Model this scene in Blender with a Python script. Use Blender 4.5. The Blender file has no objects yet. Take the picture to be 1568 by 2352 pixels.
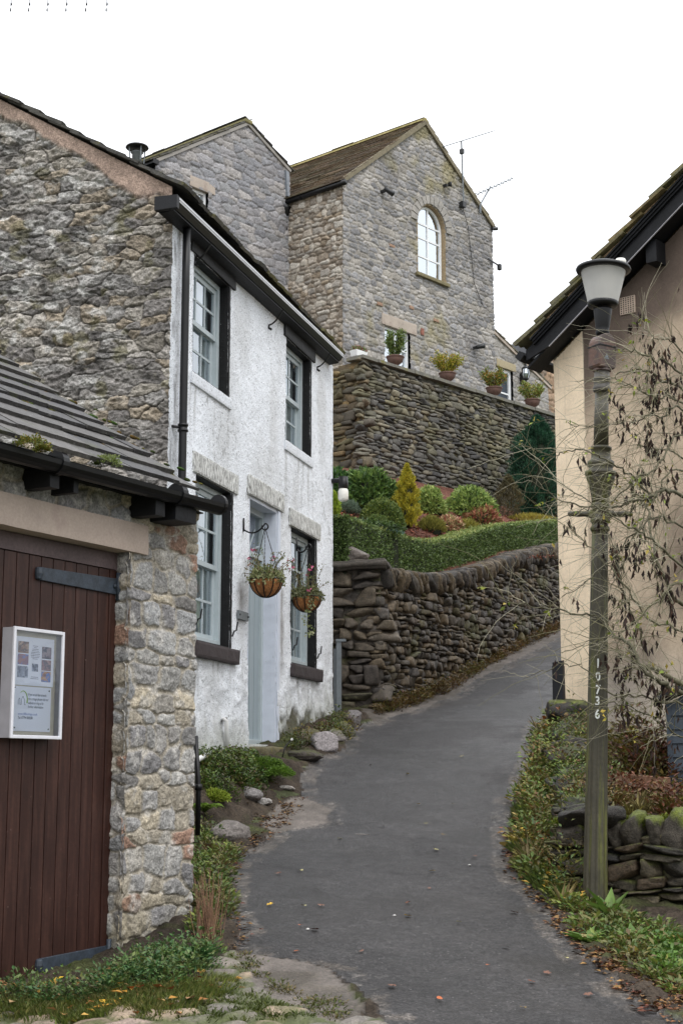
import bpy, bmesh, math, random
import numpy as np
from mathutils import Vector
random.seed(7)
RS = np.random.RandomState(11)
R = math.radians
scene = bpy.context.scene

# ------------------------------------------------------------------ camera
W0, H0, F0 = 1568.0, 2352.0, 3400.0          # measured from the photograph
PITCH = R(9.9)
EYE = 1.6
cam_d = bpy.data.cameras.new('camera')
cam = bpy.data.objects.new('camera', cam_d)
scene.collection.objects.link(cam)
cam.location = (0, 0, EYE)
cam.rotation_euler = (R(90) + PITCH, 0, 0)
cam_d.sensor_fit = 'VERTICAL'
cam_d.sensor_height = 36.0
cam_d.lens = F0 / H0 * 36.0
cam_d.clip_start = 0.1
cam_d.clip_end = 1000
scene.camera = cam

# ------------------------------------------------------------------ sky and sun
world = bpy.data.worlds.new('World')
scene.world = world
world.use_nodes = True
wn = world.node_tree.nodes
wl = world.node_tree.links
wn.clear()
out = wn.new('ShaderNodeOutputWorld')
bg = wn.new('ShaderNodeBackground')
bg.inputs['Strength'].default_value = 0.12
sky = wn.new('ShaderNodeTexSky')
sky.sky_type = 'NISHITA'
sky.sun_disc = False
SUN_EL, SUN_AZ = 52, 150                     # degrees; azimuth clockwise from the view direction (+Y)
sky.sun_elevation = R(SUN_EL)
sky.sun_rotation = R(SUN_AZ)
sky.dust_density = 4
tc = wn.new('ShaderNodeTexCoord')
sep = wn.new('ShaderNodeSeparateXYZ')
wl.new(tc.outputs['Generated'], sep.inputs[0])
mr = wn.new('ShaderNodeMapRange')
mr.inputs['From Min'].default_value = 0.0
mr.inputs['From Max'].default_value = 1.0
mr.inputs['To Min'].default_value = 8.0
mr.inputs['To Max'].default_value = 25.0
wl.new(sep.outputs['Z'], mr.inputs['Value'])
cmb = wn.new('ShaderNodeCombineColor')
for i, g in enumerate((0.98, 1.0, 1.035)):
    m_ = wn.new('ShaderNodeMath'); m_.operation = 'MULTIPLY'; m_.inputs[1].default_value = g
    wl.new(mr.outputs['Result'], m_.inputs[0]); wl.new(m_.outputs[0], cmb.inputs[i])
mix = wn.new('ShaderNodeMix'); mix.data_type = 'RGBA'
mix.inputs['Factor'].default_value = 0.93     # an overcast veil over the clear-sky model
wl.new(sky.outputs['Color'], mix.inputs['A'])
wl.new(cmb.outputs['Color'], mix.inputs['B'])
wl.new(mix.outputs['Result'], bg.inputs['Color'])
wl.new(bg.outputs[0], out.inputs['Surface'])

sun_d = bpy.data.lights.new('sun', 'SUN')
sun_d.energy = 1.0
sun_d.angle = R(18)
sun_d.color = (1.0, 0.97, 0.92)
sun = bpy.data.objects.new('sun', sun_d)
scene.collection.objects.link(sun)
_sv = Vector((math.sin(R(SUN_AZ)) * math.cos(R(SUN_EL)), math.cos(R(SUN_AZ)) * math.cos(R(SUN_EL)), math.sin(R(SUN_EL))))
sun.rotation_euler = _sv.to_track_quat('Z', 'Y').to_euler()
sun.location = (0, 0, 40)
scene.view_settings.view_transform = 'Standard'
scene.view_settings.look = 'None'
scene.view_settings.exposure = 0.0
scene.view_settings.gamma = 1.0

# ------------------------------------------------------------------ numeric helpers
_cp, _sp = math.cos(PITCH), math.sin(PITCH)

def ray(px, py):
    x = (px - W0 / 2) / F0
    y = -(py - H0 / 2) / F0
    return np.array([x, _cp - y * _sp, _sp + y * _cp])

def at(px, py, Y):
    d = ray(px, py)
    t = Y / d[1]
    return np.array([0, 0, EYE]) + d * t

def vpdir(vx):
    d = ray(vx, 1770.0)
    n = math.hypot(d[0], d[1])
    return math.atan2(d[1], d[0])

class Frame:
    def __init__(s, P0, ang):
        s.o = np.array(P0, float)
        s.ang = ang
        s.x = np.array([math.cos(ang), math.sin(ang), 0.0])
        s.y = np.array([-math.sin(ang), math.cos(ang), 0.0])
        s.z = np.array([0, 0, 1.0])
    def w(s, lx, ly, lz):
        lx, ly, lz = np.broadcast_arrays(np.asarray(lx, float), np.asarray(ly, float), np.asarray(lz, float))
        return s.o + lx[..., None] * s.x + ly[..., None] * s.y + lz[..., None] * s.z
    def hit(s, px, py, ly=0.0):
        d = ray(px, py)
        c = np.array([0, 0, EYE])
        t = (ly - np.dot(c - s.o, s.y)) / np.dot(d, s.y)
        p = c + d * t - s.o
        return float(np.dot(p, s.x)), float(p[2])
    def hx(s, px, py, ly=0.0): return s.hit(px, py, ly)[0]
    def hz(s, px, py, ly=0.0): return s.hit(px, py, ly)[1]

def srgb(*c):
    if len(c) == 1: c = c[0]
    c = np.asarray(c, float)
    if c.max() > 1.001: c = c / 255.0
    return np.where(c <= 0.04045, c / 12.92, ((c + 0.055) / 1.055) ** 2.4)

def _hash(ix, iy, iz, seed):
    h = (ix.astype(np.int64) * 374761393 + iy.astype(np.int64) * 668265263 + iz.astype(np.int64) * 2147483647 + seed * 974711) & 0xffffffff
    h = ((h ^ (h >> 13)) * 1274126177) & 0xffffffff
    h = h ^ (h >> 16)
    return (h & 0xffffff) / float(0xffffff)

def noise3(x, y, z, seed=0):
    x, y, z = np.broadcast_arrays(np.asarray(x, float), np.asarray(y, float), np.asarray(z, float))
    ix, iy, iz = np.floor(x), np.floor(y), np.floor(z)
    fx, fy, fz = x - ix, y - iy, z - iz
    fx, fy, fz = [f * f * (3 - 2 * f) for f in (fx, fy, fz)]
    r = 0
    for a in (0, 1):
        for b in (0, 1):
            for c in (0, 1):
                w = (fx if a else 1 - fx) * (fy if b else 1 - fy) * (fz if c else 1 - fz)
                r = r + w * _hash(ix + a, iy + b, iz + c, seed)
    return r * 2 - 1

def noise2(x, y, seed=0):
    x, y = np.broadcast_arrays(np.asarray(x, float), np.asarray(y, float))
    ix, iy = np.floor(x), np.floor(y)
    fx, fy = x - ix, y - iy
    fx, fy = fx * fx * (3 - 2 * fx), fy * fy * (3 - 2 * fy)
    z = np.zeros_like(ix)
    h = lambda a, b: _hash(ix + a, iy + b, z, seed)
    return ((h(0, 0) * (1 - fx) + h(1, 0) * fx) * (1 - fy) + (h(0, 1) * (1 - fx) + h(1, 1) * fx) * fy) * 2 - 1

def fbm2(x, y, seed=0, oct=4, gain=0.5):
    r, a, n = 0, 1.0, 0
    x = np.asarray(x, float); y = np.asarray(y, float)
    for i in range(oct):
        r = r + a * noise2(x, y, seed + i * 17)
        n += a; a *= gain
        x = x * 2.03 + 5.1; y = y * 2.03 + 1.7
    return r / n

def fbm3(x, y, z, seed=0, oct=3, gain=0.5):
    r, a, n = 0, 1.0, 0
    for i in range(oct):
        r = r + a * noise3(x, y, z, seed + i * 17)
        n += a; a *= gain
        x = x * 2.03 + 5.1; y = y * 2.03 + 1.7; z = z * 2.03 + 9.3
    return r / n

def sstep(a, b, x):
    t = np.clip((np.asarray(x, float) - a) / (b - a), 0, 1)
    return t * t * (3 - 2 * t)

# ------------------------------------------------------------------ objects
def root(name, loc, label, cat, group=None):
    o = bpy.data.objects.new(name, None)
    o.empty_display_size = 0.2
    scene.collection.objects.link(o)
    o.location = [float(v) for v in loc]
    o['label'] = label; o['category'] = cat
    if group: o['group'] = group
    return o

def tag(o, label, cat, group=None, kind=None):
    if label: o['label'] = label
    if cat: o['category'] = cat
    if group: o['group'] = group
    if kind: o['kind'] = kind
    return o

def base_of(parent):
    b = np.zeros(3)
    while parent is not None:
        b = b + np.array(parent.location)
        parent = parent.parent
    return b

def np_obj(name, V, Fc, mat, parent=None, cols=None, smooth=True, world_coords=True, loc=None, loops=None):
    """V (n,3); Fc (m,k) quads/tris array, or list of ragged faces"""
    V = np.asarray(V, float).reshape(-1, 3)
    if loc is not None:
        V = V - np.asarray(loc, float)
    elif world_coords:
        V = V - base_of(parent)
    me = bpy.data.meshes.new(name)
    if isinstance(Fc, np.ndarray):
        m, k = Fc.shape
        me.vertices.add(len(V)); me.vertices.foreach_set('co', V.astype(np.float32).ravel())
        me.loops.add(m * k); me.loops.foreach_set('vertex_index', Fc.astype(np.int32).ravel())
        me.polygons.add(m); me.polygons.foreach_set('loop_start', np.arange(0, m * k, k, dtype=np.int32))
        me.update(calc_edges=True)
    else:
        me.from_pydata([tuple(v) for v in V], [], [tuple(f) for f in Fc])
        me.update()
    if cols is not None:
        c = np.ones((len(V), 4), np.float32); c[:, :3] = np.clip(np.asarray(cols, float).reshape(-1, 3), 0, 1)
        a = me.color_attributes.new('Col', 'FLOAT_COLOR', 'POINT')
        a.data.foreach_set('color', c.ravel())
    if smooth:
        me.polygons.foreach_set('use_smooth', np.ones(len(me.polygons), bool))
    if mat is not None: me.materials.append(mat)
    o = bpy.data.objects.new(name, me)
    scene.collection.objects.link(o)
    if parent is not None: o.parent = parent
    if loc is not None: o.location = [float(v) for v in loc]
    return o

def grid_faces(nu, nv, keep=None, flip=False):
    i, j = np.meshgrid(np.arange(nu - 1), np.arange(nv - 1), indexing='ij')
    a = i * nv + j
    f = np.stack([a, a + nv, a + nv + 1, a + 1], -1).reshape(-1, 4)
    if flip: f = f[:, ::-1]
    if keep is not None: f = f[keep.reshape(-1)]
    return f

def compact(V, Fc, C=None):
    used = np.zeros(len(V), bool); used[Fc.ravel()] = True
    idx = np.cumsum(used) - 1
    return V[used], idx[Fc], (None if C is None else C[used])

class MB:
    """collects simple solids for one mesh"""
    def __init__(s): s.V = []; s.F = []; s.C = []; s.n = 0
    def add(s, V, Fs, col=None):
        V = np.asarray(V, float).reshape(-1, 3)
        s.V.append(V); s.F += [tuple(int(i) + s.n for i in f) for f in Fs]
        s.C.append(np.tile(np.asarray(col if col is not None else (1, 1, 1), float), (len(V), 1)) if col is None or np.ndim(col) == 1 else np.asarray(col))
        s.n += len(V)
        return s
    def box(s, fr, x0, x1, y0, y1, z0, z1, col=None):
        P = [(x, y, z) for z in (z0, z1) for (x, y) in ((x0, y0), (x1, y0), (x1, y1), (x0, y1))]
        V = np.array([fr.w(*p) for p in P])
        return s.add(V, [(0, 3, 2, 1), (4, 5, 6, 7), (0, 1, 5, 4), (1, 2, 6, 5), (2, 3, 7, 6), (3, 0, 4, 7)], col)
    def hexa(s, P, col=None):
        return s.add(P, [(0, 3, 2, 1), (4, 5, 6, 7), (0, 1, 5, 4), (1, 2, 6, 5), (2, 3, 7, 6), (3, 0, 4, 7)], col)
    def bar(s, a, b, w, h, up=(0, 0, 1), col=None):
        a = np.asarray(a, float); b = np.asarray(b, float); d = b - a; d /= np.linalg.norm(d)
        up = np.asarray(up, float); sx = np.cross(d, up); sx /= np.linalg.norm(sx); uz = np.cross(sx, d)
        P = [p + sx * (i * w / 2) + uz * (j * h / 2) for p in (a, b) for (i, j) in ((-1, -1), (1, -1), (1, 1), (-1, 1))]
        return s.add(P, [(0, 1, 2, 3), (7, 6, 5, 4), (0, 4, 5, 1), (1, 5, 6, 2), (2, 6, 7, 3), (3, 7, 4, 0)], col)
    def tube(s, pts, r, n=8, col=None, cap=True):
        pts = np.asarray(pts, float); m = len(pts)
        r = np.broadcast_to(np.asarray(r, float), (m,))
        t = np.gradient(pts, axis=0); t /= (np.linalg.norm(t, axis=1, keepdims=True) + 1e-12)
        ref = np.array([0, 0, 1.0]) if abs(t[0][2]) < 0.9 else np.array([1.0, 0, 0])
        V = []
        for i in range(m):
            u = np.cross(t[i], ref)
            if np.linalg.norm(u) < 1e-6: u = np.cross(t[i], [0, 1, 0])
            u /= np.linalg.norm(u); v = np.cross(t[i], u); ref = np.cross(u, t[i])
            a = np.arange(n) * 2 * math.pi / n
            V.append(pts[i] + r[i] * (np.cos(a)[:, None] * u + np.sin(a)[:, None] * v))
        V = np.concatenate(V)
        Fs = [(i * n + k, i * n + (k + 1) % n, (i + 1) * n + (k + 1) % n, (i + 1) * n + k) for i in range(m - 1) for k in range(n)]
        if cap: Fs += [tuple(range(n))[::-1], tuple((m - 1) * n + k for k in range(n))]
        return s.add(V, Fs, col)
    def lathe(s, c, prof, n=24, col=None, flute=0, famp=0.0):
        c = np.asarray(c, float); V = []
        a = np.arange(n) * 2 * math.pi / n
        for (r, z) in prof:
            rr = r * (1 + (famp * np.cos(a * flute) if flute else 0))
            V.append(np.stack([c[0] + rr * np.cos(a), c[1] + rr * np.sin(a), np.full(n, c[2] + z)], 1))
        m = len(prof); V = np.concatenate(V)
        Fs = [(i * n + k, i * n + (k + 1) % n, (i + 1) * n + (k + 1) % n, (i + 1) * n + k) for i in range(m - 1) for k in range(n)]
        Fs += [tuple(range(n))[::-1], tuple((m - 1) * n + k for k in range(n))]
        return s.add(V, Fs, col)
    def rough(s, fr, x0, x1, y0, y1, z0, z1, amp=0.006, sc=12.0, res=0.02, col=None, seed=3):
        """a box whose faces are subdivided and roughened"""
        def face(f, nu, nv):
            u, v = np.meshgrid(np.linspace(0, 1, nu), np.linspace(0, 1, nv), indexing='ij')
            P = f(u, v)
            lx, ly, lz = P
            cx, cy, cz = (x0 + x1) / 2, (y0 + y1) / 2, (z0 + z1) / 2
            d = [fbm3(lx * sc + k * 31, ly * sc, lz * sc, seed + k, 3) * amp for k in range(3)]
            # soften the edges
            ex, ey, ez = (np.abs(lx - cx) / (abs(x1 - x0) / 2)), (np.abs(ly - cy) / (abs(y1 - y0) / 2)), (np.abs(lz - cz) / (abs(z1 - z0) / 2))
            k = (ex > .999).astype(int) + (ey > .999) + (ez > .999)
            sh = np.where(k >= 2, amp * 0.8, 0)
            lx = lx + d[0] - np.sign(lx - cx) * sh * (ex > .999); ly = ly + d[1] - np.sign(ly - cy) * sh * (ey > .999); lz = lz + d[2] - np.sign(lz - cz) * sh * (ez > .999)
            V = fr.w(lx, ly, lz).reshape(-1, 3)
            s.add(V, grid_faces(nu, nv).tolist(), col)
        nx = max(2, int(abs(x1 - x0) / res) + 1); ny = max(2, int(abs(y1 - y0) / res) + 1); nz = max(2, int(abs(z1 - z0) / res) + 1)
        face(lambda u, v: (x0 + (x1 - x0) * u, y0 + 0 * u, z0 + (z1 - z0) * v), nx, nz)
        face(lambda u, v: (x1 - (x1 - x0) * u, y1 + 0 * u, z0 + (z1 - z0) * v), nx, nz)
        face(lambda u, v: (x0 + 0 * u, y1 - (y1 - y0) * u, z0 + (z1 - z0) * v), ny, nz)
        face(lambda u, v: (x1 + 0 * u, y0 + (y1 - y0) * u, z0 + (z1 - z0) * v), ny, nz)
        face(lambda u, v: (x0 + (x1 - x0) * u, y0 + (y1 - y0) * v, z1 + 0 * u), nx, ny)
        face(lambda u, v: (x0 + (x1 - x0) * u, y1 - (y1 - y0) * v, z0 + 0 * u), nx, ny)
        return s
    def build(s, name, mat, parent=None, smooth=False, bevel=0, loc=None, cols=False):
        V = np.concatenate(s.V)
        o = np_obj(name, V, s.F, mat, parent, cols=np.concatenate(s.C) if cols else None, smooth=smooth, loc=loc)
        if bevel:
            b = o.modifiers.new('bevel', 'BEVEL'); b.width = bevel; b.segments = 2; b.limit_method = 'ANGLE'; b.angle_limit = R(40)
        return o

# ------------------------------------------------------------------ materials
def mat(name, color=None, rough=0.7, attr=False, metallic=0.0, var=None, bump=None, color2=None, spec=0.5, translucent=0.0, speck=None, bump2=None, streak=None, stain=None, alpha=None):
    """var=(scale, amount); bump=(scale, strength, distance); color2=(rgb, scale, lo, hi); speck=(rgb, scale, lo, hi); streak: like color2 stretched vertically"""
    m = bpy.data.materials.new(name); m.use_nodes = True
    nt = m.node_tree; n = nt.nodes; l = nt.links
    b = n['Principled BSDF']
    b.inputs['Roughness'].default_value = rough
    b.inputs['Metallic'].default_value = metallic
    b.inputs['Specular IOR Level'].default_value = spec
    tcn = n.new('ShaderNodeTexCoord')
    if attr:
        a = n.new('ShaderNodeAttribute'); a.attribute_name = 'Col'; cur = a.outputs['Color']
    else:
        rgb = n.new('ShaderNodeRGB'); rgb.outputs[0].default_value = (*[float(v) for v in color], 1); cur = rgb.outputs[0]
    def noise(sc, detail=5, rough_=0.6, vec=None):
        t = n.new('ShaderNodeTexNoise'); t.inputs['Scale'].default_value = sc; t.inputs['Detail'].default_value = detail; t.inputs['Roughness'].default_value = rough_
        l.new(vec if vec is not None else tcn.outputs['Object'], t.inputs['Vector']); return t.outputs['Fac']
    def ramp(v, lo, hi):
        t = n.new('ShaderNodeMapRange'); t.inputs['From Min'].default_value = lo; t.inputs['From Max'].default_value = hi; l.new(v, t.inputs['Value']); return t.outputs['Result']
    def over(cur, col, fac):
        t = n.new('ShaderNodeMix'); t.data_type = 'RGBA'; l.new(fac, t.inputs['Factor']); l.new(cur, t.inputs['A']); t.inputs['B'].default_value = (*[float(v) for v in col], 1); return t.outputs['Result']
    for spec_ in (color2, stain, speck):
        if spec_:
            c, sc, lo, hi = spec_[:4]
            cur = over(cur, c, ramp(noise(sc), lo, hi))
    if streak:
        c, sc, lo, hi = streak
        mp = n.new('ShaderNodeMapping'); mp.inputs['Scale'].default_value = (1, 1, 0.08); l.new(tcn.outputs['Object'], mp.inputs['Vector'])
        cur = over(cur, c, ramp(noise(sc, vec=mp.outputs['Vector']), lo, hi))
    if var:
        for sc, amt in (var if isinstance(var[0], tuple) else (var,)):
            f = noise(sc); mrn = n.new('ShaderNodeMapRange'); mrn.inputs['From Min'].default_value = 0.33; mrn.inputs['From Max'].default_value = 0.67
            mrn.inputs['To Min'].default_value = 1 - amt; mrn.inputs['To Max'].default_value = 1 + amt; l.new(f, mrn.inputs['Value'])
            t = n.new('ShaderNodeVectorMath'); t.operation = 'SCALE'; l.new(cur, t.inputs[0]); l.new(mrn.outputs['Result'], t.inputs['Scale']); cur = t.outputs['Vector']
    l.new(cur, b.inputs['Base Color'])
    last = None
    for bp in (bump, bump2):
        if bp:
            t = n.new('ShaderNodeBump'); t.inputs['Strength'].default_value = bp[1]; t.inputs['Distance'].default_value = bp[2]
            l.new(noise(bp[0], 6), t.inputs['Height'])
            if last is not None: l.new(last, t.inputs['Normal'])
            last = t.outputs['Normal']
    if last is not None: l.new(last, b.inputs['Normal'])
    if translucent:
        tr = n.new('ShaderNodeBsdfTranslucent'); l.new(cur, tr.inputs['Color'])
        mx = n.new('ShaderNodeMixShader'); mx.inputs[0].default_value = translucent
        l.new(b.outputs[0], mx.inputs[1]); l.new(tr.outputs[0], mx.inputs[2]); l.new(mx.outputs[0], n['Material Output'].inputs['Surface'])
    return m

M = {}
M['stone'] = mat('rubble_stone', attr=True, rough=0.88, var=((22, 0.22), (75, 0.42)), bump=(90, 0.8, 0.012), spec=0.3)
M['stone_wet'] = mat('damp_rubble_stone', attr=True, rough=0.62, var=((22, 0.35), (80, 0.45)), bump=(90, 0.8, 0.014), spec=0.4)
M['stone_far'] = mat('weathered_stone', attr=True, rough=0.9, var=((12, 0.16), (40, 0.30)), bump=(40, 0.8, 0.02), spec=0.25)
M['roughcast'] = mat('white_roughcast', attr=True, rough=0.85, speck=(srgb(112, 114, 118), 70, 0.575, 0.65), var=((5, 0.05), (120, 0.1)), bump=(70, 0.9, 0.012), bump2=(180, 0.6, 0.006), spec=0.3)
M['white_paint'] = mat('white_painted_stone', srgb(214, 218, 224), rough=0.6, var=(6, 0.06), speck=(srgb(110, 110, 114), 60, 0.56, 0.66), bump=(30, 0.3, 0.005))
M['worn_paint'] = mat('worn_white_paint_on_stone', srgb(226, 227, 224), rough=0.8, streak=(srgb(84, 82, 80), 170, 0.45, 0.57), var=(40, 0.12), bump=(60, 0.6, 0.01))
M['black_stone'] = mat('black_painted_stone', srgb(13, 13, 15), rough=0.6, spec=.35, speck=(srgb(150, 150, 152), 60, 0.69, 0.74), var=(20, 0.3), bump=(60, 0.5, 0.008))
M['brown_sill'] = mat('dark_brown_sill', srgb(54, 46, 47), rough=0.75, var=(30, 0.15), bump=(60, 0.4, 0.006))
M['black_iron'] = mat('black_iron', srgb(10, 10, 13), rough=0.42, spec=.4, var=(15, 0.2), bump=(40, 0.1, 0.003))
M['black_wood'] = mat('black_painted_wood', srgb(17, 18, 22), rough=0.6, spec=.35, var=((6, 0.3), (60, 0.25)), bump=(40, 0.4, 0.006), streak=None)
M['sash'] = mat('pale_grey_blue_paint', srgb(170, 180, 184), rough=0.5, var=(12, 0.06), bump=(40, 0.1, 0.003))
M['door_paint'] = mat('duck_egg_paint', srgb(146, 158, 164), rough=0.42, var=(3, 0.04), bump=(14, 0.06, 0.003))
M['jamb'] = mat('pale_blue_white_paint', srgb(200, 206, 218), rough=0.55, var=(5, 0.05), speck=(srgb(150, 152, 156), 30, 0.66, 0.74), bump=(30, 0.25, 0.004))
M['white_upvc'] = mat('white_window_paint', srgb(232, 234, 236), rough=0.4, var=(5, 0.03))
M['sandstone'] = mat('dressed_sandstone', srgb(172, 160, 148), rough=0.85, var=((3, 0.12), (60, 0.12)), stain=(srgb(140, 122, 112), 5, 0.55, 0.75), bump=(90, 0.3, 0.004))
M['lintel'] = mat('pinkish_lintel_stone', srgb(176, 160, 148), rough=0.85, var=((4, 0.1), (70, 0.08)), stain=(srgb(142, 124, 116), 4, 0.5, 0.75), bump=(90, 0.3, 0.004))
M['verge'] = mat('verge_mortar', srgb(170, 146, 128), rough=0.9, var=((8, 0.2), (50, 0.15)), bump=(50, 0.5, 0.01))
M['slate'] = mat('stone_roof_slate', attr=True, rough=0.8, var=((12, 0.3), (70, 0.25)), color2=(srgb(92, 88, 40), 7, 0.56, 0.68), bump=(60, 0.7, 0.012))
M['slate_clean'] = mat('grey_roof_slate', attr=True, rough=0.62, var=((9, 0.2), (50, 0.25)), color2=(srgb(140, 138, 136), 26, 0.64, 0.72), stain=(srgb(62, 64, 40), 6, .56, .7), bump=(60, 0.7, 0.01))
M['clay'] = mat('brown_clay_tile', attr=True, rough=0.85, var=((10, 0.25), (60, 0.15)), bump=(50, 0.3, 0.008))
M['moss'] = mat('moss', attr=True, rough=0.95, var=(60, 0.4), bump=(90, 0.8, 0.015), spec=0.1)
M['garage_door'] = mat('dark_brown_planks', srgb(48, 26, 20), rough=0.5, spec=.35, var=((2.5, 0.15), (40, 0.12)), speck=(srgb(120, 100, 98), 36, 0.70, 0.76), streak=(srgb(74, 48, 40), 30, 0.45, 0.8), bump=(26, 0.15, 0.004))
M['weathered_wood'] = mat('weathered_brown_wood', srgb(84, 70, 70), rough=0.65, var=((3, 0.2), (50, 0.2)), bump=(40, 0.4, 0.006))
M['hinge'] = mat('dark_blue_grey_iron', srgb(48, 56, 66), rough=0.55, var=((20, 0.35), (70, 0.2)), bump=(60, 0.35, 0.004))
M['board_frame'] = mat('white_board_frame', srgb(214, 214, 220), rough=0.45, var=(14, 0.05), bump=(40, 0.1, 0.002))
M['board_side'] = mat('grey_board_case', srgb(168, 166, 172), rough=0.6, var=(14, 0.08))
M['paper'] = mat('white_paper', srgb(240, 245, 255), rough=0.6)
M['paper_cream'] = mat('cream_backing', srgb(206, 200, 184), rough=0.8, var=(20, 0.05))
M['ink'] = mat('grey_ink', srgb(96, 104, 128), rough=0.8)
M['ink_blue'] = mat('blue_ink', srgb(140, 160, 210), rough=0.8)
M['logo_green'] = mat('green_print', srgb(150, 190, 90), rough=0.8)
M['galv'] = mat('galvanised_steel', srgb(112, 118, 122), rough=0.55, var=(20, 0.12), metallic=0.3)
M['lampgreen'] = mat('olive_painted_iron', srgb(66, 62, 48), rough=0.45, var=((6, 0.2), (50, 0.2)), streak=(srgb(92, 94, 42), 16, 0.52, 0.64), bump=(50, 0.25, 0.004))
M['lampdark'] = mat('grey_brown_painted_iron', srgb(78, 74, 68), rough=0.5, var=((6, 0.2), (50, 0.15)), streak=(srgb(92, 96, 50), 14, 0.6, 0.7), bump=(50, 0.25, 0.004))
M['rustbox'] = mat('rusty_iron_casing', srgb(76, 64, 60), rough=0.6, var=((7, 0.25), (50, 0.2)), color2=(srgb(112, 78, 62), 6, 0.5, 0.7), bump=(40, 0.3, 0.005))
M['number'] = mat('white_number_paint', srgb(226, 228, 222), rough=0.6)
M['terracotta'] = mat('terracotta_urn', srgb(104, 78, 70), rough=0.7, var=((8, 0.2), (40, 0.15)), bump=(40, 0.3, 0.004))
M['coir'] = mat('coir_liner', srgb(150, 100, 58), rough=0.95, var=((20, 0.35), (90, 0.3)), bump=(90, 0.9, 0.012))
M['bark'] = mat('branch_bark', attr=True, rough=0.8, var=(60, 0.25), bump=(90, 0.4, 0.004))
M['leaf'] = mat('leaf_green', attr=True, rough=0.5, translucent=0.25, spec=0.4)
M['leaf_matt'] = mat('dead_leaf', attr=True, rough=0.75, spec=0.3, translucent=0.1)
M['core'] = mat('inner_twigs', srgb(30, 36, 20), rough=0.95, var=(20, 0.4))
M['cream'] = mat('cream_rendered_wall', attr=True, rough=0.88, var=((3, 0.06), (40, 0.06), (160, 0.12)), bump=(120, 0.5, 0.006), spec=0.25)
M['shed'] = mat('slate_blue_boards', srgb(46, 56, 66), rough=0.6, var=((5, 0.15), (60, 0.15)), bump=(50, 0.3, 0.004))
M['felt'] = mat('dark_roof_felt', srgb(40, 42, 46), rough=0.9, var=(30, 0.3), bump=(90, 0.6, 0.006))
M['sleeper'] = mat('brown_timber_sleeper', srgb(118, 86, 66), rough=0.85, var=((4, 0.25), (50, 0.2)), bump=(50, 0.5, 0.006))
M['white_pipe'] = mat('white_plastic_pipe', srgb(206, 206, 204), rough=0.5, var=(9, 0.12))
M['concrete'] = mat('rough_concrete', attr=True, rough=0.85, var=((6, 0.12), (60, 0.25)), bump=(60, 0.7, 0.012), speck=(srgb(120, 104, 98), 70, 0.62, 0.7))
M['dark_glass_body'] = mat('dark_plastic', srgb(30, 32, 34), rough=0.4)
M['curtain'] = mat('white_curtain', srgb(226, 234, 236), rough=0.9, var=(6, 0.08))
M['interior'] = mat('dim_interior', srgb(58, 66, 70), rough=0.9)
M['lead'] = mat('lead_flashing', srgb(128, 134, 142), rough=0.5, var=(20, 0.2), bump=(20, 0.5, 0.01))
M['pale_moulding'] = mat('pale_grey_gutter_edge', srgb(190, 192, 194), rough=0.5)
M['white_opal'] = mat('opal_glass_shade', srgb(232, 230, 222), rough=0.3, var=(14, 0.06))
M['pink'] = mat('pink_petals', srgb(190, 70, 120), rough=0.6, translucent=0.3)

def glass_mat(name, base, refl, rough=0.03, tint=(0.9, 0.95, 1.0), wav=0.15):
    """a pane: partly see-through, partly mirror"""
    m = bpy.data.materials.new(name); m.use_nodes = True
    n = m.node_tree.nodes; l = m.node_tree.links; n.clear()
    o = n.new('ShaderNodeOutputMaterial'); g = n.new('ShaderNodeBsdfGlossy'); g.inputs['Roughness'].default_value = rough
    g.inputs['Color'].default_value = (*tint, 1)
    t = n.new('ShaderNodeBsdfTransparent'); t.inputs['Color'].default_value = (*base, 1)
    fr = n.new('ShaderNodeFresnel'); fr.inputs['IOR'].default_value = 1.5
    ad = n.new('ShaderNodeMath'); ad.operation = 'ADD'; ad.inputs[1].default_value = refl; ad.use_clamp = True
    l.new(fr.outputs[0], ad.inputs[0])
    mx = n.new('ShaderNodeMixShader'); l.new(ad.outputs[0], mx.inputs[0]); l.new(t.outputs[0], mx.inputs[1]); l.new(g.outputs[0], mx.inputs[2])
    tx = n.new('ShaderNodeTexNoise'); tx.inputs['Scale'].default_value = 3; tcx = n.new('ShaderNodeTexCoord'); l.new(tcx.outputs['Object'], tx.inputs['Vector'])
    bp = n.new('ShaderNodeBump'); bp.inputs['Strength'].default_value = wav; bp.inputs['Distance'].default_value = 0.02; l.new(tx.outputs['Fac'], bp.inputs['Height'])
    l.new(bp.outputs[0], g.inputs['Normal'])
    l.new(mx.outputs[0], o.inputs['Surface'])
    return m
M['glass'] = glass_mat('window_glass', (0.9, 0.94, 0.95), 0.26)
M['glass_bright'] = glass_mat('sky_reflecting_glass', (0.6, 0.68, 0.74), 0.62, tint=(0.86, 0.92, 0.97))
M['glass_board'] = glass_mat('display_case_glass', (0.97, 0.98, 1.0), 0.02)
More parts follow.
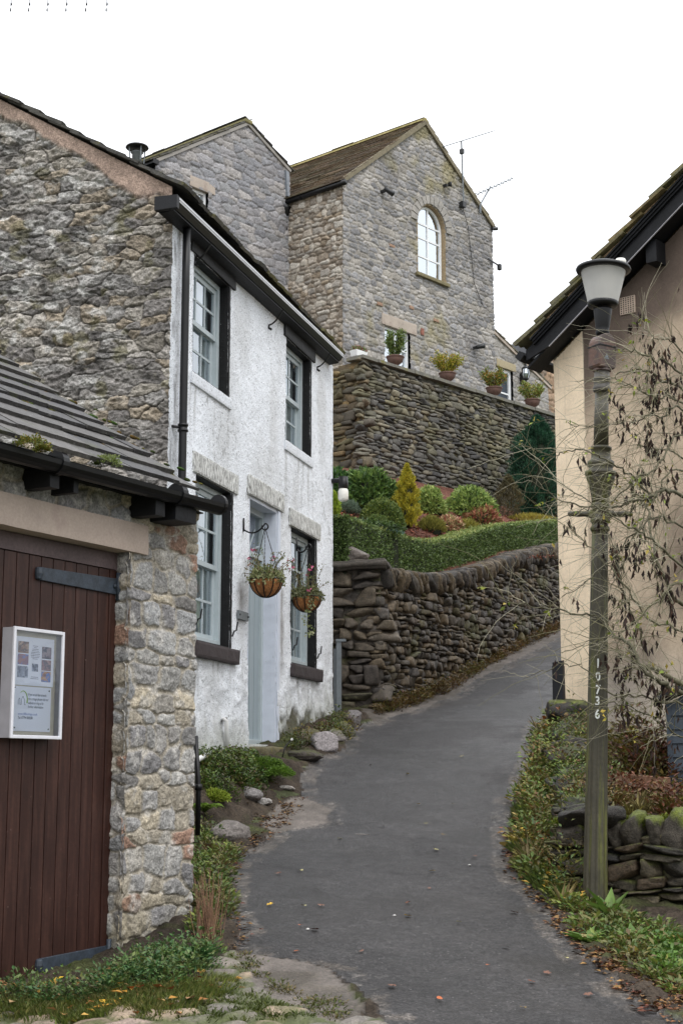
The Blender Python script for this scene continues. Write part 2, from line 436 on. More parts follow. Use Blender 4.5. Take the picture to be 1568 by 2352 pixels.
def lampglass():
    m = bpy.data.materials.new('dusty_lamp_bowl'); m.use_nodes = True
    n = m.node_tree.nodes; l = m.node_tree.links
    b = n['Principled BSDF']; b.inputs['Roughness'].default_value = 0.3
    tcx = n.new('ShaderNodeTexCoord'); mp = n.new('ShaderNodeMapping'); mp.inputs['Scale'].default_value = (1, 1, 0.35); l.new(tcx.outputs['Object'], mp.inputs['Vector'])
    tx = n.new('ShaderNodeTexNoise'); tx.inputs['Scale'].default_value = 7; tx.inputs['Detail'].default_value = 6; l.new(mp.outputs[0], tx.inputs['Vector'])
    cr = n.new('ShaderNodeValToRGB'); cr.color_ramp.elements[0].position = 0.3; cr.color_ramp.elements[1].position = 0.7
    cr.color_ramp.elements[0].color = (*srgb(228, 227, 224), 1); cr.color_ramp.elements[1].color = (*srgb(244, 242, 238), 1)
    l.new(tx.outputs['Fac'], cr.inputs[0]); l.new(cr.outputs[0], b.inputs['Base Color'])
    tr = n.new('ShaderNodeBsdfTransparent'); tl = n.new('ShaderNodeBsdfTranslucent'); l.new(cr.outputs[0], tl.inputs['Color'])
    m1 = n.new('ShaderNodeMixShader'); m1.inputs[0].default_value = 0.5; l.new(b.outputs[0], m1.inputs[1]); l.new(tl.outputs[0], m1.inputs[2])
    m2 = n.new('ShaderNodeMixShader'); m2.inputs[0].default_value = 0.15; l.new(m1.outputs[0], m2.inputs[1]); l.new(tr.outputs[0], m2.inputs[2])
    l.new(m2.outputs[0], n['Material Output'].inputs['Surface'])
    return m
M['lampglass'] = lampglass()

def asphalt():
    m = bpy.data.materials.new('asphalt'); m.use_nodes = True
    n = m.node_tree.nodes; l = m.node_tree.links; b = n['Principled BSDF']
    tcx = n.new('ShaderNodeTexCoord')
    def nz(s, d=6, r=0.6):
        t = n.new('ShaderNodeTexNoise'); t.inputs['Scale'].default_value = s; t.inputs['Detail'].default_value = d; t.inputs['Roughness'].default_value = r; l.new(tcx.outputs['Object'], t.inputs['Vector']); return t.outputs['Fac']
    def mrg(v, a, b_, c, d):
        t = n.new('ShaderNodeMapRange'); t.inputs['From Min'].default_value = a; t.inputs['From Max'].default_value = b_; t.inputs['To Min'].default_value = c; t.inputs['To Max'].default_value = d; l.new(v, t.inputs['Value']); return t.outputs['Result']
    a = n.new('ShaderNodeAttribute'); a.attribute_name = 'Col'
    cur = a.outputs['Color']
    for v, amt in ((nz(0.7), 0.34), (nz(4), 0.22), (nz(70, 3, 0.75), 0.9), (nz(28, 3, 0.7), 0.25)):
        t = n.new('ShaderNodeVectorMath'); t.operation = 'SCALE'; l.new(cur, t.inputs[0]); l.new(mrg(v, 0.3, 0.7, 1 - amt, 1 + amt), t.inputs['Scale']); cur = t.outputs['Vector']
    for vs_, am_ in ((62, .42), (24, .16)):
        v2 = n.new('ShaderNodeTexVoronoi'); v2.inputs['Scale'].default_value = vs_; l.new(tcx.outputs['Object'], v2.inputs['Vector']); sc_ = n.new('ShaderNodeSeparateColor'); l.new(v2.outputs['Color'], sc_.inputs[0])
        t = n.new('ShaderNodeVectorMath'); t.operation = 'SCALE'; l.new(cur, t.inputs[0]); l.new(mrg(sc_.outputs[0], 0, 1, 1 - am_, 1 + am_), t.inputs['Scale']); cur = t.outputs['Vector']
    vo = n.new('ShaderNodeTexVoronoi'); vo.inputs['Scale'].default_value = 38; l.new(tcx.outputs['Object'], vo.inputs['Vector'])
    sp = mrg(vo.outputs['Distance'], 0.10, 0.16, 1, 0)
    w = n.new('ShaderNodeTexWhiteNoise'); l.new(vo.outputs['Position'], w.inputs['Vector'])
    g = mrg(w.outputs['Value'], 0.74, 0.95, 0, .8)
    mu = n.new('ShaderNodeMath'); mu.operation = 'MULTIPLY'; l.new(sp, mu.inputs[0]); l.new(g, mu.inputs[1])
    mx = n.new('ShaderNodeMix'); mx.data_type = 'RGBA'; l.new(mu.outputs[0], mx.inputs['Factor']); l.new(cur, mx.inputs['A']); mx.inputs['B'].default_value = (*srgb(165, 160, 158), 1)
    l.new(mx.outputs['Result'], b.inputs['Base Color'])
    l.new(mrg(nz(0.8, 4), 0.42, 0.58, 0.30, 0.66), b.inputs['Roughness']); b.inputs['Specular IOR Level'].default_value = 0.45
    bp = n.new('ShaderNodeBump'); bp.inputs['Strength'].default_value = 0.9; bp.inputs['Distance'].default_value = 0.015; l.new(nz(60, 4, 0.75), bp.inputs['Height']); l.new(bp.outputs[0], b.inputs['Normal'])
    return m
M['asphalt'] = asphalt()
M['soil'] = mat('leaf_litter_soil', attr=True, rough=0.95, var=((6, 0.3), (50, 0.45)), bump=(60, 0.9, 0.02), spec=0.2)
M['cobble'] = mat('mossy_cobbles', attr=True, rough=0.75, var=((20, 0.2), (90, 0.3)), bump=(80, 0.5, 0.008))
M['mulch'] = mat('bark_mulch', attr=True, rough=0.95, var=((14, 0.4), (70, 0.6)), bump=(50, 1.0, 0.03), spec=0.2)

# ------------------------------------------------------------------ rubble walls
def rubble(U, Vv, ch=0.12, asp=1.8, jit=0.7, p=3.5, seed=1, warp=0.03, wsc=4.0, rowvar=0.2, sw=.25):
    """irregular coursed rubble: returns stone id (float hash), edge distance in metres, local offset inside the stone"""
    u = U + warp * fbm2(U * wsc, Vv * wsc, seed + 5, 3)
    v = Vv + warp * 0.7 * fbm2(U * wsc + 9, Vv * wsc * 1.3, seed + 6, 3)
    u = u + .06 * ch * fbm2(U * 1.9 / ch, Vv * 1.9 / ch, seed + 15, 3); v = v + .06 * ch * fbm2(U * 1.9 / ch + 4, Vv * 1.9 / ch, seed + 16, 3)
    v = v + ch * rowvar * np.sin(v / ch * 2.1 + seed)        # unequal courses
    j0 = np.floor(v / ch)
    D1 = np.full(U.shape, 9e9); D2 = np.full(U.shape, 9e9); ID = np.zeros(U.shape); DU = np.zeros(U.shape); DV = np.zeros(U.shape)
    zz = np.zeros_like(j0)
    for dj in (-1, 0, 1):
        j = j0 + dj
        wj = ch * asp * (0.7 + 0.7 * _hash(j, zz, zz, seed + 1))
        off = _hash(j, zz, zz, seed + 2) * 10
        i0 = np.floor((u - off) / wj)
        for di in (-1, 0, 1):
            i = i0 + di
            rx = _hash(i, j, zz, seed + 3) - .5; ry = _hash(i, j, zz, seed + 4) - .5; rs = _hash(i, j, zz, seed + 8)
            du = (u - off - (i + .5 + jit * rx) * wj) / (wj * .5)
            dv = (v - (j + .5 + jit * 0.8 * ry) * ch) / (ch * .5)
            d = (np.abs(du) ** p + np.abs(dv) ** p) ** (1.0 / p) - sw * (rs - .5)
            h = _hash(i, j, zz, seed + 7)
            c1 = d < D1
            D2 = np.where(c1, D1, np.minimum(D2, d))
            ID = np.where(c1, h, ID); DU = np.where(c1, du, DU); DV = np.where(c1, dv, DV)
            D1 = np.where(c1, d, D1)
    E = (D2 - D1) * ch * 0.25
    return ID, E, DU, DV

def palette(ID, pal, seed=0):
    pal = np.array([srgb(c) for c in pal])
    k = np.floor(ID * 9973 % 1 * len(pal)).astype(int) % len(pal)
    b = 0.8 + 0.4 * ((ID * 7919) % 1)
    return pal[k] * b[..., None]

def stone_wall(name, fr, x0, x1, z0, z1, parent, material, pal, mortar, ch=0.12, asp=1.8, jit=0.7, p=3.5, seed=1,
               relief=0.03, joint=(0.002, 0.009), step=0.01, holes=(), top=None, bottom=None, warp=0.03, tilt=0.6, rough=0.006,
               lichen=None, side=None, axis='x', y0=0.0, post=None, rowvar=0.2, left=None, stonerand=1.0, z_lean=0.0, rnd=1.0, ridge=0.5, sw=.35, vj=.75, fade=.0, strat=0.0):
    """a wall face as a relief mesh of single stones. axis 'x': the face runs along local x at depth y0, bulging to -y;
    holes: (x0,x1,z0,z1) rectangles or functions; top(x): upper edge"""
    def axis_pts(a, b, cuts):
        cuts = sorted(set([a, b] + [c for c in cuts if a < c < b])); out = [np.array([a])]
        for c0, c1 in zip(cuts[:-1], cuts[1:]):
            n = max(2, int(round((c1 - c0) / step)) + 1); out.append(np.linspace(c0, c1, n)[1:])
        return np.concatenate(out)
    cx = [c for h in holes if not callable(h) for c in h[:2]]; cz = [c for h in holes if not callable(h) for c in h[2:]]
    xs, zs = axis_pts(x0, x1, cx), axis_pts(z0, z1, cz)
    X, Z = np.meshgrid(xs, zs, indexing='ij')
    ID, E, DU, DV = rubble(X, Z, ch, asp, jit, p, seed, warp, rowvar=rowvar, sw=sw)
    j = sstep(joint[0], joint[1], E + 0.003 * fbm2(X * 40, Z * 40, seed + 50, 2))
    vert = sstep(-.12, .12, np.abs(DU) - np.abs(DV)); js = 1 - (1 - vj) * vert - fade * sstep(-.15, .25, fbm2(X * 5, Z * 7, seed + 55, 3)); js = np.clip(js, 0, 1); j = 1 - (1 - j) * js
    prof = 1 - np.exp(-np.maximum(E - joint[0], 0) / (rnd * (0.006 + 0.05 * ch)))
    r1 = (ID * 331) % 1 - .5; r2 = (ID * 557) % 1 - .5; r3 = (ID * 1237) % 1 - .5
    H = relief * (0.45 * j + 0.55 * prof) + j * relief * stonerand * (0.5 * r1 + tilt * 0.35 * (r2 * DU + r3 * DV))
    n1 = fbm2(X * 28, Z * 34, seed + 60, 4)
    rg = (1 - 2 * np.abs(fbm2(X * 11, Z * 15, seed + 65, 4))) * ridge
    if strat:
        sn = fbm2(X * 4.5 + 3, Z * 26 + 6 * fbm2(X * 3, Z * 3, seed + 67, 3), seed + 68, 4); H = H + strat * (1 - 2 * np.abs(sn)) * .6 + strat * .8 * sn
    H = H + rough * rg * j + rough * n1 * (0.4 + 0.6 * j) + rough * 0.6 * fbm2(X * 3, Z * 3, seed + 70, 2)
    C = palette(ID, pal) * (1 + 0.22 * n1[..., None] + .12 * fbm2(X * 7, Z * 7, seed + 66, 3)[..., None])
    mc = srgb(mortar) * (1 + 0.12 * fbm2(X * 20, Z * 20, seed + 80, 3)[..., None])
    C = C * j[..., None] + mc * (1 - j[..., None])
    if strat: C = C * (1 + .45 * sn[..., None])
    if lichen:
        for (lc, lsc, lo, hi, amt) in lichen:
            f = sstep(lo, hi, fbm2(X * lsc, Z * lsc * 1.3, seed + 90 + int(lsc * 3), 4)) * amt
            C = C * (1 - f[..., None]) + srgb(lc) * f[..., None]
    if post: H, C = post(X, Z, H, C)
    if axis == 'x': P = fr.w(X + 0 * Z, y0 - H + z_lean * (Z - z0), Z)
    elif axis == 'left': P = fr.w(y0 - H, -X, Z)           # face looking to -x, X runs toward the viewer (-y)
    elif axis == 'top': P = fr.w(X, Z, y0 + H)
    xm = (X[:-1, :-1] + X[1:, 1:]) / 2; zm = (Z[:-1, :-1] + Z[1:, 1:]) / 2
    keep = np.ones(xm.shape, bool)
    for h in holes:
        if callable(h): keep &= ~h(xm, zm)
        else: keep &= ~((xm > h[0]) & (xm < h[1]) & (zm > h[2]) & (zm < h[3]))
    if top is not None: keep &= zm < top(xm)
    if bottom is not None: keep &= zm > bottom(xm)
    if left is not None: keep &= left(xm, zm)
    V, Fq, Cc = compact(P.reshape(-1, 3), grid_faces(len(xs), len(zs), keep), C.reshape(-1, 3))
    return np_obj(name, V, Fq, material, parent, cols=Cc)

# ------------------------------------------------------------------ foliage
def unit(v): return v / (np.linalg.norm(v, axis=-1, keepdims=True) + 1e-9)

def leaf_mesh(name, P, D, N, L, ratio, cols, material, parent=None, loc=None, fold=0.18, label=None, narrow=False):
    """many small leaves: P base point, D axis, N face normal, L length"""
    P = np.asarray(P, float); n = len(P)
    D = unit(np.asarray(D, float)); N = np.asarray(N, float)
    S = unit(np.cross(D, N)); N = unit(np.cross(S, D))
    L = np.broadcast_to(np.asarray(L, float), (n,))[:, None]; Wd = L * ratio * 0.5
    mid = P + D * L * 0.45 + N * L * fold * 0.5
    V = np.stack([P, mid + S * Wd, P + D * L - N * L * fold * 0.4, mid - S * Wd], 1).reshape(-1, 3)
    k = np.arange(n)[:, None] * 4
    Fc = np.concatenate([k + np.array([[0, 1, 2]]), k + np.array([[0, 2, 3]])], 0)
    C = np.repeat(np.asarray(cols, float), 4, 0)
    return np_obj(name, V, Fc, material, parent, cols=C, smooth=False, loc=loc)

def mixcols(n, pal, rs, spread=0.25):
    pal = np.array([srgb(c) for c in pal])
    k = rs.randint(0, len(pal), n); k2 = rs.randint(0, len(pal), n); t = rs.rand(n, 1)
    return (pal[k] * t + pal[k2] * (1 - t)) * (1 + spread * (rs.rand(n, 1) * 2 - 1))

def rand_unit(n, rs):
    v = rs.normal(size=(n, 3)); return unit(v)

def blob(name, c, r, material, parent, sub=3, amp=0.15, sc=3.0, seed=0, cols=None, flat=None, loc=None):
    bm = bmesh.new(); bmesh.ops.create_icosphere(bm, subdivisions=sub, radius=1.0)
    V = np.array([v.co[:] for v in bm.verts]); Fc = np.array([[v.index for v in f.verts] for f in bm.faces]); bm.free()
    d = 1 + amp * fbm3(V[:, 0] * sc, V[:, 1] * sc, V[:, 2] * sc, seed, 4)
    P = V * d[:, None] * np.asarray(r) + np.asarray(c)
    C = None
    if cols is not None:
        C = np.tile(srgb(cols), (len(P), 1)) * (1 + .25 * fbm3(V[:, 0] * 6, V[:, 1] * 6, V[:, 2] * 6, seed + 4, 3))[:, None]
    return np_obj(name, P, Fc, material, parent, cols=C, loc=loc)

def shrub(name, label, cat, base, rx, ry, rz, n, size, pal, seed, shape='dome', ratio=0.5, core=True, group=None, upright=0.2, noise=0.18, parent=None, partname='foliage', nsc=2.5, taper=False):
    rs = np.random.RandomState(seed)
    r = root(name, base, label, cat, group) if parent is None else parent
    b = np.asarray(base, float)
    d = rand_unit(n, rs)
    if shape == 'dome': d[:, 2] = np.abs(d[:, 2]) * 1.0 - 0.12
    if shape == 'cone':
        h = rs.rand(n) ** 0.8; a = rs.rand(n) * 2 * np.pi
        prof = np.sin(np.clip(h * 0.9 + 0.12, 0, 1) * np.pi) ** 0.6 * (1 - h ** 3 * 0.6)
        q = 0.75 + 0.25 * rs.rand(n)
        if taper: prof = (1 - h ** 2.4) ** .7 * (.75 + .25 * np.sin(np.clip(h * 3, 0, 1.57)))
        rad = prof * q * (1 + noise * noise3(np.cos(a) * 3, np.sin(a) * 3, h * 9, seed))
        P = b + np.stack([rx * rad * np.cos(a), ry * rad * np.sin(a), rz * h], 1)
        out_ = np.stack([np.cos(a), np.sin(a), np.full(n, 0.25)], 1)
    else:
        t = np.where(rs.rand(n) < .75, 0.88 + 0.16 * rs.rand(n), rs.rand(n) ** 0.5 * 0.9)
        t = t * (1 + noise * fbm3(d[:, 0] * nsc, d[:, 1] * nsc, d[:, 2] * nsc, seed, 3))
        cz = 0.0 if shape == 'dome' else 0.5 * rz
        P = b + d * t[:, None] * np.array([rx, ry, rz if shape == 'dome' else rz * .5]) + np.array([0, 0, cz])
        out_ = d
    D = unit(out_ * 0.8 + rand_unit(n, rs) * 0.7 + np.array([0, 0, upright]))
    N = unit(out_ * 0.6 + rand_unit(n, rs) * 0.8)
    L = size * (0.6 + 0.8 * rs.rand(n))
    leaf_mesh(partname, P, D, N, L, ratio, mixcols(n, pal, rs) * 1.6, M['leaf'], r)
    if core:
        if shape == 'cone':
            m = MB(); m.lathe(b, [(rx * .3, 0), (rx * .62, rz * .2), (rx * .66, rz * .45), (rx * .5, rz * .72), (rx * .2, rz * .92)], 14); m.build('stems', M['core'], r, smooth=True)
        else:
            blob('stems', b + np.array([0, 0, 0.0 if shape == 'dome' else rz * .5]), (rx * .8, ry * .8, rz * (.8 if shape == 'dome' else .4)), M['core'], r, sub=2, amp=.3, seed=seed)
    return r

def rock(name, label, c, r, seed, col=(110, 106, 104), moss=None, material='stone', rot=0.0, group=None, cat='rock', sub=4, parent=None):
    bm = bmesh.new(); bmesh.ops.create_icosphere(bm, subdivisions=sub, radius=1.0)
    V = np.array([v.co[:] for v in bm.verts]); Fc = np.array([[v.index for v in f.verts] for f in bm.faces]); bm.free()
    rs = np.random.RandomState(seed)
    # chop with random planes for facets
    d = np.ones(len(V))
    for k in range(14):
        nrm = rand_unit(1, rs)[0]; h = 0.62 + 0.3 * rs.rand()
        dp = V @ nrm
        d = np.minimum(d, np.where(dp > 1e-3, h / np.maximum(dp, 1e-3), 9))
    P = V * d[:, None]
    P = P * (1 + .10 * fbm3(P[:, 0] * 3, P[:, 1] * 3, P[:, 2] * 5, seed, 4) + .03 * fbm3(P[:, 0] * 12, P[:, 1] * 12, P[:, 2] * 14, seed + 3, 3))[:, None]
    ca, sa = math.cos(rot), math.sin(rot)
    P = P * np.asarray(r)
    P = np.stack([P[:, 0] * ca - P[:, 1] * sa, P[:, 0] * sa + P[:, 1] * ca, P[:, 2]], 1)
    n4 = fbm3(V[:, 0] * 5, V[:, 1] * 5, V[:, 2] * 7, seed + 9, 4)
    C = srgb(col) * (1 + .3 * n4)[:, None]
    if moss is not None:
        f = sstep(-.1, .4, n4 + V[:, 2] * .6 - .2)[:, None] * .8
        C = C * (1 - f) + srgb(moss) * f
    if parent is not None:
        o = np_obj(name, P + np.asarray(c), Fc, M[material], parent, cols=C)
    else:
        o = np_obj(name, P, Fc, M[material], None, cols=C, world_coords=False)
        o.location = [float(v) for v in c]
        tag(o, label, cat, group)
    return o

def slab_roof(name, E0, e, s, length, rows, gauge, wid, thick, pal, material, parent, seed=0, over=1.5, jitter=0.012, droop=0.0, lift=0.012, gaps=0.004, n=None, verge_j=0.03):
    """roof covering of single slabs: E0 left eaves point, e along the eaves, s up the slope (unit vectors)"""
    rs = np.random.RandomState(seed)
    E0 = np.asarray(E0, float); e = unit(np.asarray(e, float)); s = unit(np.asarray(s, float)); nn = unit(np.cross(e, s))
    if nn[2] < 0: nn = -nn
    m = MB(); cp = np.array([srgb(c) for c in pal])
    for k in range(rows):
        a = -rs.rand() * verge_j; g0 = k * gauge + rs.uniform(-1, 1) * jitter * .5
        wmul = 1.0
        end = length + rs.rand() * verge_j
        while a < end - 0.02:
            w = wid * rs.uniform(.6, 1.4)
            b = min(a + w, end)
            if end - b < wid * .3: b = end
            t = thick * rs.uniform(.75, 1.35); g = g0 + rs.uniform(-1, 1) * jitter; up = g + gauge * over
            l0 = lift * (over - .5) + rs.uniform(0, .006) ; c = cp[rs.randint(len(cp))] * rs.uniform(.75, 1.25)
            # subdivided lower edge for a chipped outline
            q = max(2, int((b - a) / 0.05) + 1); xs_ = np.linspace(a + gaps / 2, b - gaps / 2, q)
            ch_ = rs.uniform(-1, 1, q) * jitter * .6
            P = []
            for x_, c_ in zip(xs_, ch_):
                for (sy, nz) in ((g + c_, l0), (g + c_, l0 + t), (up, -0.002), (up, t * .6)):
                    P.append(E0 + e * x_ + s * sy + nn * nz)
            Fs = []
            for i in range(q - 1):
                A = i * 4; B = A + 4
                Fs += [(A, B, B + 1, A + 1), (A + 1, B + 1, B + 3, A + 3), (A + 3, B + 3, B + 2, A + 2), (A + 2, B + 2, B, A)]
            Fs += [(0, 1, 3, 2), ((q - 1) * 4, (q - 1) * 4 + 2, (q - 1) * 4 + 3, (q - 1) * 4 + 1)]
            m.add(P, Fs, c)
            a = b
    return m.build(name, material, parent, cols=True)

# ------------------------------------------------------------------ single dry-laid stones
_ico = {}
def ico(sub):
    if sub not in _ico:
        bm = bmesh.new(); bmesh.ops.create_icosphere(bm, subdivisions=sub, radius=1.0)
        _ico[sub] = (np.array([v.co[:] for v in bm.verts]), np.array([[v.index for v in f.verts] for f in bm.faces])); bm.free()
    return _ico[sub]

def cube_grid(n):
    """a cube surface of n x n cells a side, welded"""
    key = {}; V = []; Fs = []
    t = np.linspace(-1, 1, n + 1)
    def vid(p):
        k = tuple(np.round(p, 5))
        if k not in key: key[k] = len(V); V.append(p)
        return key[k]
    for ax in range(3):
        for sg in (-1, 1):
            for a in range(n):
                for b in range(n):
                    q = []
                    for (i, j) in ((a, b), (a + 1, b), (a + 1, b + 1), (a, b + 1)):
                        p = [0, 0, 0]; p[ax] = sg; p[(ax + 1) % 3] = t[i]; p[(ax + 2) % 3] = t[j]; q.append(vid(tuple(p)))
                    Fs.append(q if sg > 0 else q[::-1])
    return np.array(V, float), np.array(Fs)
_cg = {k: cube_grid(k) for k in (4, 6, 9)}
def block_shape(rs, V, extra=4, pn=11.0, amp=.22):
    """an angular block: an irregular hexahedron with worn edges and a few corners knocked off"""
    r = (np.abs(V) ** pn).sum(1) ** (1 / pn); S = V / r[:, None]
    off = rs.uniform(-amp, amp, (2, 2, 2, 3)); w = (S + 1) / 2
    D = 0
    for a in (0, 1):
        for b in (0, 1):
            for c in (0, 1):
                D = D + ((w[:, 0] if a else 1 - w[:, 0]) * (w[:, 1] if b else 1 - w[:, 1]) * (w[:, 2] if c else 1 - w[:, 2]))[:, None] * off[a, b, c]
    S = S + D
    for k in range(extra):
        nrm = unit(np.sign(rs.normal(size=3)) * rs.uniform(.35, 1, 3)); h = rs.uniform(.75, 1.15); dp = S @ nrm
        S = S - np.maximum(dp - h, 0)[:, None] * nrm
    return S

def stack_stones(name, fr, x0, x1, zb, zt, parent, material, pal, ch=.1, asp=2.2, dep=.16, seed=1, sub=2, y0=0.0, gap=.006, out=.02, lean=0.0, rough=.05, moss=None, hj=.35, tint=None, rot=.05, wobk=.35):
    """a dry-laid wall face of single stones between zb(x) and zt(x)"""
    rs = np.random.RandomState(seed); V0, F0_ = _cg[{2: 4, 3: 6}[sub]]; Vs = []; Fs = []; Cs = []; off = 0; pal = np.array([srgb(c) for c in pal])
    zmin = min(float(zb(x)) for x in np.linspace(x0, x1, 12)); zmax = max(float(zt(x)) for x in np.linspace(x0, x1, 12)); z = zmin
    while z < zmax:
        h = ch * rs.uniform(1 - hj, 1 + hj * 1.3); x = x0 - rs.rand() * ch
        while x < x1:
            w = ch * asp * rs.uniform(.45, 1.5)
            parts_ = [(0, h)] if not (h > ch * 1.05 and rs.rand() < .35) else [(0, h * .5), (h * .5, h * .5)]
            for dz, hh in parts_:
                cx = x + w / 2; wob = wobk * ch * fbm2(cx * 1.1, z * .9, seed + 3, 3); cz = z + dz + hh / 2 + float(wob)
                if cz - hh * .3 < float(zb(cx)) - .1 or cz + hh * .25 > float(zt(cx)) or cx > x1 - w * .15 or cx < x0 + w * .1: continue
                S = block_shape(rs, V0); k = rs.randint(1 << 20)
                S = S * (1 + rough * 1.3 * fbm3(V0[:, 0] * 2.3 + k % 97, V0[:, 1] * 2.3, V0[:, 2] * 2.3, k % 1000, 3))[:, None]
                a = rs.normal() * rot; b = rs.normal() * .12
                X = S[:, 0] * (w / 2 - gap / 2) * 1.06; Y = S[:, 1] * dep / 2; Z = S[:, 2] * (hh / 2 - gap / 2) * 1.06
                X, Z = X * math.cos(a) - Z * math.sin(a), X * math.sin(a) + Z * math.cos(a); Y = Y + X * b
                P = fr.w(cx + X, y0 + dep * .42 - out * rs.uniform(-1, 1) + Y + lean * (cz - zmin), cz + Z)
                n4 = fbm3(S[:, 0] * 3 + k % 31, S[:, 1] * 3, S[:, 2] * 3, 7, 3)
                c = pal[rs.randint(len(pal))] * rs.uniform(.72, 1.22)
                C = c * (1 + .3 * n4)[:, None]
                if tint is not None:
                    for (tc_, sc_, lo_, hi_, am_) in tint:
                        f = sstep(lo_, hi_, fbm2(cx * sc_, cz * sc_, seed + int(sc_ * 10), 3) + .25 * n4) * am_; C = C * (1 - f[:, None]) + srgb(tc_) * f[:, None]
                if moss is not None:
                    f = sstep(.2, .7, S[:, 2] * .9 + n4 * .8 + .5 * float(fbm2(cx * 2, cz * 2, seed + 8, 2)) - .25) * .8; C = C * (1 - f[:, None]) + srgb(moss) * f[:, None]
                Vs.append(P); Fs.append(F0_ + off); Cs.append(C); off += len(P)
            x += w
        z += h
    return np_obj(name, np.concatenate(Vs), np.concatenate(Fs), material, parent, cols=np.concatenate(Cs))
# ------------------------------------------------------------------ site frames (z of every frame is world z)
def z0(p): p = np.array(p, float); p[2] = 0; return p
FC = Frame(z0(at(388, 900, 12.0)), vpdir(1715.0))                 # white cottage, road front
FG_ = Frame(FC.o, FC.ang - math.pi / 2)                           # its gable wall: x runs to the corner
GA = Frame(z0(at(443, 1500, 9.0)), vpdir(2700.0))                 # garage front
MH = Frame(z0(at(787, 600, 32.0)), vpdir(3784.0))                 # big stone house gable
MS = Frame(MH.o, MH.ang - math.pi / 2)                            # its side wall
KH = Frame(z0(at(1272, 900, 15.8)), vpdir(-3200.0) + math.pi)     # cream house gable

def PY(Y):
    return np.interp(Y, [-80, -5, 0, 5, 7, 9, 10.5, 12, 13, 14, 16, 18, 21, 24, 27, 34, 60], [-6, -.5, -.1, .26, .45, .71, .90, 1.15, 1.36, 1.60, 2.0, 2.38, 3.02, 3.75, 4.5, 6.2, 8.5])
def HT(X, Y):
    """terrain height"""
    X, Y = np.broadcast_arrays(np.asarray(X, float), np.asarray(Y, float))
    z = (PY(Y - .35) + PY(Y) + PY(Y + .35)) / 3
    cf = np.interp(Y, [7, 9.8, 12, 14, 18, 30], [-.03, -.06, -.02, .02, .03, .0])
    z = z + cf * np.clip(X - .3, -1.5, 3)
    d = (X - FC.o[0]) * (-FC.y[0]) + (Y - FC.o[1]) * (-FC.y[1])   # metres out from the cottage front
    amp = np.interp(Y, [9.6, 10.8, 11.6, 12.4, 13.3, 14.2, 16, 17.5], [0, .16, .36, .42, .28, .13, .10, 0.05])
    z = z + amp * (1 - sstep(.1, .75, d))
    z = z - .08 * sstep(-.95, -1.3, X) * sstep(6.6, 7.2, Y) * sstep(9.2, 8.6, Y)
    return z
def ground_hit(px, py, far=40.0):
    d = ray(px, py); t = np.arange(4.0, far, .01); P = d[None, :] * (t / d[1])[:, None] + np.array([0, 0, EYE])
    below = P[:, 2] < HT(P[:, 0], P[:, 1])
    i = int(np.argmax(below)) if below.any() else len(t) - 1
    return P[i]
def gpoly(pts): return np.array([ground_hit(*p)[:2] for p in pts])
def inpoly(X, Y, poly):
    r = np.zeros(np.shape(X), bool); n = len(poly)
    for i in range(n):
        x1, y1 = poly[i]; x2, y2 = poly[(i + 1) % n]
        c = ((y1 > Y) != (y2 > Y))
        with np.errstate(divide='ignore', invalid='ignore'):
            r ^= c & (X < (x2 - x1) * (Y - y1) / (y2 - y1 + 1e-12) + x1)
    return r

ROAD_L = [(879, 2350), (818, 2285), (742, 2224), (645, 2201), (558, 2194), (538, 2148), (512, 2066), (528, 1985), (558, 1959), (629, 1913), (747, 1893), (760, 1862), (690, 1832), (685, 1781), (716, 1745), (788, 1725), (798, 1674), (874, 1653), (950, 1633), (1043, 1597), (1110, 1552), (1189, 1515), (1256, 1481)]
ROAD_R = [(1267, 1646), (1230, 1676), (1230, 1732), (1215, 1781), (1185, 1822), (1170, 1882), (1177, 1994), (1192, 2024), (1263, 2069), (1290, 2137), (1365, 2219), (1440, 2283), (1533, 2345)]
rl = gpoly(ROAD_L); rr = gpoly(ROAD_R)
wall_base = gpoly([(874, 1634), (1035, 1578), (1121, 1518), (1279, 1443)])
WL0 = wall_base[0]; WL1 = wall_base[-1]
wdir = unit(WL1 - WL0)
far_l = WL1 + wdir * 6
FWL = Frame((WL0[0], WL0[1], 0), math.atan2(wdir[1], wdir[0]))     # garden wall along the lane
road_poly = np.concatenate([[[.9, 2.0]], rl, [far_l + [.3, 0]], [far_l + [4.5, -1]], [[4.4, 19.0]], [[2.6, 17.2]], rr, [[2.3, 5.5]], [[2.3, 2.0]]])
print('WL', WL0, WL1, 'dir', math.degrees(FWL.ang), 'rr0', rr[0], 'lampbase', at(1370, 2078, 9.8))
strip_poly = np.concatenate([gpoly([(850, 1660), (950, 1633), (1043, 1597), (1110, 1552), (1189, 1515), (1256, 1481)]), [far_l + [.3, 0]], [far_l - [.3, 0]], wall_base[::-1] - [.25, 0]])
patch_poly = gpoly([(760, 1862), (747, 1893), (690, 1905), (629, 1915), (590, 1900), (640, 1850), (690, 1832)])
conc_poly = gpoly([(545, 2190), (645, 2203), (742, 2226), (800, 2290), (830, 2345), (730, 2345), (650, 2305), (570, 2255)])
cob_poly = np.concatenate([gpoly([(470, 2215), (545, 2190), (570, 2255), (650, 2305), (730, 2345), (830, 2345), (880, 2350)]), [[.9, 2]], [[-5, 2]], [[-5, 7.2]], gpoly([(0, 2345), (200, 2330), (380, 2300), (440, 2260)])])
slab_poly = gpoly([(1235, 1668), (1262, 1642), (1290, 1640), (1290, 1700), (1250, 1690)])

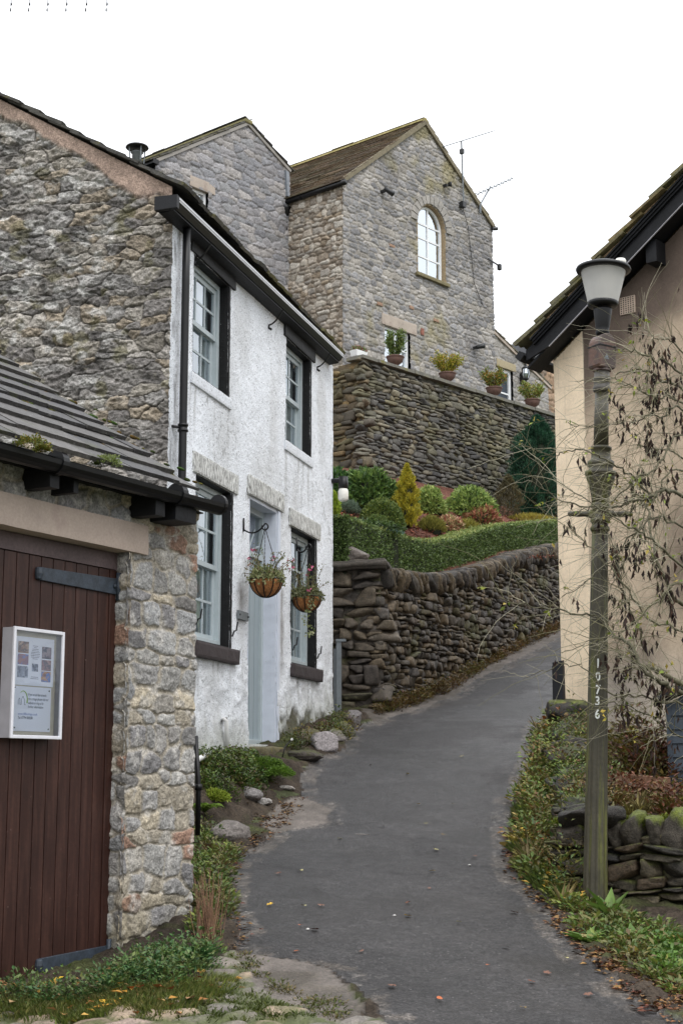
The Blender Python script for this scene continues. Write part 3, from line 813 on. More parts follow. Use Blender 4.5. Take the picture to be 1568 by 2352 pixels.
xs = np.arange(-4.2, 5.4, .022)
ys = np.concatenate([np.arange(3.0, 6.2, .06), np.arange(6.2, 11, .028), np.arange(11, 26.5, .05)])
GX, GY = np.meshgrid(xs, ys, indexing='ij')
GZ = HT(GX, GY)
wx = GX + .05 * fbm2(GX * 3, GY * 3, 3, 4); wy = GY + .05 * fbm2(GX * 3 + 7, GY * 3, 4, 4)
mr_ = inpoly(wx, wy, road_poly)
mc_ = inpoly(wx, wy, strip_poly) | inpoly(wx, wy, patch_poly) | inpoly(wx, wy, conc_poly) | inpoly(wx, wy, slab_poly)
mb_ = inpoly(wx, wy, cob_poly)
mc_ &= ~mr_ | inpoly(wx, wy, patch_poly); mr_ &= ~mc_; mb_ &= ~mr_ & ~mc_
ms_ = ~(mr_ | mc_ | mb_)
n1 = fbm2(GX * 1.3, GY * 1.3, 21, 3); n2 = fbm2(GX * 9, GY * 9, 22, 4); n3 = fbm2(GX * 30, GY * 30, 23, 3)
Cg = np.zeros(GX.shape + (3,))
GZ = GZ + np.where(mr_, .010 * n1 + .0015 * n3, 0) + np.where(mc_, .010 * n2 + .012 * n1 + .006, 0) + np.where(ms_, .035 * n2 + .02 * n3 + .012, 0)
ID, E, DU, DV = rubble(GX * .8 + GY * .5, GY * .8 - GX * .5, .135, 1.5, .8, 3.0, 77, .04)
jc = sstep(.004, .016, E)
GZ = GZ + np.where(mb_, .03 * (1 - np.exp(-np.maximum(E, 0) / .02)) + .006 * n3, 0)
newer = inpoly(wx, wy, gpoly([(540, 2190), (512, 2066), (528, 1985), (600, 1950), (700, 1975), (745, 2080), (740, 2190)]))
ca = srgb(48, 46, 46) * (1 + .10 * n1[..., None]) * np.where(newer, .80, 1.0)[..., None]
dpatch = sstep(.15, .5, fbm2(GX * .8 + 3, GY * .5, 31, 3))
ca = ca * (1 - .22 * dpatch[..., None])
# cracks, worn lighter wheel lines and grit towards the edges
crk = np.abs(fbm2(GX * 1.1 + 9, GY * .9, 33, 5)); ckm = sstep(.012, .004, crk) * sstep(.0, .3, fbm2(GX * .9, GY * .7, 34, 2))
ca = ca * (1 - .45 * ckm[..., None])
def _in(poly, e): return inpoly(GX + e * np.sign(GX - .6), GY, poly)
edge = (~inpoly(wx + .16, wy, road_poly) | ~inpoly(wx - .16, wy, road_poly)) & mr_
ef = (edge * sstep(-.3, .35, fbm2(GX * 7, GY * 7, 35, 4)))[..., None]
ca = ca * (1 - .6 * ef) + srgb(92, 84, 76) * .6 * ef
grit = sstep(.40, .5, fbm2(GX * 26, GY * 20, 36, 3) + .12 * edge)[..., None]
grit = grit * (.12 + .88 * edge[..., None]); ca = ca * (1 - grit * .4) + srgb(122, 116, 110) * grit * .4
GZ = GZ - np.where(mr_, .006 * ckm, 0) + np.where(edge, .008 * n2, 0)
soilmix = sstep(.0, .35, fbm2(GX * 3.5, GY * 3.5, 37, 4))[..., None]; cc = (srgb(98, 91, 85) * (1 - .55 * soilmix) + srgb(62, 56, 44) * .55 * soilmix) * (1 + .4 * n2[..., None] + .25 * n3[..., None]) * np.where(inpoly(wx, wy, strip_poly), .82, 1.0)[..., None]
cb = palette(ID, [(128, 112, 102), (116, 108, 100), (134, 118, 100), (104, 98, 92)]) * (1 + .2 * n3[..., None])
grn = sstep(-.35, .25, n2 + .7 * (1 - jc) - .1)
cb = cb * (1 - grn[..., None] * .9) + srgb(66, 74, 30) * grn[..., None] * .9
cs = srgb(60, 52, 44) * (1 + .5 * n2[..., None])
gm = sstep(0, .4, fbm2(GX * 4, GY * 4, 41, 3))[..., None]
cs = cs * (1 - gm * .6) + srgb(64, 74, 34) * gm * .6
Cg = np.where(mr_[..., None], ca, np.where(mc_[..., None], cc, np.where(mb_[..., None], cb, cs)))
gP = np.stack([GX, GY, GZ], -1).reshape(-1, 3); gC = Cg.reshape(-1, 3)
def zone(mask): return mask[:-1, :-1]
for nm, mk, mt in (('road', mr_, 'asphalt'), ('concrete_edging', mc_, 'concrete'), ('cobbles', mb_, 'cobble'), ('verge_soil', ms_, 'soil')):
    V, Fq, Cc = compact(gP, grid_faces(len(xs), len(ys), zone(mk)), gC)
    o = np_obj(nm, V, Fq, M[mt], None, cols=Cc)
    o['kind'] = 'structure'
# wider ground reaching the horizon
bx = np.concatenate([np.linspace(-400, -12, 14), np.linspace(-10, 12, 23), np.linspace(16, 400, 14)]); by = np.concatenate([np.linspace(-300, -10, 12), np.linspace(-8, 60, 69), np.linspace(70, 500, 14)])
BX, BY = np.meshgrid(bx, by, indexing='ij')
BZ = HT(np.clip(BX, -4, 5), BY) - .12
V = np.stack([BX, BY, BZ], -1).reshape(-1, 3)
o = np_obj('ground', V, grid_faces(len(bx), len(by)), M['soil'], None, cols=np.tile(srgb(70, 74, 50), (len(V), 1)))
o['kind'] = 'structure'
# ================================================================== white cottage
L = FC.hx(764, 1200)
ze = FC.hz(388, 470)
cz0 = 1.15
cot = root('white_cottage', (FC.o[0], FC.o[1], cz0), 'white roughcast stone cottage with black window surrounds and a rough grey stone gable', 'cottage')
gutY = -.17
ga = FC.hit(412, 455, gutY); gb = FC.hit(788, 814, gutY)
print('cottage L', L, 'eave', ze, 'gutter', ga, gb)
def rect(px0, px1, pyt, pyb, pxr=None):
    """opening from left px, right px and y of head/sill measured at the right edge"""
    return [FC.hx(px0, (pyt + pyb) / 2), FC.hx(px1, (pyt + pyb) / 2), FC.hz(px1, pyb), FC.hz(px1, pyt)]
OP = {'ul': rect(442, 523, 655, 912), 'ur': rect(656, 711, 826, 1050), 'll': rect(446, 528, 1130, 1490), 'lr': rect(668, 723, 1238, 1536), 'door': rect(571, 635, 1172, 1712)}
for k in OP: print(k, [round(v, 2) for v in OP[k]], 'w', round(OP[k][1] - OP[k][0], 2), 'h', round(OP[k][3] - OP[k][2], 2))
eave_z = ga[1] + .02
def cpost(X, Z, H, C):
    return H, C
# front wall as one fine grid with openings
def axis_pts(a, b, cuts, step):
    cuts = sorted(set([a, b] + [c for c in cuts if a < c < b])); out_ = [np.array([a])]
    for c0, c1 in zip(cuts[:-1], cuts[1:]):
        n = max(2, int(round((c1 - c0) / step)) + 1); out_.append(np.linspace(c0, c1, n)[1:])
    return np.concatenate(out_)
ops = list(OP.values())
X1 = axis_pts(0, L, [v for o_ in ops for v in o_[:2]], .014); Z1 = axis_pts(cz0, eave_z, [v for o_ in ops for v in o_[2:]], .012)
X, Z = np.meshgrid(X1, Z1, indexing='ij')
gz = HT(FC.w(X, -.05, 0)[..., 0], FC.w(X, -.05, 0)[..., 1])
hb = Z - gz
H = .010 * fbm2(X * 2.2, Z * 2.2, 5, 3) + .004 * fbm2(X * 16, Z * 16, 6, 3) + .0028 * noise2(X * 60, Z * 60, 7)
lump = 1 - sstep(.5, 1.1, hb + .3 * fbm2(X * 2, Z * 2, 8, 2))
H = H + lump * (.020 * fbm2(X * 5, Z * 6, 9, 3) - .012 * np.abs(fbm2(X * 4, Z * 5, 19, 2)))
H = H + .03 * sstep(.4, .0, hb)
C = np.tile(srgb(235, 239, 245), X.shape + (1,)) * (1 + .05 * fbm2(X * 1.5, Z * 1.5, 10, 3)[..., None])
dirt = sstep(.05, .55, fbm2(X * 1.7, Z * .7, 12, 4)) * .25 + sstep(.5, .0, hb + .25 * fbm2(X * 9, Z * 4, 13, 3)) * .35
C = C * (1 - dirt[..., None]) + srgb(150, 145, 135) * dirt[..., None]
# plaster fallen away, bare stone by the ground to the right of the door
dx = OP['door'][1]
bare = sstep(-.05, .10, (dx + 1.35 - X) * .0 + .20 - hb + .28 * fbm2(X * 7, Z * 5, 14, 4) - .25 * sstep(dx + .5, dx + 1.6, X)) * sstep(dx - .02, dx + .06, X)
C = C * (1 - bare[..., None]) + srgb(74, 66, 60) * (1 + .5 * fbm2(X * 30, Z * 30, 15, 3)[..., None]) * bare[..., None]
H = H - .018 * bare
# damp streaks below the flower baskets
for (qx, qz, w_, h_) in ((FC.hx(552, 1390), FC.hz(552, 1340), .10, .45), (FC.hx(648, 1400), FC.hz(648, 1350), .07, .8)):
    f = np.exp(-((X - qx) / w_) ** 2) * sstep(qz + .1, qz - .1, Z) * sstep(qz - h_ * 1.5, qz - h_ * .6, Z) * (.55 + .4 * fbm2(X * 12, Z * 5, 16, 3))
    f = np.clip(f, 0, .8); C = C * (1 - f[..., None]) + srgb(112, 104, 98) * f[..., None]
# run-off streaks under the sills and hairline cracks
for k_ in OP:
    if k_ == 'door': continue
    a_, b_, c_, _d = OP[k_]
    f = sstep(a_ - .08, a_, X) * sstep(b_ + .2, b_ + .1, X) * sstep(c_ - .05, c_ - .14, Z) * sstep(c_ - .95, c_ - .2, Z) * sstep(.05, .5, fbm2(X * 16, Z * 1.6, 131, 3)) * .38
    C = C * (1 - f[..., None]) + srgb(128, 126, 118) * f[..., None]
ck = sstep(.010, .003, np.abs(fbm2(X * 1.3 + 2, Z * 1.1, 133, 5))) * sstep(.1, .3, fbm2(X * .8, Z * .8, 134, 2)) * .5
C = C * (1 - ck[..., None]) + srgb(110, 108, 106) * ck[..., None]
gd_ = sstep(.45, .05, hb + .2 * fbm2(X * 6, Z * 3, 135, 3)) * .35
C = C * (1 - gd_[..., None]) + srgb(112, 118, 84) * gd_[..., None]
# weather stain of the bare corner strip
f = sstep(.10, .0, X) * .12 + sstep(.05, .5, fbm2(X * 14, Z * 3.2, 17, 4)) * sstep(.22, .12, X) * .65
C = C * (1 - f[..., None]) + srgb(118, 116, 118) * f[..., None]
P = FC.w(X, -H, Z)
xm = (X[:-1, :-1] + X[1:, 1:]) / 2; zm = (Z[:-1, :-1] + Z[1:, 1:]) / 2
keep = np.ones(xm.shape, bool)
for o_ in ops: keep &= ~((xm > o_[0]) & (xm < o_[1]) & (zm > o_[2]) & (zm < o_[3]))
V, Fq, Cc = compact(P.reshape(-1, 3), grid_faces(len(X1), len(Z1), keep), C.reshape(-1, 3))
np_obj('front_wall', V, Fq, M['roughcast'], cot, cols=Cc)

# body behind the faces, so that no daylight leaks through
m = MB(); m.box(FC, .02, L - .03, .46, 4.6, cz0, eave_z - .05); m.build('wall_core', M['interior'], cot)
m = MB(); m.box(FC, L - .03, L, 0, 4.6, cz0, eave_z); m.build('far_wall', M['white_paint'], cot)

# gable wall
pit = math.tan(R(31.5))
ztop0 = FG_.hz(385, 434)
ztL, = [FG_.hit(0, 230)]
pit = (ztL[1] - ztop0) / (-ztL[0])
print('gable pitch', math.degrees(math.atan(pit)), ztop0, ztL)
def gpost(X, Z, H, C):
    d = (ztop0 - pit * X) - Z          # below the roof line
    lim = .085 + .05 * fbm2(X * 5, Z * 3, 91, 3) + .10 * sstep(-.9, -.4, X) * sstep(-.1, -.35, X) + .04
    f = sstep(.03, -.03, d - lim)
    H = H * (1 - f) + (.045 + .004 * fbm2(X * 25, Z * 25, 92, 3)) * f
    C = C * (1 - f[..., None]) + srgb(168, 146, 132) * (1 + .16 * fbm2(X * 10, Z * 10, 93, 3)[..., None]) * f[..., None]
    # white lime bloom
    w_ = sstep(.06, .36, fbm2(X * 9, Z * 13, 94, 4) + .12 * fbm2(X * 1.5, Z * 1.5, 95, 2)) * (1 - f) * sstep(.15, -.25, X + .45)
    C = C * (1 - .75 * w_[..., None]) + srgb(186, 184, 180) * .75 * w_[..., None]
    k_ = sstep(.2, .5, fbm2(X * 6 + 3, Z * 8, 96, 4)) * (1 - f) * sstep(.1, -.3, X + .5)
    C = C * (1 - .55 * k_[..., None]) + srgb(34, 32, 32) * .55 * k_[..., None]
    H = H - .008 * k_
    return H, C
stone_wall('gable_wall', FG_, -2.3, 0.012, cz0 + .9, ztop0 + 1.6, cot, M['stone'],
           [(150, 145, 139), (132, 128, 124), (162, 156, 148), (142, 136, 127), (116, 112, 109), (148, 137, 122), (136, 133, 130)], (74, 70, 66),
           ch=.098, asp=2.3, jit=.85, p=3.0, sw=.4, vj=.6, fade=.5, strat=.010, seed=31, relief=.020, joint=(.0, .005), step=.0062, warp=.07, rough=.017, ridge=1.0, tilt=.8,
           top=lambda x: ztop0 - pit * x, post=gpost, lichen=[((104, 100, 60), 5, .28, .5, .5)])
m = MB(); P = [FG_.w(x, .06, z) for (x, z) in ((-4.6, cz0), (-.46, cz0), (-.46, ztop0 + .4 * pit - .03), (-2.3, ztop0 - .03 + 2.3 * pit), (-4.6, ztop0 - .03))]
P2 = [FG_.w(x, L - .1, z) for (x, z) in ((-4.6, cz0), (-.46, cz0), (-.46, ztop0 + .4 * pit - .03), (-2.3, ztop0 - .03 + 2.3 * pit), (-4.6, ztop0 - .03))]
m.add(P + P2, [(0, 1, 2, 3, 4), (9, 8, 7, 6, 5), (0, 5, 6, 1), (1, 6, 7, 2), (2, 7, 8, 3), (3, 8, 9, 4), (4, 9, 5, 0)]); m.build('gable_core', M['interior'], cot)

# roof of stone slates, its verge stepping over the gable
e = -FC.x; sl = unit(FC.y + np.array([0, 0, pit]))
E0 = FC.w(-.07, gutY + .05, 0); E0[2] = ztop0 + pit * (gutY + .05) + .02
slab_roof('roof_slates', E0, FC.x, sl, L + .15, 14, .23, .38, .028, [(74, 72, 66), (88, 84, 72), (66, 64, 60), (92, 88, 58)], M['slate'], cot, seed=4, jitter=.03, lift=.016, verge_j=.05)
slb = unit(-FC.y + np.array([0, 0, pit])); E1 = FC.w(-.09, 4.9, ztop0 + pit * (4.6 - 4.9))
slab_roof('rear_roof_slates', E1, FC.x, slb, L + .15, 12, .23, .6, .028, [(74, 72, 66), (88, 84, 72)], M['slate'], cot, seed=5)

# box gutter with pale mouldings, soffit, brackets
a = np.array(FC.w(ga[0], gutY, ga[1])); b = np.array(FC.w(gb[0], gutY, gb[1]))
gl = gb[0]; dz = gb[1] - ga[1]
def G(x, y, z): return FC.w(ga[0] + (gl - ga[0]) * x, y, ga[1] + dz * x + z)
def prism(m, prof, x0=0.0, x1=1.0):
    n = len(prof); P = [G(x0, y, z) for y, z in prof] + [G(x1, y, z) for y, z in prof]
    m.add(P, [tuple(range(n))[::-1], tuple(range(n, 2 * n))] + [(i, (i + 1) % n, n + (i + 1) % n, n + i) for i in range(n)])
m = MB(); prism(m, [(gutY, 0), (gutY, -.025), (gutY + .015, -.05), (gutY + .04, -.082), (gutY + .13, -.085), (gutY + .13, -.02), (gutY + .12, 0), (gutY + .115, -.07), (gutY + .05, -.07), (gutY + .015, 0)])
gt = m.build('gutter', M['black_iron'], cot)
m = MB(); prism(m, [(gutY - .004, 0.006), (gutY - .004, -.014), (gutY + .012, -.014), (gutY + .012, .006)]); prism(m, [(gutY - .006, -.024), (gutY - .006, -.036), (gutY + .002, -.036), (gutY + .002, -.024)])
m.build('gutter_moulding', M['pale_moulding'], gt)
m = MB(); prism(m, [(gutY + .05, -.086), (gutY + .05, -.098), (-.0, -.12), (.02, -.10), (.02, -.03), (gutY + .131, -.03)], .0, 1.0); m.build('soffit_board', M['black_wood'], cot)
m = MB(); m.hexa([G(-.012, gutY - .005, -.10), G(-.002, gutY - .005, -.10), G(-.002, .025, -.11), G(-.012, .025, -.11), G(-.012, gutY - .005, .01), G(-.002, gutY - .005, .01), G(-.002, .025, .01), G(-.012, .025, .01)]); m.build('gutter_end', M['black_wood'], gt)
for t_ in (.155, .56, .90):
    p0 = G(t_, -.005, -.27); pts = [p0 + (-FC.y) * (.02 + .02 * math.sin(i)) * 0 + (-FC.y) * (.15 * (i / 9.0)) + np.array([0, 0, .15 * (i / 9.0) ** 1.8]) for i in range(10)]
    m = MB(); m.tube(pts, .008, 6); m.tube([p0, p0 + np.array([0, 0, -.03]), p0 + np.array([0, 0, -.05]) - FC.y * .03], .012, 6); m.build('gutter_bracket', M['black_iron'], gt)
# downpipe
dpx = FC.hx(424, 800, -.07); m = MB()
tz = FC.hz(424, 500, -.07); m.tube([FC.w(dpx, -.07, z) for z in np.linspace(2.0, tz + .05, 8)], .034, 14)
for zz in (tz - .02, FC.hz(424, 985, -.07)):
    m.lathe(FC.w(dpx, -.07, zz), [(.034, -.035), (.045, -.033), (.045, -.015), (.038, -.012), (.038, .012), (.045, .015), (.045, .033), (.034, .035)], 14)
zz = FC.hz(424, 985, -.07); m.bar(FC.w(dpx, -.07, zz), FC.w(dpx - .09, .0, zz), .02, .02)
m.build('downpipe', M['black_iron'], cot, smooth=True)
# flue cowl above the roof
fc = FG_.w(0, 0, 0); fy = 12.9; c0 = at(315, 358, fy)
m = MB(); m.lathe(c0, [(.045, -.35), (.045, .02), (.06, .03), (.055, .035)], 16); fl = m.build('flue', M['galv'], cot, smooth=True)
m = MB(); m.lathe(c0 + np.array([0, 0, .085]), [(.104, -.012), (.108, -.006), (.10, .006), (.05, .02), (.0, .026)], 24)
m.build('flue_cap', M['black_iron'], fl, smooth=True)
for k in range(4):
    an = k * math.pi / 2 + .6; q = np.array([math.cos(an), math.sin(an), 0]); m = MB(); m.tube([c0 + q * .07 + [0, 0, -.06], c0 + q * .08 + [0, 0, .08]], .006, 5); m.build('flue_strut', M['galv'], fl)

# sash windows
def sash_window(fr, op, parent, yo=.10, cols=3, rows_t=2, rows_b=2, jamb=M['black_stone'], framem=M['sash'], glass=M['glass'], label=None, curtain=True, bar=.022, st=.045, jw=0.012, lit=0):
    x0, x1, zb, zt = op
    m = MB(); t = jw
    m.rough(fr, x0 - .001, x0 + t, .0, yo + .02, zb, zt, .003, 20, .03); m.rough(fr, x1 - t, x1 + .001, -.004, yo + .02, zb, zt, .003, 20, .03)
    m.rough(fr, x0 + t, x1 - t, .0, yo + .02, zt - t, zt + .001, .003, 20, .03); m.box(fr, x0 + t, x1 - t, .0, yo + .02, zb - .001, zb + t)
    w = m.build('window', jamb, parent)
    if label: w['label'] = label
    a0, a1, c0_, c1_ = x0 + t, x1 - t, zb + t, zt - t; mid = (c0_ + c1_) / 2
    m = MB(); f = .05
    m.box(fr, a0, a0 + f, yo - .02, yo + .05, c0_, c1_); m.box(fr, a1 - f, a1, yo - .02, yo + .05, c0_, c1_); m.box(fr, a0 + f, a1 - f, yo - .02, yo + .05, c1_ - f, c1_); m.box(fr, a0 + f, a1 - f, yo - .03, yo + .05, c0_, c0_ + f)
    m.build('window_frame', framem, w, bevel=.003)
    for (q0, q1, yy, rws, nm) in ((mid - .02, c1_ - f - .001, yo, rows_t, 'upper_sash'), (c0_ + f + .001, mid + .02, yo + .028, rows_b, 'lower_sash')):
        m = MB(); s0, s1 = a0 + f + .001, a1 - f - .001
        m.box(fr, s0, s0 + st, yy, yy + .026, q0, q1); m.box(fr, s1 - st, s1, yy, yy + .026, q0, q1); m.box(fr, s0 + st, s1 - st, yy, yy + .026, q1 - st, q1); m.box(fr, s0 + st, s1 - st, yy, yy + .026, q0, q0 + st)
        for k in range(1, cols):
            xx = s0 + st + (s1 - s0 - 2 * st) * k / cols; m.box(fr, xx - bar / 2, xx + bar / 2, yy + .004, yy + .022, q0 + st, q1 - st)
        for k in range(1, rws):
            zz = q0 + st + (q1 - q0 - 2 * st) * k / rws; m.box(fr, s0 + st, s1 - st, yy + .006, yy + .02, zz - bar / 2, zz + bar / 2)
        m.build(nm, framem, w)
        m = MB(); m.add([fr.w(s0 + .02, yy + .013, q0 + .02), fr.w(s1 - .02, yy + .013, q0 + .02), fr.w(s1 - .02, yy + .013, q1 - .02), fr.w(s0 + .02, yy + .013, q1 - .02)], [(0, 1, 2, 3)]); m.build('glass_pane', glass, w)
    if curtain:
        # pleated net curtains
        n = 60; uu = np.linspace(a0 + .02, a1 - .02, n); yy = yo + .085 + .012 * np.sin(np.arange(n) * .9); V = []
        for z in (c0_, c1_): V += [fr.w(u, y, z) for u, y in zip(uu, yy)]
        sp = n // 2 if curtain == 'split' else None
        Fs = [(i, i + 1, n + i + 1, n + i) for i in range(n - 1) if not (sp and abs(i - sp) < 6)]
        m = MB(); m.add(V, Fs); m.build('curtain', M['curtain'], w, smooth=True)
    m = MB(); m.box(fr, a0 - .05, a1 + .05, yo + .30, yo + .32, c0_ - .05, c1_ + .05); m.build('room_backing', M['interior'], w)
    return w
ul = sash_window(FC, OP['ul'], cot, cols=3, curtain='split', label='upper left sash window in black stone surround'); ur = sash_window(FC, OP['ur'], cot, cols=2, curtain='split', label='upper right sash window under the gutter end')
ll = sash_window(FC, OP['ll'], cot, cols=3, curtain=True, label='large lower sash window beside the garage gutter'); lr = sash_window(FC, OP['lr'], cot, cols=3, curtain=True, label='lower sash window behind the second hanging basket')
# right jambs painted black on the wall face, lintels and sills
for k, w in (('ul', ul), ('ur', ur), ('ll', ll), ('lr', lr)):
    x0, x1, zb, zt = OP[k]
    up = k[0] == 'u'
    m = MB(); m.rough(FC, x1 + .001, x1 + .05, -.012, .01, zb - .0, zt, .004, 18, .02, seed=5); m.build('stone_jamb', M['black_stone'], w)
    hl = .20 if up else .19
    m = MB(); m.rough(FC, x0 - .09, x1 + .17, -.022, .04, zt + .002, zt + hl, .004, 10, .02, seed=8)
    m.build('stone_lintel', M['black_stone'] if up else M['worn_paint'], w)
    m = MB()
    if up: m.rough(FC, x0 - .04, x1 + .10, -.020, .03, zb - .11, zb - .003, .003, 12, .02, seed=9); m.build('stone_sill', M['white_paint'], w)
    else: m.rough(FC, x0 - .03, x1 + .17, -.055, .03, zb - .14, zb - .003, .006, 12, .02, seed=9); m.build('stone_sill', M['brown_sill'], w)
for k, w in (('ll', ll), ('lr', lr)):
    x0, x1, zb, zt = OP[k]
    for (xx, zz) in ((x0 + .01, zb + .22), (x1 + .03, zb + .2)):
        m = MB(); m.tube([FC.w(xx, -.02, zz - .09), FC.w(xx, -.04, zz - .04), FC.w(xx + .03, -.05, zz - .03), FC.w(xx + .035, -.06, zz + .05)], .008, 6); m.build('shutter_hook', M['black_iron'], w)

# door in its deep reveal
x0, x1, zb, zt = OP['door']
dr = MB(); yo = .16
m = MB(); m.rough(FC, x0 - .0, x0 + .01, .0, yo + .06, zb, zt, .002, 20, .04); m.rough(FC, x1 - .03, x1 + .001, .0, yo + .06, zb, zt, .003, 16, .04); m.rough(FC, x0 + .01, x1 - .03, .0, yo + .06, zt - .03, zt + .001, .002, 20, .04)
m.rough(FC, x1 + .001, x1 + .085, -.014, .02, zb, zt, .003, 14, .03); m.build('door_surround', M['jamb'], cot)
fz = FC.hz(600, 1285, yo)
m = MB(); a0, a1 = x0 + .01, x1 - .03
m.box(FC, a0, a0 + .05, yo - .03, yo + .05, zb, zt - .03); m.box(FC, a1 - .05, a1, yo - .03, yo + .05, zb, zt - .03); m.box(FC, a0 + .05, a1 - .05, yo - .03, yo + .05, zt - .09, zt - .03); m.box(FC, a0 + .05, a1 - .05, yo - .035, yo + .05, fz - .03, fz + .03)
df = m.build('door_frame', M['sash'], cot, bevel=.004)
m = MB(); m.add([FC.w(a0 + .05, yo + .01, fz + .03), FC.w(a1 - .05, yo + .01, fz + .03), FC.w(a1 - .05, yo + .01, zt - .09), FC.w(a0 + .05, yo + .01, zt - .09)], [(0, 1, 2, 3)]); m.build('fanlight_glass', M['glass'], df)
m = MB()
cxx = (a0 + a1) / 2
for k in range(5):
    an = math.pi * (k + .5) / 5; m.bar(FC.w(cxx + .05 * math.cos(an), yo + .002, fz + .03 + .03 * math.sin(an)), FC.w(cxx + .36 * math.cos(an), yo + .002, fz + .03 + .30 * math.sin(an)), .012, .012, up=FC.y)
m.build('fanlight_bars', M['sash'], df)
m = MB(); m.box(FC, a0 - .05, a1 + .05, yo + .2, yo + .22, fz, zt + .1); m.build('hall_backing', M['interior'], df)
m = MB()
m.box(FC, a0 + .051, a1 - .051, yo, yo + .045, zb + .05, fz - .031)
w_ = (a1 - a0 - .10) / 5
for k in range(1, 5): m.box(FC, a0 + .05 + k * w_ - .004, a0 + .05 + k * w_ + .004, yo - .004, yo, zb + .06, fz - .04)
dd = m.build('door', M['door_paint'], cot, bevel=.002); dd['label'] = 'pale blue-grey plank front door'
m = MB(); m.box(FC, a0 + .07, a0 + .10, yo - .02, yo - .004, zb + 1.0, zb + 1.13); m.build('door_lock', M['black_iron'], dd, bevel=.002)
m = MB(); m.box(FC, a0 + .05, a1 - .05, yo - .05, yo + .06, zb - .02, zb + .05); m.build('threshold', M['sash'], df, bevel=.004)
m = MB(); m.rough(FC, x0 - .09, x1 + .17, -.03, .04, zt + .002, zt + .2, .006, 10, .02, seed=18); m.build('door_lintel', M['worn_paint'], cot)
# name plate
m = MB(); q0 = FC.hx(547, 1410, -.02); q1 = FC.hx(569, 1418, -.02); qz1 = FC.hz(547, 1401, -.02); qz0 = FC.hz(547, 1421, -.02)
m.box(FC, q0, q1, -.03, -.008, qz0, qz1); npl = m.build('name_plate', M['galv'], cot, bevel=.002)
for xx in (q0 + .02, q1 - .02): m = MB(); m.lathe(FC.w(xx, -.032, (qz0 + qz1) / 2), [(.008, -.008), (.008, .008)], 8); m.build('plate_screw', M['black_iron'], npl)
# doorsteps
m = MB(); sz = HT(*FC.w((x0 + x1) / 2, -.25, 0)[:2])
m.rough(FC, x0 - .02, x1 + .12, -.20, .2, zb - .22, zb - .025, .012, 7, .025, seed=2)
st1 = m.build('step', mat('mossy_step_stone', srgb(88, 82, 60), rough=.85, color2=(srgb(104, 96, 50), 9, .5, .62), var=(50, .3), bump=(40, .6, .01)), cot, smooth=True)
m = MB(); m.rough(FC, x0 - .02, x1 + .45, -.58, -.19, zb - .40, zb - .21, .016, 5, .03, seed=12)
m.build('step', mat('dark_step_stone', srgb(66, 62, 56), rough=.75, color2=(srgb(88, 92, 44), 5, .55, .68), var=(40, .3), bump=(40, .6, .012)), cot, smooth=True)
# white waste pipes at the foot of the wall
def P3(px, py, y): x_, z_ = FC.hit(px, py, y); return FC.w(x_, y, z_)
m = MB(); a_, b_ = P3(518, 1655, -.06), P3(523, 1742, -.06); m.tube([FC.w(FC.hx(514, 1652, .0), .02, FC.hz(514, 1652, 0)), a_ + [0, 0, .012], a_ + FC.x * .02, b_], .020, 10); m.build('waste_pipe', M['white_pipe'], cot, smooth=True)
m = MB(); a_, b_ = P3(492, 1725, -.03), P3(440, 1752, -.35); m.tube([a_, b_], .022, 10); m.lathe(a_, [(.026, -.02), (.03, 0), (.026, .02)], 10); m.build('waste_pipe', M['white_pipe'], cot, smooth=True)
# ================================================================== garage
gxd = GA.hx(284, 1700)                    # door edge
gzb = .45
glb = GA.hz(300, 1270); glt = GA.hz(330, 1208); glx = GA.hx(332, 1240)
gtop = GA.hz(443, 1172)
print('garage: pillar width', -gxd, 'lintel', glb, glt, 'top', gtop, 'ground', ground_hit(370, 2140))
gar = root('garage', (GA.o[0], GA.o[1], gzb), 'low stone garage with brown plank door, pale stone lintel and mossy grey slate roof', 'garage')
PALG = [(132, 130, 128), (122, 120, 120), (146, 144, 142), (156, 155, 153), (150, 148, 144), (138, 136, 133), (154, 149, 141), (128, 125, 122), (150, 142, 128), (146, 146, 146), (144, 116, 100), (166, 156, 138)]
def gp_post(X, Z, H, C):
    C = C * 1.05
    w_ = sstep(.05, .45, fbm2(X * 14, Z * 14, 140, 4)) * .6
    C = C * (1 - w_[..., None]) + srgb(186, 182, 176) * w_[..., None]
    g = sstep(1.05, .55, Z) * .5
    g = g * sstep(-.4, .3, fbm2(X * 6, Z * 6, 141, 3))
    return H, C * (1 - g[..., None]) + srgb(104, 98, 66) * g[..., None]
gk = dict(ch=.115, asp=1.55, jit=.6, p=4.0, sw=.45, vj=.85, relief=.014, joint=(.003, .009), step=.0048, warp=.04, rough=.008, ridge=.6, tilt=.6, rowvar=.22)
stone_wall('front_wall', GA, -2.4, 0.018, gzb, gtop + .02, gar, M['stone'], PALG, (160, 152, 138), seed=3, holes=[(-3, gxd - .02, gzb - 1, glb), (-3, glx, glb, glt)], post=gp_post, **gk)
# the reveal beside the door
FGd = Frame(GA.w(gxd, 0, 0), GA.ang + math.pi / 2)
gk2 = dict(gk); gk2.update(step=.008)
o = stone_wall('door_reveal', Frame(GA.w(gxd, .16, 0), GA.ang - math.pi / 2), -.02, .19, gzb, glb, gar, M['stone'], PALG, (160, 152, 138), seed=9, post=gp_post, **gk2)
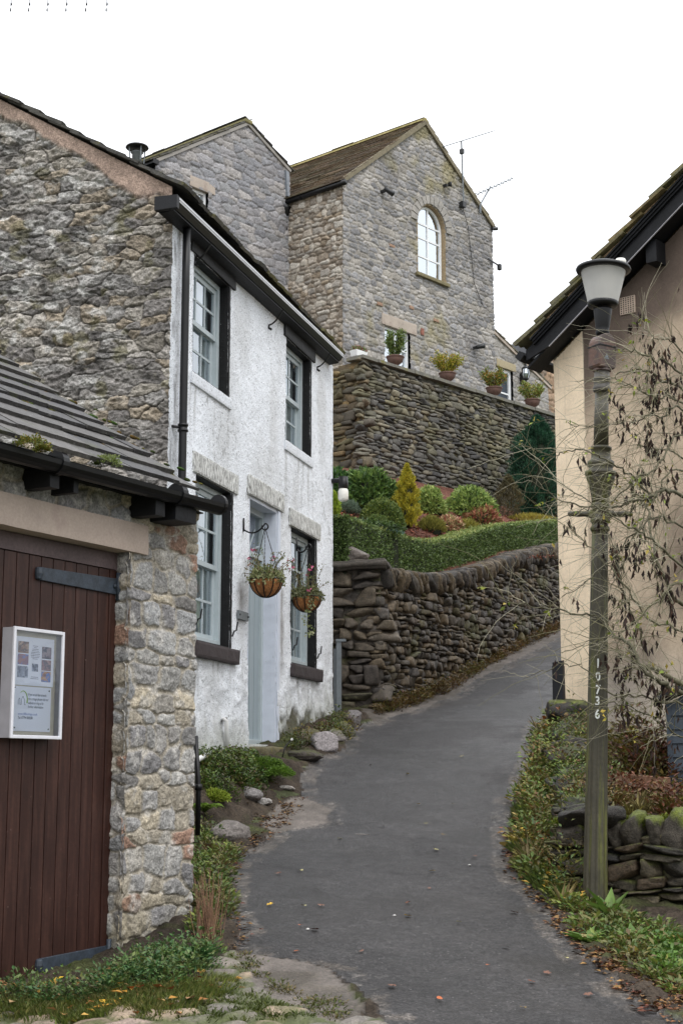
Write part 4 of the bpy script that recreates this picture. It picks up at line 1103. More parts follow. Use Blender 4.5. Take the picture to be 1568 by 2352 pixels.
# end wall (towards the cottage) and core
stone_wall('end_wall', Frame(GA.o, GA.ang + math.pi / 2), 0, 2.4, gzb, gtop + .1, gar, M['stone'], PALG, (160, 152, 138), seed=19, **{**gk, 'step': .03})
m = MB(); m.box(GA, gxd + .06, -.05, .03, 2.4, gzb, gtop); m.box(GA, -2.6, gxd + .06, .35, 2.4, gzb, gtop); m.box(GA, -2.6, gxd + .07, .03, .35, glb + .02, gtop); m.build('wall_core', M['interior'], gar)
m = MB(); m.rough(GA, -2.5, glx, -.035, .16, glb, glt, .003, 8, .02, seed=4); m.build('lintel', M['lintel'], gar, smooth=True)
# door
dy = .075; dzb = .55
m = MB(); m.rough(GA, -2.5, gxd - .002, dy - .01, dy + .06, glb - .10, glb - .003, .002, 9, .03); m.build('door_head', M['weathered_wood'], gar)
gd = root('garage_door_dummy', (0, 0, 0), 'x', 'x'); bpy.data.objects.remove(gd)
m = MB(); pw = .098; x_ = gxd - .07; k = 0
while x_ > -2.4:
    m.box(GA, x_ - pw + .003, x_ - .003, dy, dy + .03, dzb, glb - .102); x_ -= pw; k += 1
m.box(GA, -2.4, gxd - .072, dy + .012, dy + .035, dzb, glb - .102)
gdo = m.build('door', M['garage_door'], gar, bevel=.002); gdo['label'] = 'dark brown vertical plank garage door'
m = MB(); m.box(GA, gxd - .068, gxd - .004, dy - .006, dy + .05, dzb, glb - .102); m.build('door_stile', M['garage_door'], gar, bevel=.003)
for (pa, pb) in (((90, 1321), (252, 1341)), ((90, 2227), (262, 2180))):
    xa = GA.hx(*pa, dy - .01); xb = gxd - .012
    zc = (GA.hz(*pa, dy - .01) + GA.hz(*pb, dy - .01)) / 2
    m = MB(); P = [GA.w(x, y, z) for z0_, z1_ in ((0, 0),) for (x, y, z) in ((xa, dy - .016, zc - .035), (xb, dy - .016, zc - .046), (xb, dy - .002, zc - .046), (xa, dy - .002, zc - .035), (xa, dy - .016, zc + .035), (xb, dy - .016, zc + .046), (xb, dy - .002, zc + .046), (xa, dy - .002, zc + .035))]
    m.hexa(P)
    m.lathe(GA.w(xa, dy - .009, zc), [(.0, -.036), (.018, -.03), (.024, 0), (.018, .03), (0, .036)], 10)
    h = m.build('strap_hinge', M['hinge'], gdo, bevel=.003)
    m = MB(); m.tube([GA.w(xb - .0, dy - .02, zc - .08), GA.w(xb - .0, dy - .02, zc + .08)], .014, 10); m.tube([GA.w(xb - .03, dy - .014, zc), GA.w(xb - .03, dy - .026, zc)], .012, 8); m.build('hinge_pin', M['hinge'], h, smooth=True)
# eaves: black boards, corbel blocks, gutter
gy = -.27
g1 = GA.hit(520, 1158, gy); g0 = GA.hit(0, 1018, gy)
print('garage gutter', g0, g1)
gz = (g0[1] + g1[1]) / 2
def gzf(x): return g0[1] + (g1[1] - g0[1]) * (x - g0[0]) / (g1[0] - g0[0])
xr = g1[0]
m = MB()
for t_, (A, B) in enumerate(((-2.5, g0[0] + .52), (g0[0] + .5, xr - .42), (xr - .44, xr))):
    n = 9; V = []
    xx_ = np.array([A, B]); r_ = .058
    for x in xx_:
        for rr in (r_, r_ - .006):
            for k in range(n):
                an = math.pi * k / (n - 1); V.append(GA.w(x, gy + .055 - rr * math.cos(an), gzf(x) - .0 - rr * math.sin(an) * 1.05))
    Fs = []
    for k in range(n - 1):
        Fs += [(k, k + 1, 2 * n + k + 1, 2 * n + k), (n + k + 1, n + k, 3 * n + k, 3 * n + k + 1)]
        Fs += [(k + 1, k, n + k, n + k + 1), (2 * n + k, 2 * n + k + 1, 3 * n + k + 1, 3 * n + k)]
    Fs += [(0, 2 * n, 3 * n, n), (n - 1, 2 * n - 1, 4 * n - 1, 3 * n - 1)]
    m.add(V, Fs)
for x in (g0[0] + .5, xr - .43):
    m.tube([GA.w(x + d_, gy + .055, gzf(x) - .004) for d_ in (-.025, .025)], .064, 20)
V = [GA.w(xr, gy + .055, gzf(xr))] + [GA.w(xr, gy + .055 - .058 * math.cos(math.pi * k / 8), gzf(xr) - .061 * math.sin(math.pi * k / 8)) for k in range(9)]
m.add(V, [tuple(range(10))])
ggut = m.build('gutter', M['black_iron'], gar)
m = MB(); m.tube([GA.w(xr - .015, gy + .055, gzf(xr)), GA.w(xr + .012, gy + .055, gzf(xr))], .062, 20); m.build('gutter_end', M['black_iron'], ggut)
def gbx(px, py, y=0.0): return GA.hx(px, py, y)
m = MB(); zt_ = gz - .0; bz0 = GA.hz(430, 1208, -.2)
m.box(GA, -2.6, .02, -.05, .02, gtop - .02, gzf(0) - .02); m.build('wall_plate', M['black_wood'], gar, bevel=.004)
cor = []
for (pa, pb, py0, py1, ylen) in ((116, 138, 1077, 1126, .19), (170, 182, 1090, 1137, .17), (358, 380, 1140, 1190, .19), (404, 452, 1160, 1207, .2)):
    xa = gbx(pa, (py0 + py1) / 2, -ylen); xb = gbx(pb, (py0 + py1) / 2, -ylen)
    z1_ = GA.hz(pb, py0, -ylen); z0_ = GA.hz(pb, py1, -ylen)
    m = MB(); m.rough(GA, xa, max(xb, xa + .035), -ylen, .0, z0_ + .005, max(z1_, z0_ + .11), .002, 10, .02); m.build('eaves_bracket', M['black_wood'], gar)
m = MB(); m.box(GA, -2.6, .03, -.20, .05, gzf(0) + .005, gzf(0) + .02); m.build('soffit_board', M['black_wood'], gar)
# roof: find the verge line and pitch from the photograph
vx_, vz_ = GA.hit(432, 1118, gy + .07)
FV = Frame(GA.w(vx_, 0, 0), GA.ang + math.pi / 2)
hv = FV.hit(0, 818); gpit = (hv[1] - vz_) / (hv[0] - (gy + .07))
print('garage roof pitch', math.degrees(math.atan(gpit)), vx_, vz_, hv)
gs = unit(GA.y + np.array([0, 0, gpit])); sag = 0
E0 = GA.w(-2.9, gy + .03, 0); E0[2] = vz_ - .02 - gpit * .04
slab_roof('roof_slates', E0, GA.x, gs, vx_ + 2.9, 13, .21, .5, .020, [(70, 68, 67), (62, 60, 61), (80, 77, 75), (56, 55, 56)], M['slate_clean'], gar, seed=6, jitter=.010, lift=.022, over=1.6, verge_j=.03, gaps=.006)
E1 = GA.w(-2.9, gy + .03 + 2 * 13 * .21 * math.cos(math.atan(gpit)), E0[2])
slab_roof('rear_roof_slates', E1, GA.x, unit(-GA.y + np.array([0, 0, gpit])), vx_ + 2.9, 13, .21, .9, .020, [(100, 94, 94), (92, 86, 88)], M['slate_clean'], gar, seed=7, jitter=.01)
# moss cushions along the slate edges
rs = np.random.RandomState(5); nn_ = unit(np.cross(GA.x, gs))
def roofp(px, py):
    d = ray(px, py); c = np.array([0, 0, EYE]); p0 = E0 + nn_ * .03
    return c + d * (np.dot(p0 - c, nn_) / np.dot(d, nn_))
rowm = []
for k in range(170):
    row = rs.randint(1, 7); x = rs.uniform(-.6, 2.9); 
    p = E0 + GA.x * x + gs * (row * .21 - .014) + nn_ * .020
    rowm.append((p, rs.uniform(.008, .019)))
V = []; Fs = []; Cs = []; off = 0
bm = bmesh.new(); bmesh.ops.create_icosphere(bm, subdivisions=2, radius=1.0); SV = np.array([v.co[:] for v in bm.verts]); SF = np.array([[v.index for v in f.verts] for f in bm.faces]); bm.free()
for (p, r_) in rowm:
    d = 1 + .4 * fbm3(SV[:, 0] * 3 + p[0] * 9, SV[:, 1] * 3, SV[:, 2] * 3, 3, 2)
    q = SV * d[:, None] * np.array([1, 1, 1]) * r_
    q = q[:, :1] * GA.x * rs.uniform(1, 2.8) + q[:, 1:2] * gs + q[:, 2:] * nn_ * .6 + p
    V.append(q); Fs.append(SF + off); off += len(SV); Cs.append(np.tile(srgb(rs.choice([52, 64, 78]), rs.choice([62, 74]), 30), (len(SV), 1)))
tag(np_obj('edge_moss', np.concatenate(V), np.concatenate(Fs), M['moss'], gar, cols=np.concatenate(Cs)), None, None, kind='stuff')
for (px, py, s_) in ((70, 1024, .06), (245, 1066, .055), (98, 1035, .025)):
    p = roofp(px, py); rs2 = np.random.RandomState(px); n = 500
    d = rand_unit(n, rs2); d[:, 2] = np.abs(d[:, 2]); P = p + d * np.array([1.5, 1.2, .8]) * s_ * (.5 + .5 * rs2.rand(n, 1)) * (1 + .4 * noise3(d[:, 0] * 3, d[:, 1] * 3, d[:, 2] * 3, px))[:, None]
    leaf_mesh('moss_clump', P, d + rand_unit(n, rs2) * .6, rand_unit(n, rs2), .016, .5, mixcols(n, [(110, 118, 50), (84, 96, 36), (130, 112, 40)] if px != 245 else [(130, 140, 84), (100, 116, 60)], rs2), M['leaf'], gar)

# ------------------------------------------------------------------ notice board
by = .0
b0, b1 = GA.hx(27, 1560, by), GA.hx(142, 1570, by); bz1 = GA.hz(85, 1446, by); bz0_ = GA.hz(85, 1696, by)
nb = root('notice_board', GA.w((b0 + b1) / 2, by, bz0_), 'white framed glass notice case with papers, hung on the brown garage door', 'notice board')
tk = .012
fw = .015
m = MB(); m.box(GA, b0, b0 + tk, by + .003, dy - .004, bz0_, bz1); m.box(GA, b1 - tk, b1, by + .003, dy - .004, bz0_, bz1); m.box(GA, b0 + tk, b1 - tk, by + .003, dy - .004, bz1 - tk, bz1); m.box(GA, b0 + tk, b1 - tk, by + .003, dy - .004, bz0_, bz0_ + tk)
m.build('case', M['board_side'], nb)
m = MB(); m.box(GA, b0 - .003, b0 + fw, by - .012, by + .002, bz0_ - .003, bz1 + .003); m.box(GA, b1 - fw, b1 + .003, by - .012, by + .002, bz0_ - .003, bz1 + .003); m.box(GA, b0 + fw, b1 - fw, by - .012, by + .002, bz1 - fw, bz1 + .003); m.box(GA, b0 + fw, b1 - fw, by - .012, by + .002, bz0_ - .003, bz0_ + fw)
m.build('frame', M['board_frame'], nb, bevel=.003)
m = MB(); m.box(GA, b0 + tk, b1 - tk, by + .034, by + .04, bz0_ + tk, bz1 - tk); m.build('backing', M['paper_cream'], nb)
m = MB(); m.add([GA.w(b0 + fw - .002, by - .002, bz0_ + fw - .002), GA.w(b1 - fw + .002, by - .002, bz0_ + fw - .002), GA.w(b1 - fw + .002, by - .002, bz1 - fw + .002), GA.w(b0 + fw - .002, by - .002, bz1 - fw + .002)], [(0, 1, 2, 3)]); m.build('glass_pane', M['glass_board'], nb)
bw = b1 - b0; bh = bz1 - bz0_; yp = by + .030
def bx_(u): return GA.hx(27 + 116 * u, 1570, yp)
def bzv(v): return GA.hz(85, 1694 - 246 * v, yp)
def sheet(u0, u1, v0, v1, y, mt, nm, parent, rot=0):
    m = MB(); m.box(GA, bx_(u0), bx_(u1), y, y + .001, bzv(v0), bzv(v1)); return m.build(nm, mt, parent)
def text(s, fr, x, y, z, size, mt, parent, nm='lettering', width=None):
    cu = bpy.data.curves.new('t', 'FONT'); cu.body = s; cu.size = size; cu.resolution_u = 3
    ob = bpy.data.objects.new('t', cu); scene.collection.objects.link(ob)
    bpy.context.view_layer.update()
    me = bpy.data.meshes.new_from_object(ob.evaluated_get(bpy.context.evaluated_depsgraph_get()))
    V = np.array([v.co[:] for v in me.vertices]); Fs = [tuple(p.vertices) for p in me.polygons]
    bpy.data.objects.remove(ob); bpy.data.curves.remove(cu); bpy.data.meshes.remove(me)
    if width: V[:, 0] *= width / V[:, 0].max()
    return np_obj(nm, fr.w(x + V[:, 0], y, z + V[:, 1]), Fs, mt, parent, smooth=False)
s1 = sheet(.05, .82, .48, .93, yp, M['paper'], 'photo_sheet', nb)
s2 = sheet(.05, .79, .055, .47, yp, M['paper'], 'information_sheet', nb)
def photo(nm, u0, u1, v0, v1, cs, seed):
    n = 14; rs_ = np.random.RandomState(seed); uu, vv = np.meshgrid(np.linspace(0, 1, n), np.linspace(0, 1, n), indexing='ij')
    c = np.zeros((n, n, 3)); a_ = [srgb(q) for q in cs]
    f1 = sstep(-.2, .2, fbm2(uu * 3, vv * 3, seed, 3)); f2 = sstep(.0, .2, fbm2(uu * 5, vv * 4, seed + 3, 3))
    c = a_[0] * (1 - f1[..., None]) + a_[1] * f1[..., None]; c = c * (1 - f2[..., None]) + a_[2] * f2[..., None]
    P = GA.w(bx_(u0) + (bx_(u1) - bx_(u0)) * uu, yp - .0015, bzv(v0) + (bzv(v1) - bzv(v0)) * vv)
    np_obj(nm, P, grid_faces(n, n), M['print'], s1, cols=c)
M['print'] = mat('printed_photograph', attr=True, rough=.6)
ph = [((150, 120, 108), (196, 176, 160), (112, 104, 108)), ((148, 120, 140), (118, 140, 200), (170, 130, 130)), ((150, 160, 180), (190, 200, 214), (110, 120, 140))]
pr = [((110, 104, 120), (160, 150, 160), (84, 90, 110)), ((150, 124, 130), (186, 160, 160), (110, 104, 120)), ((196, 156, 120), (140, 104, 100), (110, 140, 200))]
for k, (va, vb) in enumerate(((.777, .884), (.67, .767), (.55, .656))):
    photo('photograph', .105, .315, va, vb, ph[k], k + 2)
for k, (va, vb) in enumerate(((.742, .853), (.63, .73), (.524, .622))):
    photo('photograph', .58, .765, va, vb, pr[k], k + 12)
photo('photograph', .39, .51, .615, .686, ((60, 70, 90), (170, 180, 200), (110, 120, 140)), 33)
m = MB()
for k, (v, w_) in enumerate(((.85, .1), (.835, .06), (.82, .12), (.805, .14), (.79, .18), (.775, .18), (.76, .18), (.745, .16), (.73, .1), (.56, .14), (.545, .16))):
    m.box(GA, bx_(.45 - w_ / 2), bx_(.45 + w_ / 2), yp - .001, yp - .0005, bzv(v), bzv(v + .004))
m.build('text_lines', M['ink'], s1)
th = bh
for k, ln in enumerate(('If you would like to book', 'this cottage please visit our', 'website or ring us for', 'further information')):
    text(ln, GA, bx_(.34), yp - .0012, bzv((.385, .346, .308, .272)[k]), bh * .036, M['ink'], s2, width=bx_(.34 + (.356, .40, .31, .30)[k]) - bx_(.34))
text('www.cliffecottage.co.uk', GA, bx_(.147), yp - .0012, bzv(.205), bh * .032, M['ink_blue'], s2, width=bx_(.53) - bx_(.147))
text('Tel: 07794 808280', GA, bx_(.147), yp - .0012, bzv(.168), bh * .036, M['ink'], s2, width=bx_(.44) - bx_(.147))
m = MB(); r0 = bw * .085; cx_, cz_ = bx_(.235), bzv(.345)
m.tube([GA.w(cx_ + r0 * math.cos(a), yp - .002, cz_ + r0 * 1.35 * math.sin(a)) for a in np.linspace(-.35, 2.2, 14)], np.linspace(.003, .0012, 14), 6); m.build('logo_arc', M['logo_green'], s2)
m = MB(); hs = [(-.07, -.03), (-.07, .02), (-.04, .035), (-.035, -.03), (-.01, -.03), (-.01, .02), (.02, .055), (.05, .02), (.05, -.03), (.08, -.03)]
for (a, b), (c, d) in zip(hs[:-1], hs[1:]): m.bar(GA.w(cx_ - .02 * bw + a * bw, yp - .0015, cz_ - .0 + b * bw * 1.3 - .01), GA.w(cx_ - .02 * bw + c * bw, yp - .0015, cz_ + d * bw * 1.3 - .01), .0014, .0014, up=GA.y)
m.build('logo_house', M['ink'], s2)
for u, v in ((.075, .455), (.75, .44), (.085, .085), (.755, .08)):
    m = MB(); c_ = GA.w(bx_(u), yp - .003, bzv(v)); m.tube([c_, c_ + GA.y * .003], .004, 8); m.build('drawing_pin', M['galv'], s2)
# ================================================================== big stone house with the arched window
mw = MH.hx(1131, 700); mzb = 9.2
ax, az = MH.hit(972, 280); el = MH.hz(787, 412); er = MH.hz(1131, 520)
pl = (az - el) / ax; pr_ = (az - er) / (mw - ax)
print('main house w', mw, 'apex', ax, az, 'eaves', el, er, 'pitch', math.degrees(math.atan(pl)), math.degrees(math.atan(pr_)))
mh = root('arched_window_house', (MH.o[0], MH.o[1], mzb), 'tall grey limestone house gable with a round-arched white window', 'house')
wx0, wx1 = MH.hx(957, 560), MH.hx(1021, 600); wz0 = MH.hz(1012, 648); wzt = MH.hz(982, 470); wr = (wx1 - wx0) / 2; wzs = wzt - wr; wc = (wx0 + wx1) / 2
lw0, lw1 = MH.hx(882, 790), MH.hx(940, 800); lzt = MH.hz(937, 766); lzb = MH.hz(930, 848)
print('arch window', wx0, wx1, wz0, wzt, 'lower', lw0, lw1, lzt, lzb)
def arch_hole(x, z): return (x > wx0) & (x < wx1) & (z > wz0) & ((z < wzs) | ((x - wc) ** 2 + (z - wzs) ** 2 < wr ** 2))
PALM = [(152, 150, 149), (140, 139, 139), (162, 158, 152), (134, 133, 133), (154, 149, 142), (146, 145, 146), (130, 129, 130), (166, 162, 158)]
def mpost(X, Z, H, C):
    # straighter jointing with pale pointing, yellow-green lichen towards the apex
    f = sstep(.0, .4, fbm2(X * 1.1, Z * 1.1, 210, 4) + .35 * sstep(az - 3.2, az - .8, Z) - .28) * .6
    C = C * (1 - f[..., None]) + srgb(140, 130, 82) * f[..., None]
    g = sstep(.1, .5, fbm2(X * .8, Z * .5, 212, 4) + .2 * sstep(mw - 1.6, mw, X)) * .45
    C = C * (1 - g[..., None]) + srgb(104, 103, 106) * g[..., None]
    return H, C
mk = dict(ch=.115, asp=2.3, jit=.65, p=2.6, sw=.15, relief=.026, joint=(.003, .010), step=.019, warp=.035, rough=.008, tilt=.8)
stone_wall('gable_wall', MH, -.03, mw + .02, mzb, az + .05, mh, M['stone_far'], PALM, (160, 154, 146), seed=41, holes=[arch_hole, (lw0, lw1, lzb, lzt)], top=lambda x: np.minimum(el + pl * x, er + pr_ * (mw - x)) + .01, post=mpost, **mk)
sl_ = MS.hx(663, 600)
def spost(X, Z, H, C):
    w_ = sstep(.55, .62, ((np.floor(Z / .001) * 0 + fbm2(X * 4, Z * 8, 220, 3)) + .35)) * .5
    return H, C * (1 - w_[..., None]) + srgb(206, 198, 186) * w_[..., None]
# a few stray red bricks set in the gable
stone_wall('side_wall', MS, sl_ - .3, .03, mzb, el + .02, mh, M['stone_far'], [(164, 154, 142), (148, 136, 122), (174, 166, 154), (142, 132, 120), (154, 140, 122), (188, 182, 172), (150, 144, 136)], (146, 132, 116), seed=43, post=spost, **{**mk, 'ch': .12, 'asp': 1.9, 'relief': .05})
for (px, py, w_, h_) in ((969, 763, .09, .17), (984, 660, .0, .0), (901, 567, .15, .07), (873, 700, .15, .08), (945, 708, .12, .08), (1002, 738, .16, .07)):
    if w_ <= 0: continue
    x_, z_ = MH.hit(px, py); m = MB(); m.rough(MH, x_ - w_, x_ + w_ * .3, -.045, .0, z_ - h_ / 2, z_ + h_ / 2, .004, 12, .03)
    m.build('red_brick', mat('red_brick', srgb(140, 92, 78) if w_ < .1 else srgb(150, 122, 102), rough=.9, var=(20, .2)), mh)
# quoin edge core and far side
m = MB(); n = [(0.06, mzb), (mw - .04, mzb), (mw - .04, er - .05), (ax, az - .08), (0.06, el - .05)]
m.add([MH.w(x, .30, z) for x, z in n] + [MH.w(x, 8.6, z) for x, z in n], [(0, 1, 2, 3, 4), (9, 8, 7, 6, 5), (0, 5, 6, 1), (1, 6, 7, 2), (2, 7, 8, 3), (3, 8, 9, 4), (4, 9, 5, 0)]); m.build('wall_core', M['interior'], mh)
stone_wall('far_side_wall', Frame(MH.w(mw, 0, 0), MH.ang + math.pi / 2), 0, 8.6, mzb, er, mh, M['stone_far'], PALM, (150, 146, 140), seed=45, **{**mk, 'step': .06})
# roofs
mlen = 9.5
sL = unit(MH.x + np.array([0, 0, pl])); E0 = MH.w(-.16, -.06, el - pl * .16 + .02); slen = (ax + .16) / math.cos(math.atan(pl))
nrow = int(slen / .125)
slab_roof('roof_tiles', E0, MH.y, sL, mlen, nrow, slen / nrow, .62, .022, [(104, 88, 70), (92, 80, 66), (112, 96, 76), (96, 88, 68)], M['clay'], mh, seed=8, jitter=.008, lift=.016, over=1.5, gaps=.002)
sR = unit(-MH.x + np.array([0, 0, pr_])); E1 = MH.w(mw + .12, -.06, er - pr_ * .12 + .02); slen2 = (mw + .12 - ax) / math.cos(math.atan(pr_))
slab_roof('far_roof_tiles', E1, MH.y, sR, mlen, int(slen2 / .2), slen2 / int(slen2 / .2), .9, .03, [(98, 88, 66), (110, 100, 70)], M['clay'], mh, seed=9, jitter=.012, lift=.02)
m = MB()
for k in range(22): 
    y_ = -.07 + k * .43; P = [MH.w(ax + dx_, yy, az + dz_) for yy in (y_, y_ + .425) for (dx_, dz_) in ((-.15, -.03), (-.13, .02), (0, .10), (.13, .02), (.15, -.03))]
    m.add(P, [(0, 1, 6, 5), (1, 2, 7, 6), (2, 3, 8, 7), (3, 4, 9, 8), (0, 4, 3, 2, 1), (5, 6, 7, 8, 9), (0, 5, 9, 4)])
m.build('ridge_tiles', mat('lichened_ridge_tile', srgb(150, 138, 92), rough=.9, color2=(srgb(120, 112, 60), 3, .45, .6), var=(20, .2)), mh)
m = MB()
for (a_, b_) in (((-.02, el - .02), (ax, az - .02)), ((mw + .02, er - .02), (ax, az - .02))):
    P0, P1 = MH.w(a_[0], -.055, a_[1] - .0), MH.w(b_[0], -.055, b_[1] - .0); m.bar(P0, P1, .05, .11, up=(0, 0, 1))
m.build('verge_mortar', M['verge'] if False else mat('grey_verge_mortar', srgb(120, 112, 92), rough=.9, var=(12, .2), bump=(40, .4, .01)), mh)
# side gutter, hopper and downpipe
ga_, gb_ = MS.hit(650, 460, -.14), MS.hit(782, 413, -.14)
m = MB(); z_g = (ga_[1] + gb_[1]) / 2
m.tube([MS.w(ga_[0] - .2, -.10, z_g - .06), MS.w(gb_[0] + .12, -.10, z_g - .06)], .062, 12); mg = m.build('gutter', M['black_iron'], mh, smooth=True)
for t_ in (.3, .75):
    x_ = ga_[0] + (gb_[0] - ga_[0]) * t_; m = MB(); m.tube([MS.w(x_, -.10, z_g - .06), MS.w(x_ + .03, -.10, z_g - .06)], .07, 12); m.build('gutter_clip', M['black_iron'], mg)
dpx_ = MS.hx(657, 560, -.06); m = MB(); m.lathe(MS.w(dpx_, -.08, z_g - .30), [(.05, -.12), (.08, -.08), (.13, .08), (.14, .12), (.12, .13)], 14); m.build('hopper', M['black_iron'], mh, smooth=True)
m = MB(); m.tube([MS.w(dpx_, -.08, z) for z in np.linspace(mzb, z_g - .4, 6)], .045, 10)
for zz in (MS.hz(657, 560, -.06), MS.hz(657, 660, -.06)): m.tube([MS.w(dpx_, -.08, zz - .03), MS.w(dpx_, -.08, zz + .03)], .058, 10)
m.build('downpipe', M['black_iron'], mh, smooth=True)
x_, z_ = MS.hit(660, 408, -.05); m = MB(); m.add([MS.w(x_ - .28, -.16, z_ - .45), MS.w(x_ + .12, -.16, z_ - .52), MS.w(x_ + .1, -.2, z_ + .1), MS.w(x_ - .2, -.2, z_ + .28), MS.w(x_ - .28, -.1, z_ - .45), MS.w(x_ + .12, -.1, z_ - .52), MS.w(x_ + .1, -.1, z_ + .1), MS.w(x_ - .2, -.1, z_ + .28)], [(0, 1, 2, 3), (7, 6, 5, 4), (0, 4, 5, 1), (1, 5, 6, 2), (2, 6, 7, 3), (3, 7, 4, 0)]); m.build('lead_flashing', M['lead'], mh)
# arched window: reveal, surround, frame, bars, panes
def arcpts(r_, n=17, full=True, zb=None):
    a = np.linspace(math.pi, 0, n); return [(wc - r_, zb)] + [(wc + r_ * math.cos(t), wzs + r_ * math.sin(t)) for t in a] + [(wc + r_, zb)]
def strip(m, pin, pout, y_0, y_1):
    n = len(pin); P = [MH.w(x, y_0, z) for x, z in pin] + [MH.w(x, y_0, z) for x, z in pout] + [MH.w(x, y_1, z) for x, z in pin] + [MH.w(x, y_1, z) for x, z in pout]
    Fs = []
    for i in range(n - 1): Fs += [(i, i + 1, n + i + 1, n + i), (2 * n + i + 1, 2 * n + i, 3 * n + i, 3 * n + i + 1), (i + 1, i, 2 * n + i, 2 * n + i + 1), (n + i, n + i + 1, 3 * n + i + 1, 3 * n + i)]
    Fs += [(0, n, 3 * n, 2 * n), (n - 1, 2 * n - 1 + 0, 4 * n - 1, 3 * n - 1)]
    m.add(P, Fs)
m = MB(); strip(m, arcpts(wr - .012, zb=wz0), arcpts(wr + .02, zb=wz0), -.02, .2); aw = m.build('arched_window', mat('tan_reveal_stone', srgb(150, 132, 104), rough=.85, var=(20, .2)), mh)
rs = np.random.RandomState(3); m = MB()
for k in range(13):          # voussoirs
    a0_ = math.pi * k / 13 + .02; a1_ = math.pi * (k + 1) / 13 - .02; ro = wr + .26 + rs.uniform(-.05, .05); q = np.linspace(a0_, a1_, 3)
    pin = [(wc + (wr + .021) * math.cos(t), wzs + (wr + .021) * math.sin(t)) for t in q]; po = [(wc + ro * math.cos(t), wzs + ro * math.sin(t)) for t in q]
    strip(m, pin, po, -.055, .02)
m.build('arch_stones', mat('arch_stone', srgb(150, 146, 140), rough=.9, var=((3, .3), (30, .2)), bump=(40, .6, .01)), aw)
m = MB(); strip(m, arcpts(wr - .085, zb=wz0 + .075), arcpts(wr - .02, zb=wz0), .09, .15); m.box(MH, wx0 + .02, wx1 - .02, .085, .15, wz0 + .01, wz0 + .085)
m.build('window_frame', M['white_upvc'], aw)
m = MB(); m.box(MH, wc - .022, wc + .022, .095, .135, wz0 + .08, wzt - .05)
hh = wzs - wz0
for t_ in (.36, .72, 1.02 if False else 1.0): m.box(MH, wx0 + .08, wx1 - .08, .10, .13, wz0 + .04 + hh * t_ - .02, wz0 + .04 + hh * t_ + .02)
m.build('glazing_bars', M['white_upvc'], aw)
m = MB(); pts = arcpts(wr - .07, zb=wz0 + .06); m.add([MH.w(x, .118, z) for x, z in pts], [tuple(range(len(pts)))[::-1]]); m.build('glass_pane', M['glass_bright'], aw)
m = MB(); m.rough(MH, wx0 - .09, wx1 + .09, -.10, .12, wz0 - .09, wz0 - .003, .004, 12, .03); m.build('window_sill', mat('mossy_sill', srgb(120, 112, 84), rough=.9, var=(20, .25)), aw)
# lower window
def upvc(fr, x0, x1, zb, zt, parent, nm='window', mull=(.5,), trans=(), fm=M['white_upvc'], gl=M['glass_bright'], y=.08, f=.06):
    m = MB(); m.box(fr, x0, x0 + f, y - .03, y + .05, zb, zt); m.box(fr, x1 - f, x1, y - .03, y + .05, zb, zt); m.box(fr, x0 + f, x1 - f, y - .03, y + .05, zt - f, zt); m.box(fr, x0 + f, x1 - f, y - .03, y + .05, zb, zb + f)
    for t_ in mull: xx = x0 + (x1 - x0) * t_; m.box(fr, xx - .02, xx + .02, y - .01, y + .04, zb + f, zt - f)
    for t_ in trans: zz = zb + (zt - zb) * t_; m.box(fr, x0 + f, x1 - f, y - .008, y + .038, zz - .02, zz + .02)
    w = m.build(nm, fm, parent)
    m = MB(); m.add([fr.w(x0 + .03, y + .02, zb + .03), fr.w(x1 - .03, y + .02, zb + .03), fr.w(x1 - .03, y + .02, zt - .03), fr.w(x0 + .03, y + .02, zt - .03)], [(0, 1, 2, 3)]); m.build('glass_pane', gl, w)
    return w
w1 = upvc(MH, lw0, lw1, lzb, lzt, mh, mull=(.5,), trans=(.5,)); w1['label'] = 'white lower window behind the second urn'
m = MB(); m.rough(MH, MH.hx(874, 745), MH.hx(954, 770), -.045, .05, lzt + .003, MH.hz(945, 744), .003, 10, .04); m.build('window_lintel', M['sandstone'], w1)
# ------------------------------------------------------------------ lean-to on the right of the gable
lx1 = MH.hx(1263, 900); lz0 = MH.hz(1134, 756); lz1 = MH.hz(1262, 884)
lt = root('lean_to', MH.w(mw, .0, mzb), 'low grey stone lean-to with sloping roof joined to the tall gable', 'outbuilding')
FL_ = Frame(MH.w(0, .08, 0), MH.ang)
qx0, qx1 = FL_.hx(1139, 880), FL_.hx(1176, 890); qzt = FL_.hz(1172, 852); qzb = FL_.hz(1172, 950)
stone_wall('wall', FL_, mw + .0, lx1, mzb - .6, lz0, lt, M['stone_far'], [(158, 154, 150), (150, 148, 146), (164, 160, 154), (146, 144, 142)], (158, 152, 144), seed=47, holes=[(qx0, qx1, qzb, qzt)], top=lambda x: lz0 + (lz1 - lz0) * (x - mw) / (lx1 - mw), **{**mk, 'ch': .16, 'asp': 2.2, 'relief': .022})
ps = (lz1 - lz0) / (lx1 - mw)
m = MB(); n_ = [(mw + .05, mzb - .6), (lx1 - .03, mzb - .6), (lx1 - .03, lz1 - .04), (mw + .05, lz0 - .04)]
m.add([FL_.w(x, .25, z) for x, z in n_] + [FL_.w(x, 6, z) for x, z in n_], [(0, 1, 2, 3), (7, 6, 5, 4), (0, 4, 5, 1), (1, 5, 6, 2), (2, 6, 7, 3), (3, 7, 4, 0)]); m.build('wall_core', M['interior'], lt)
sx = unit(-MH.x + np.array([0, 0, -ps])); E0 = FL_.w(lx1 + .12, -.06, lz1 + ps * .12 + .02)
slab_roof('roof_slates', E0, MH.y, sx, 6, 16, (lx1 - mw + .1) / math.cos(math.atan(ps)) / 16, .7, .03, [(118, 110, 84), (108, 104, 90)], M['slate'], lt, seed=19, jitter=.01, lift=.014)
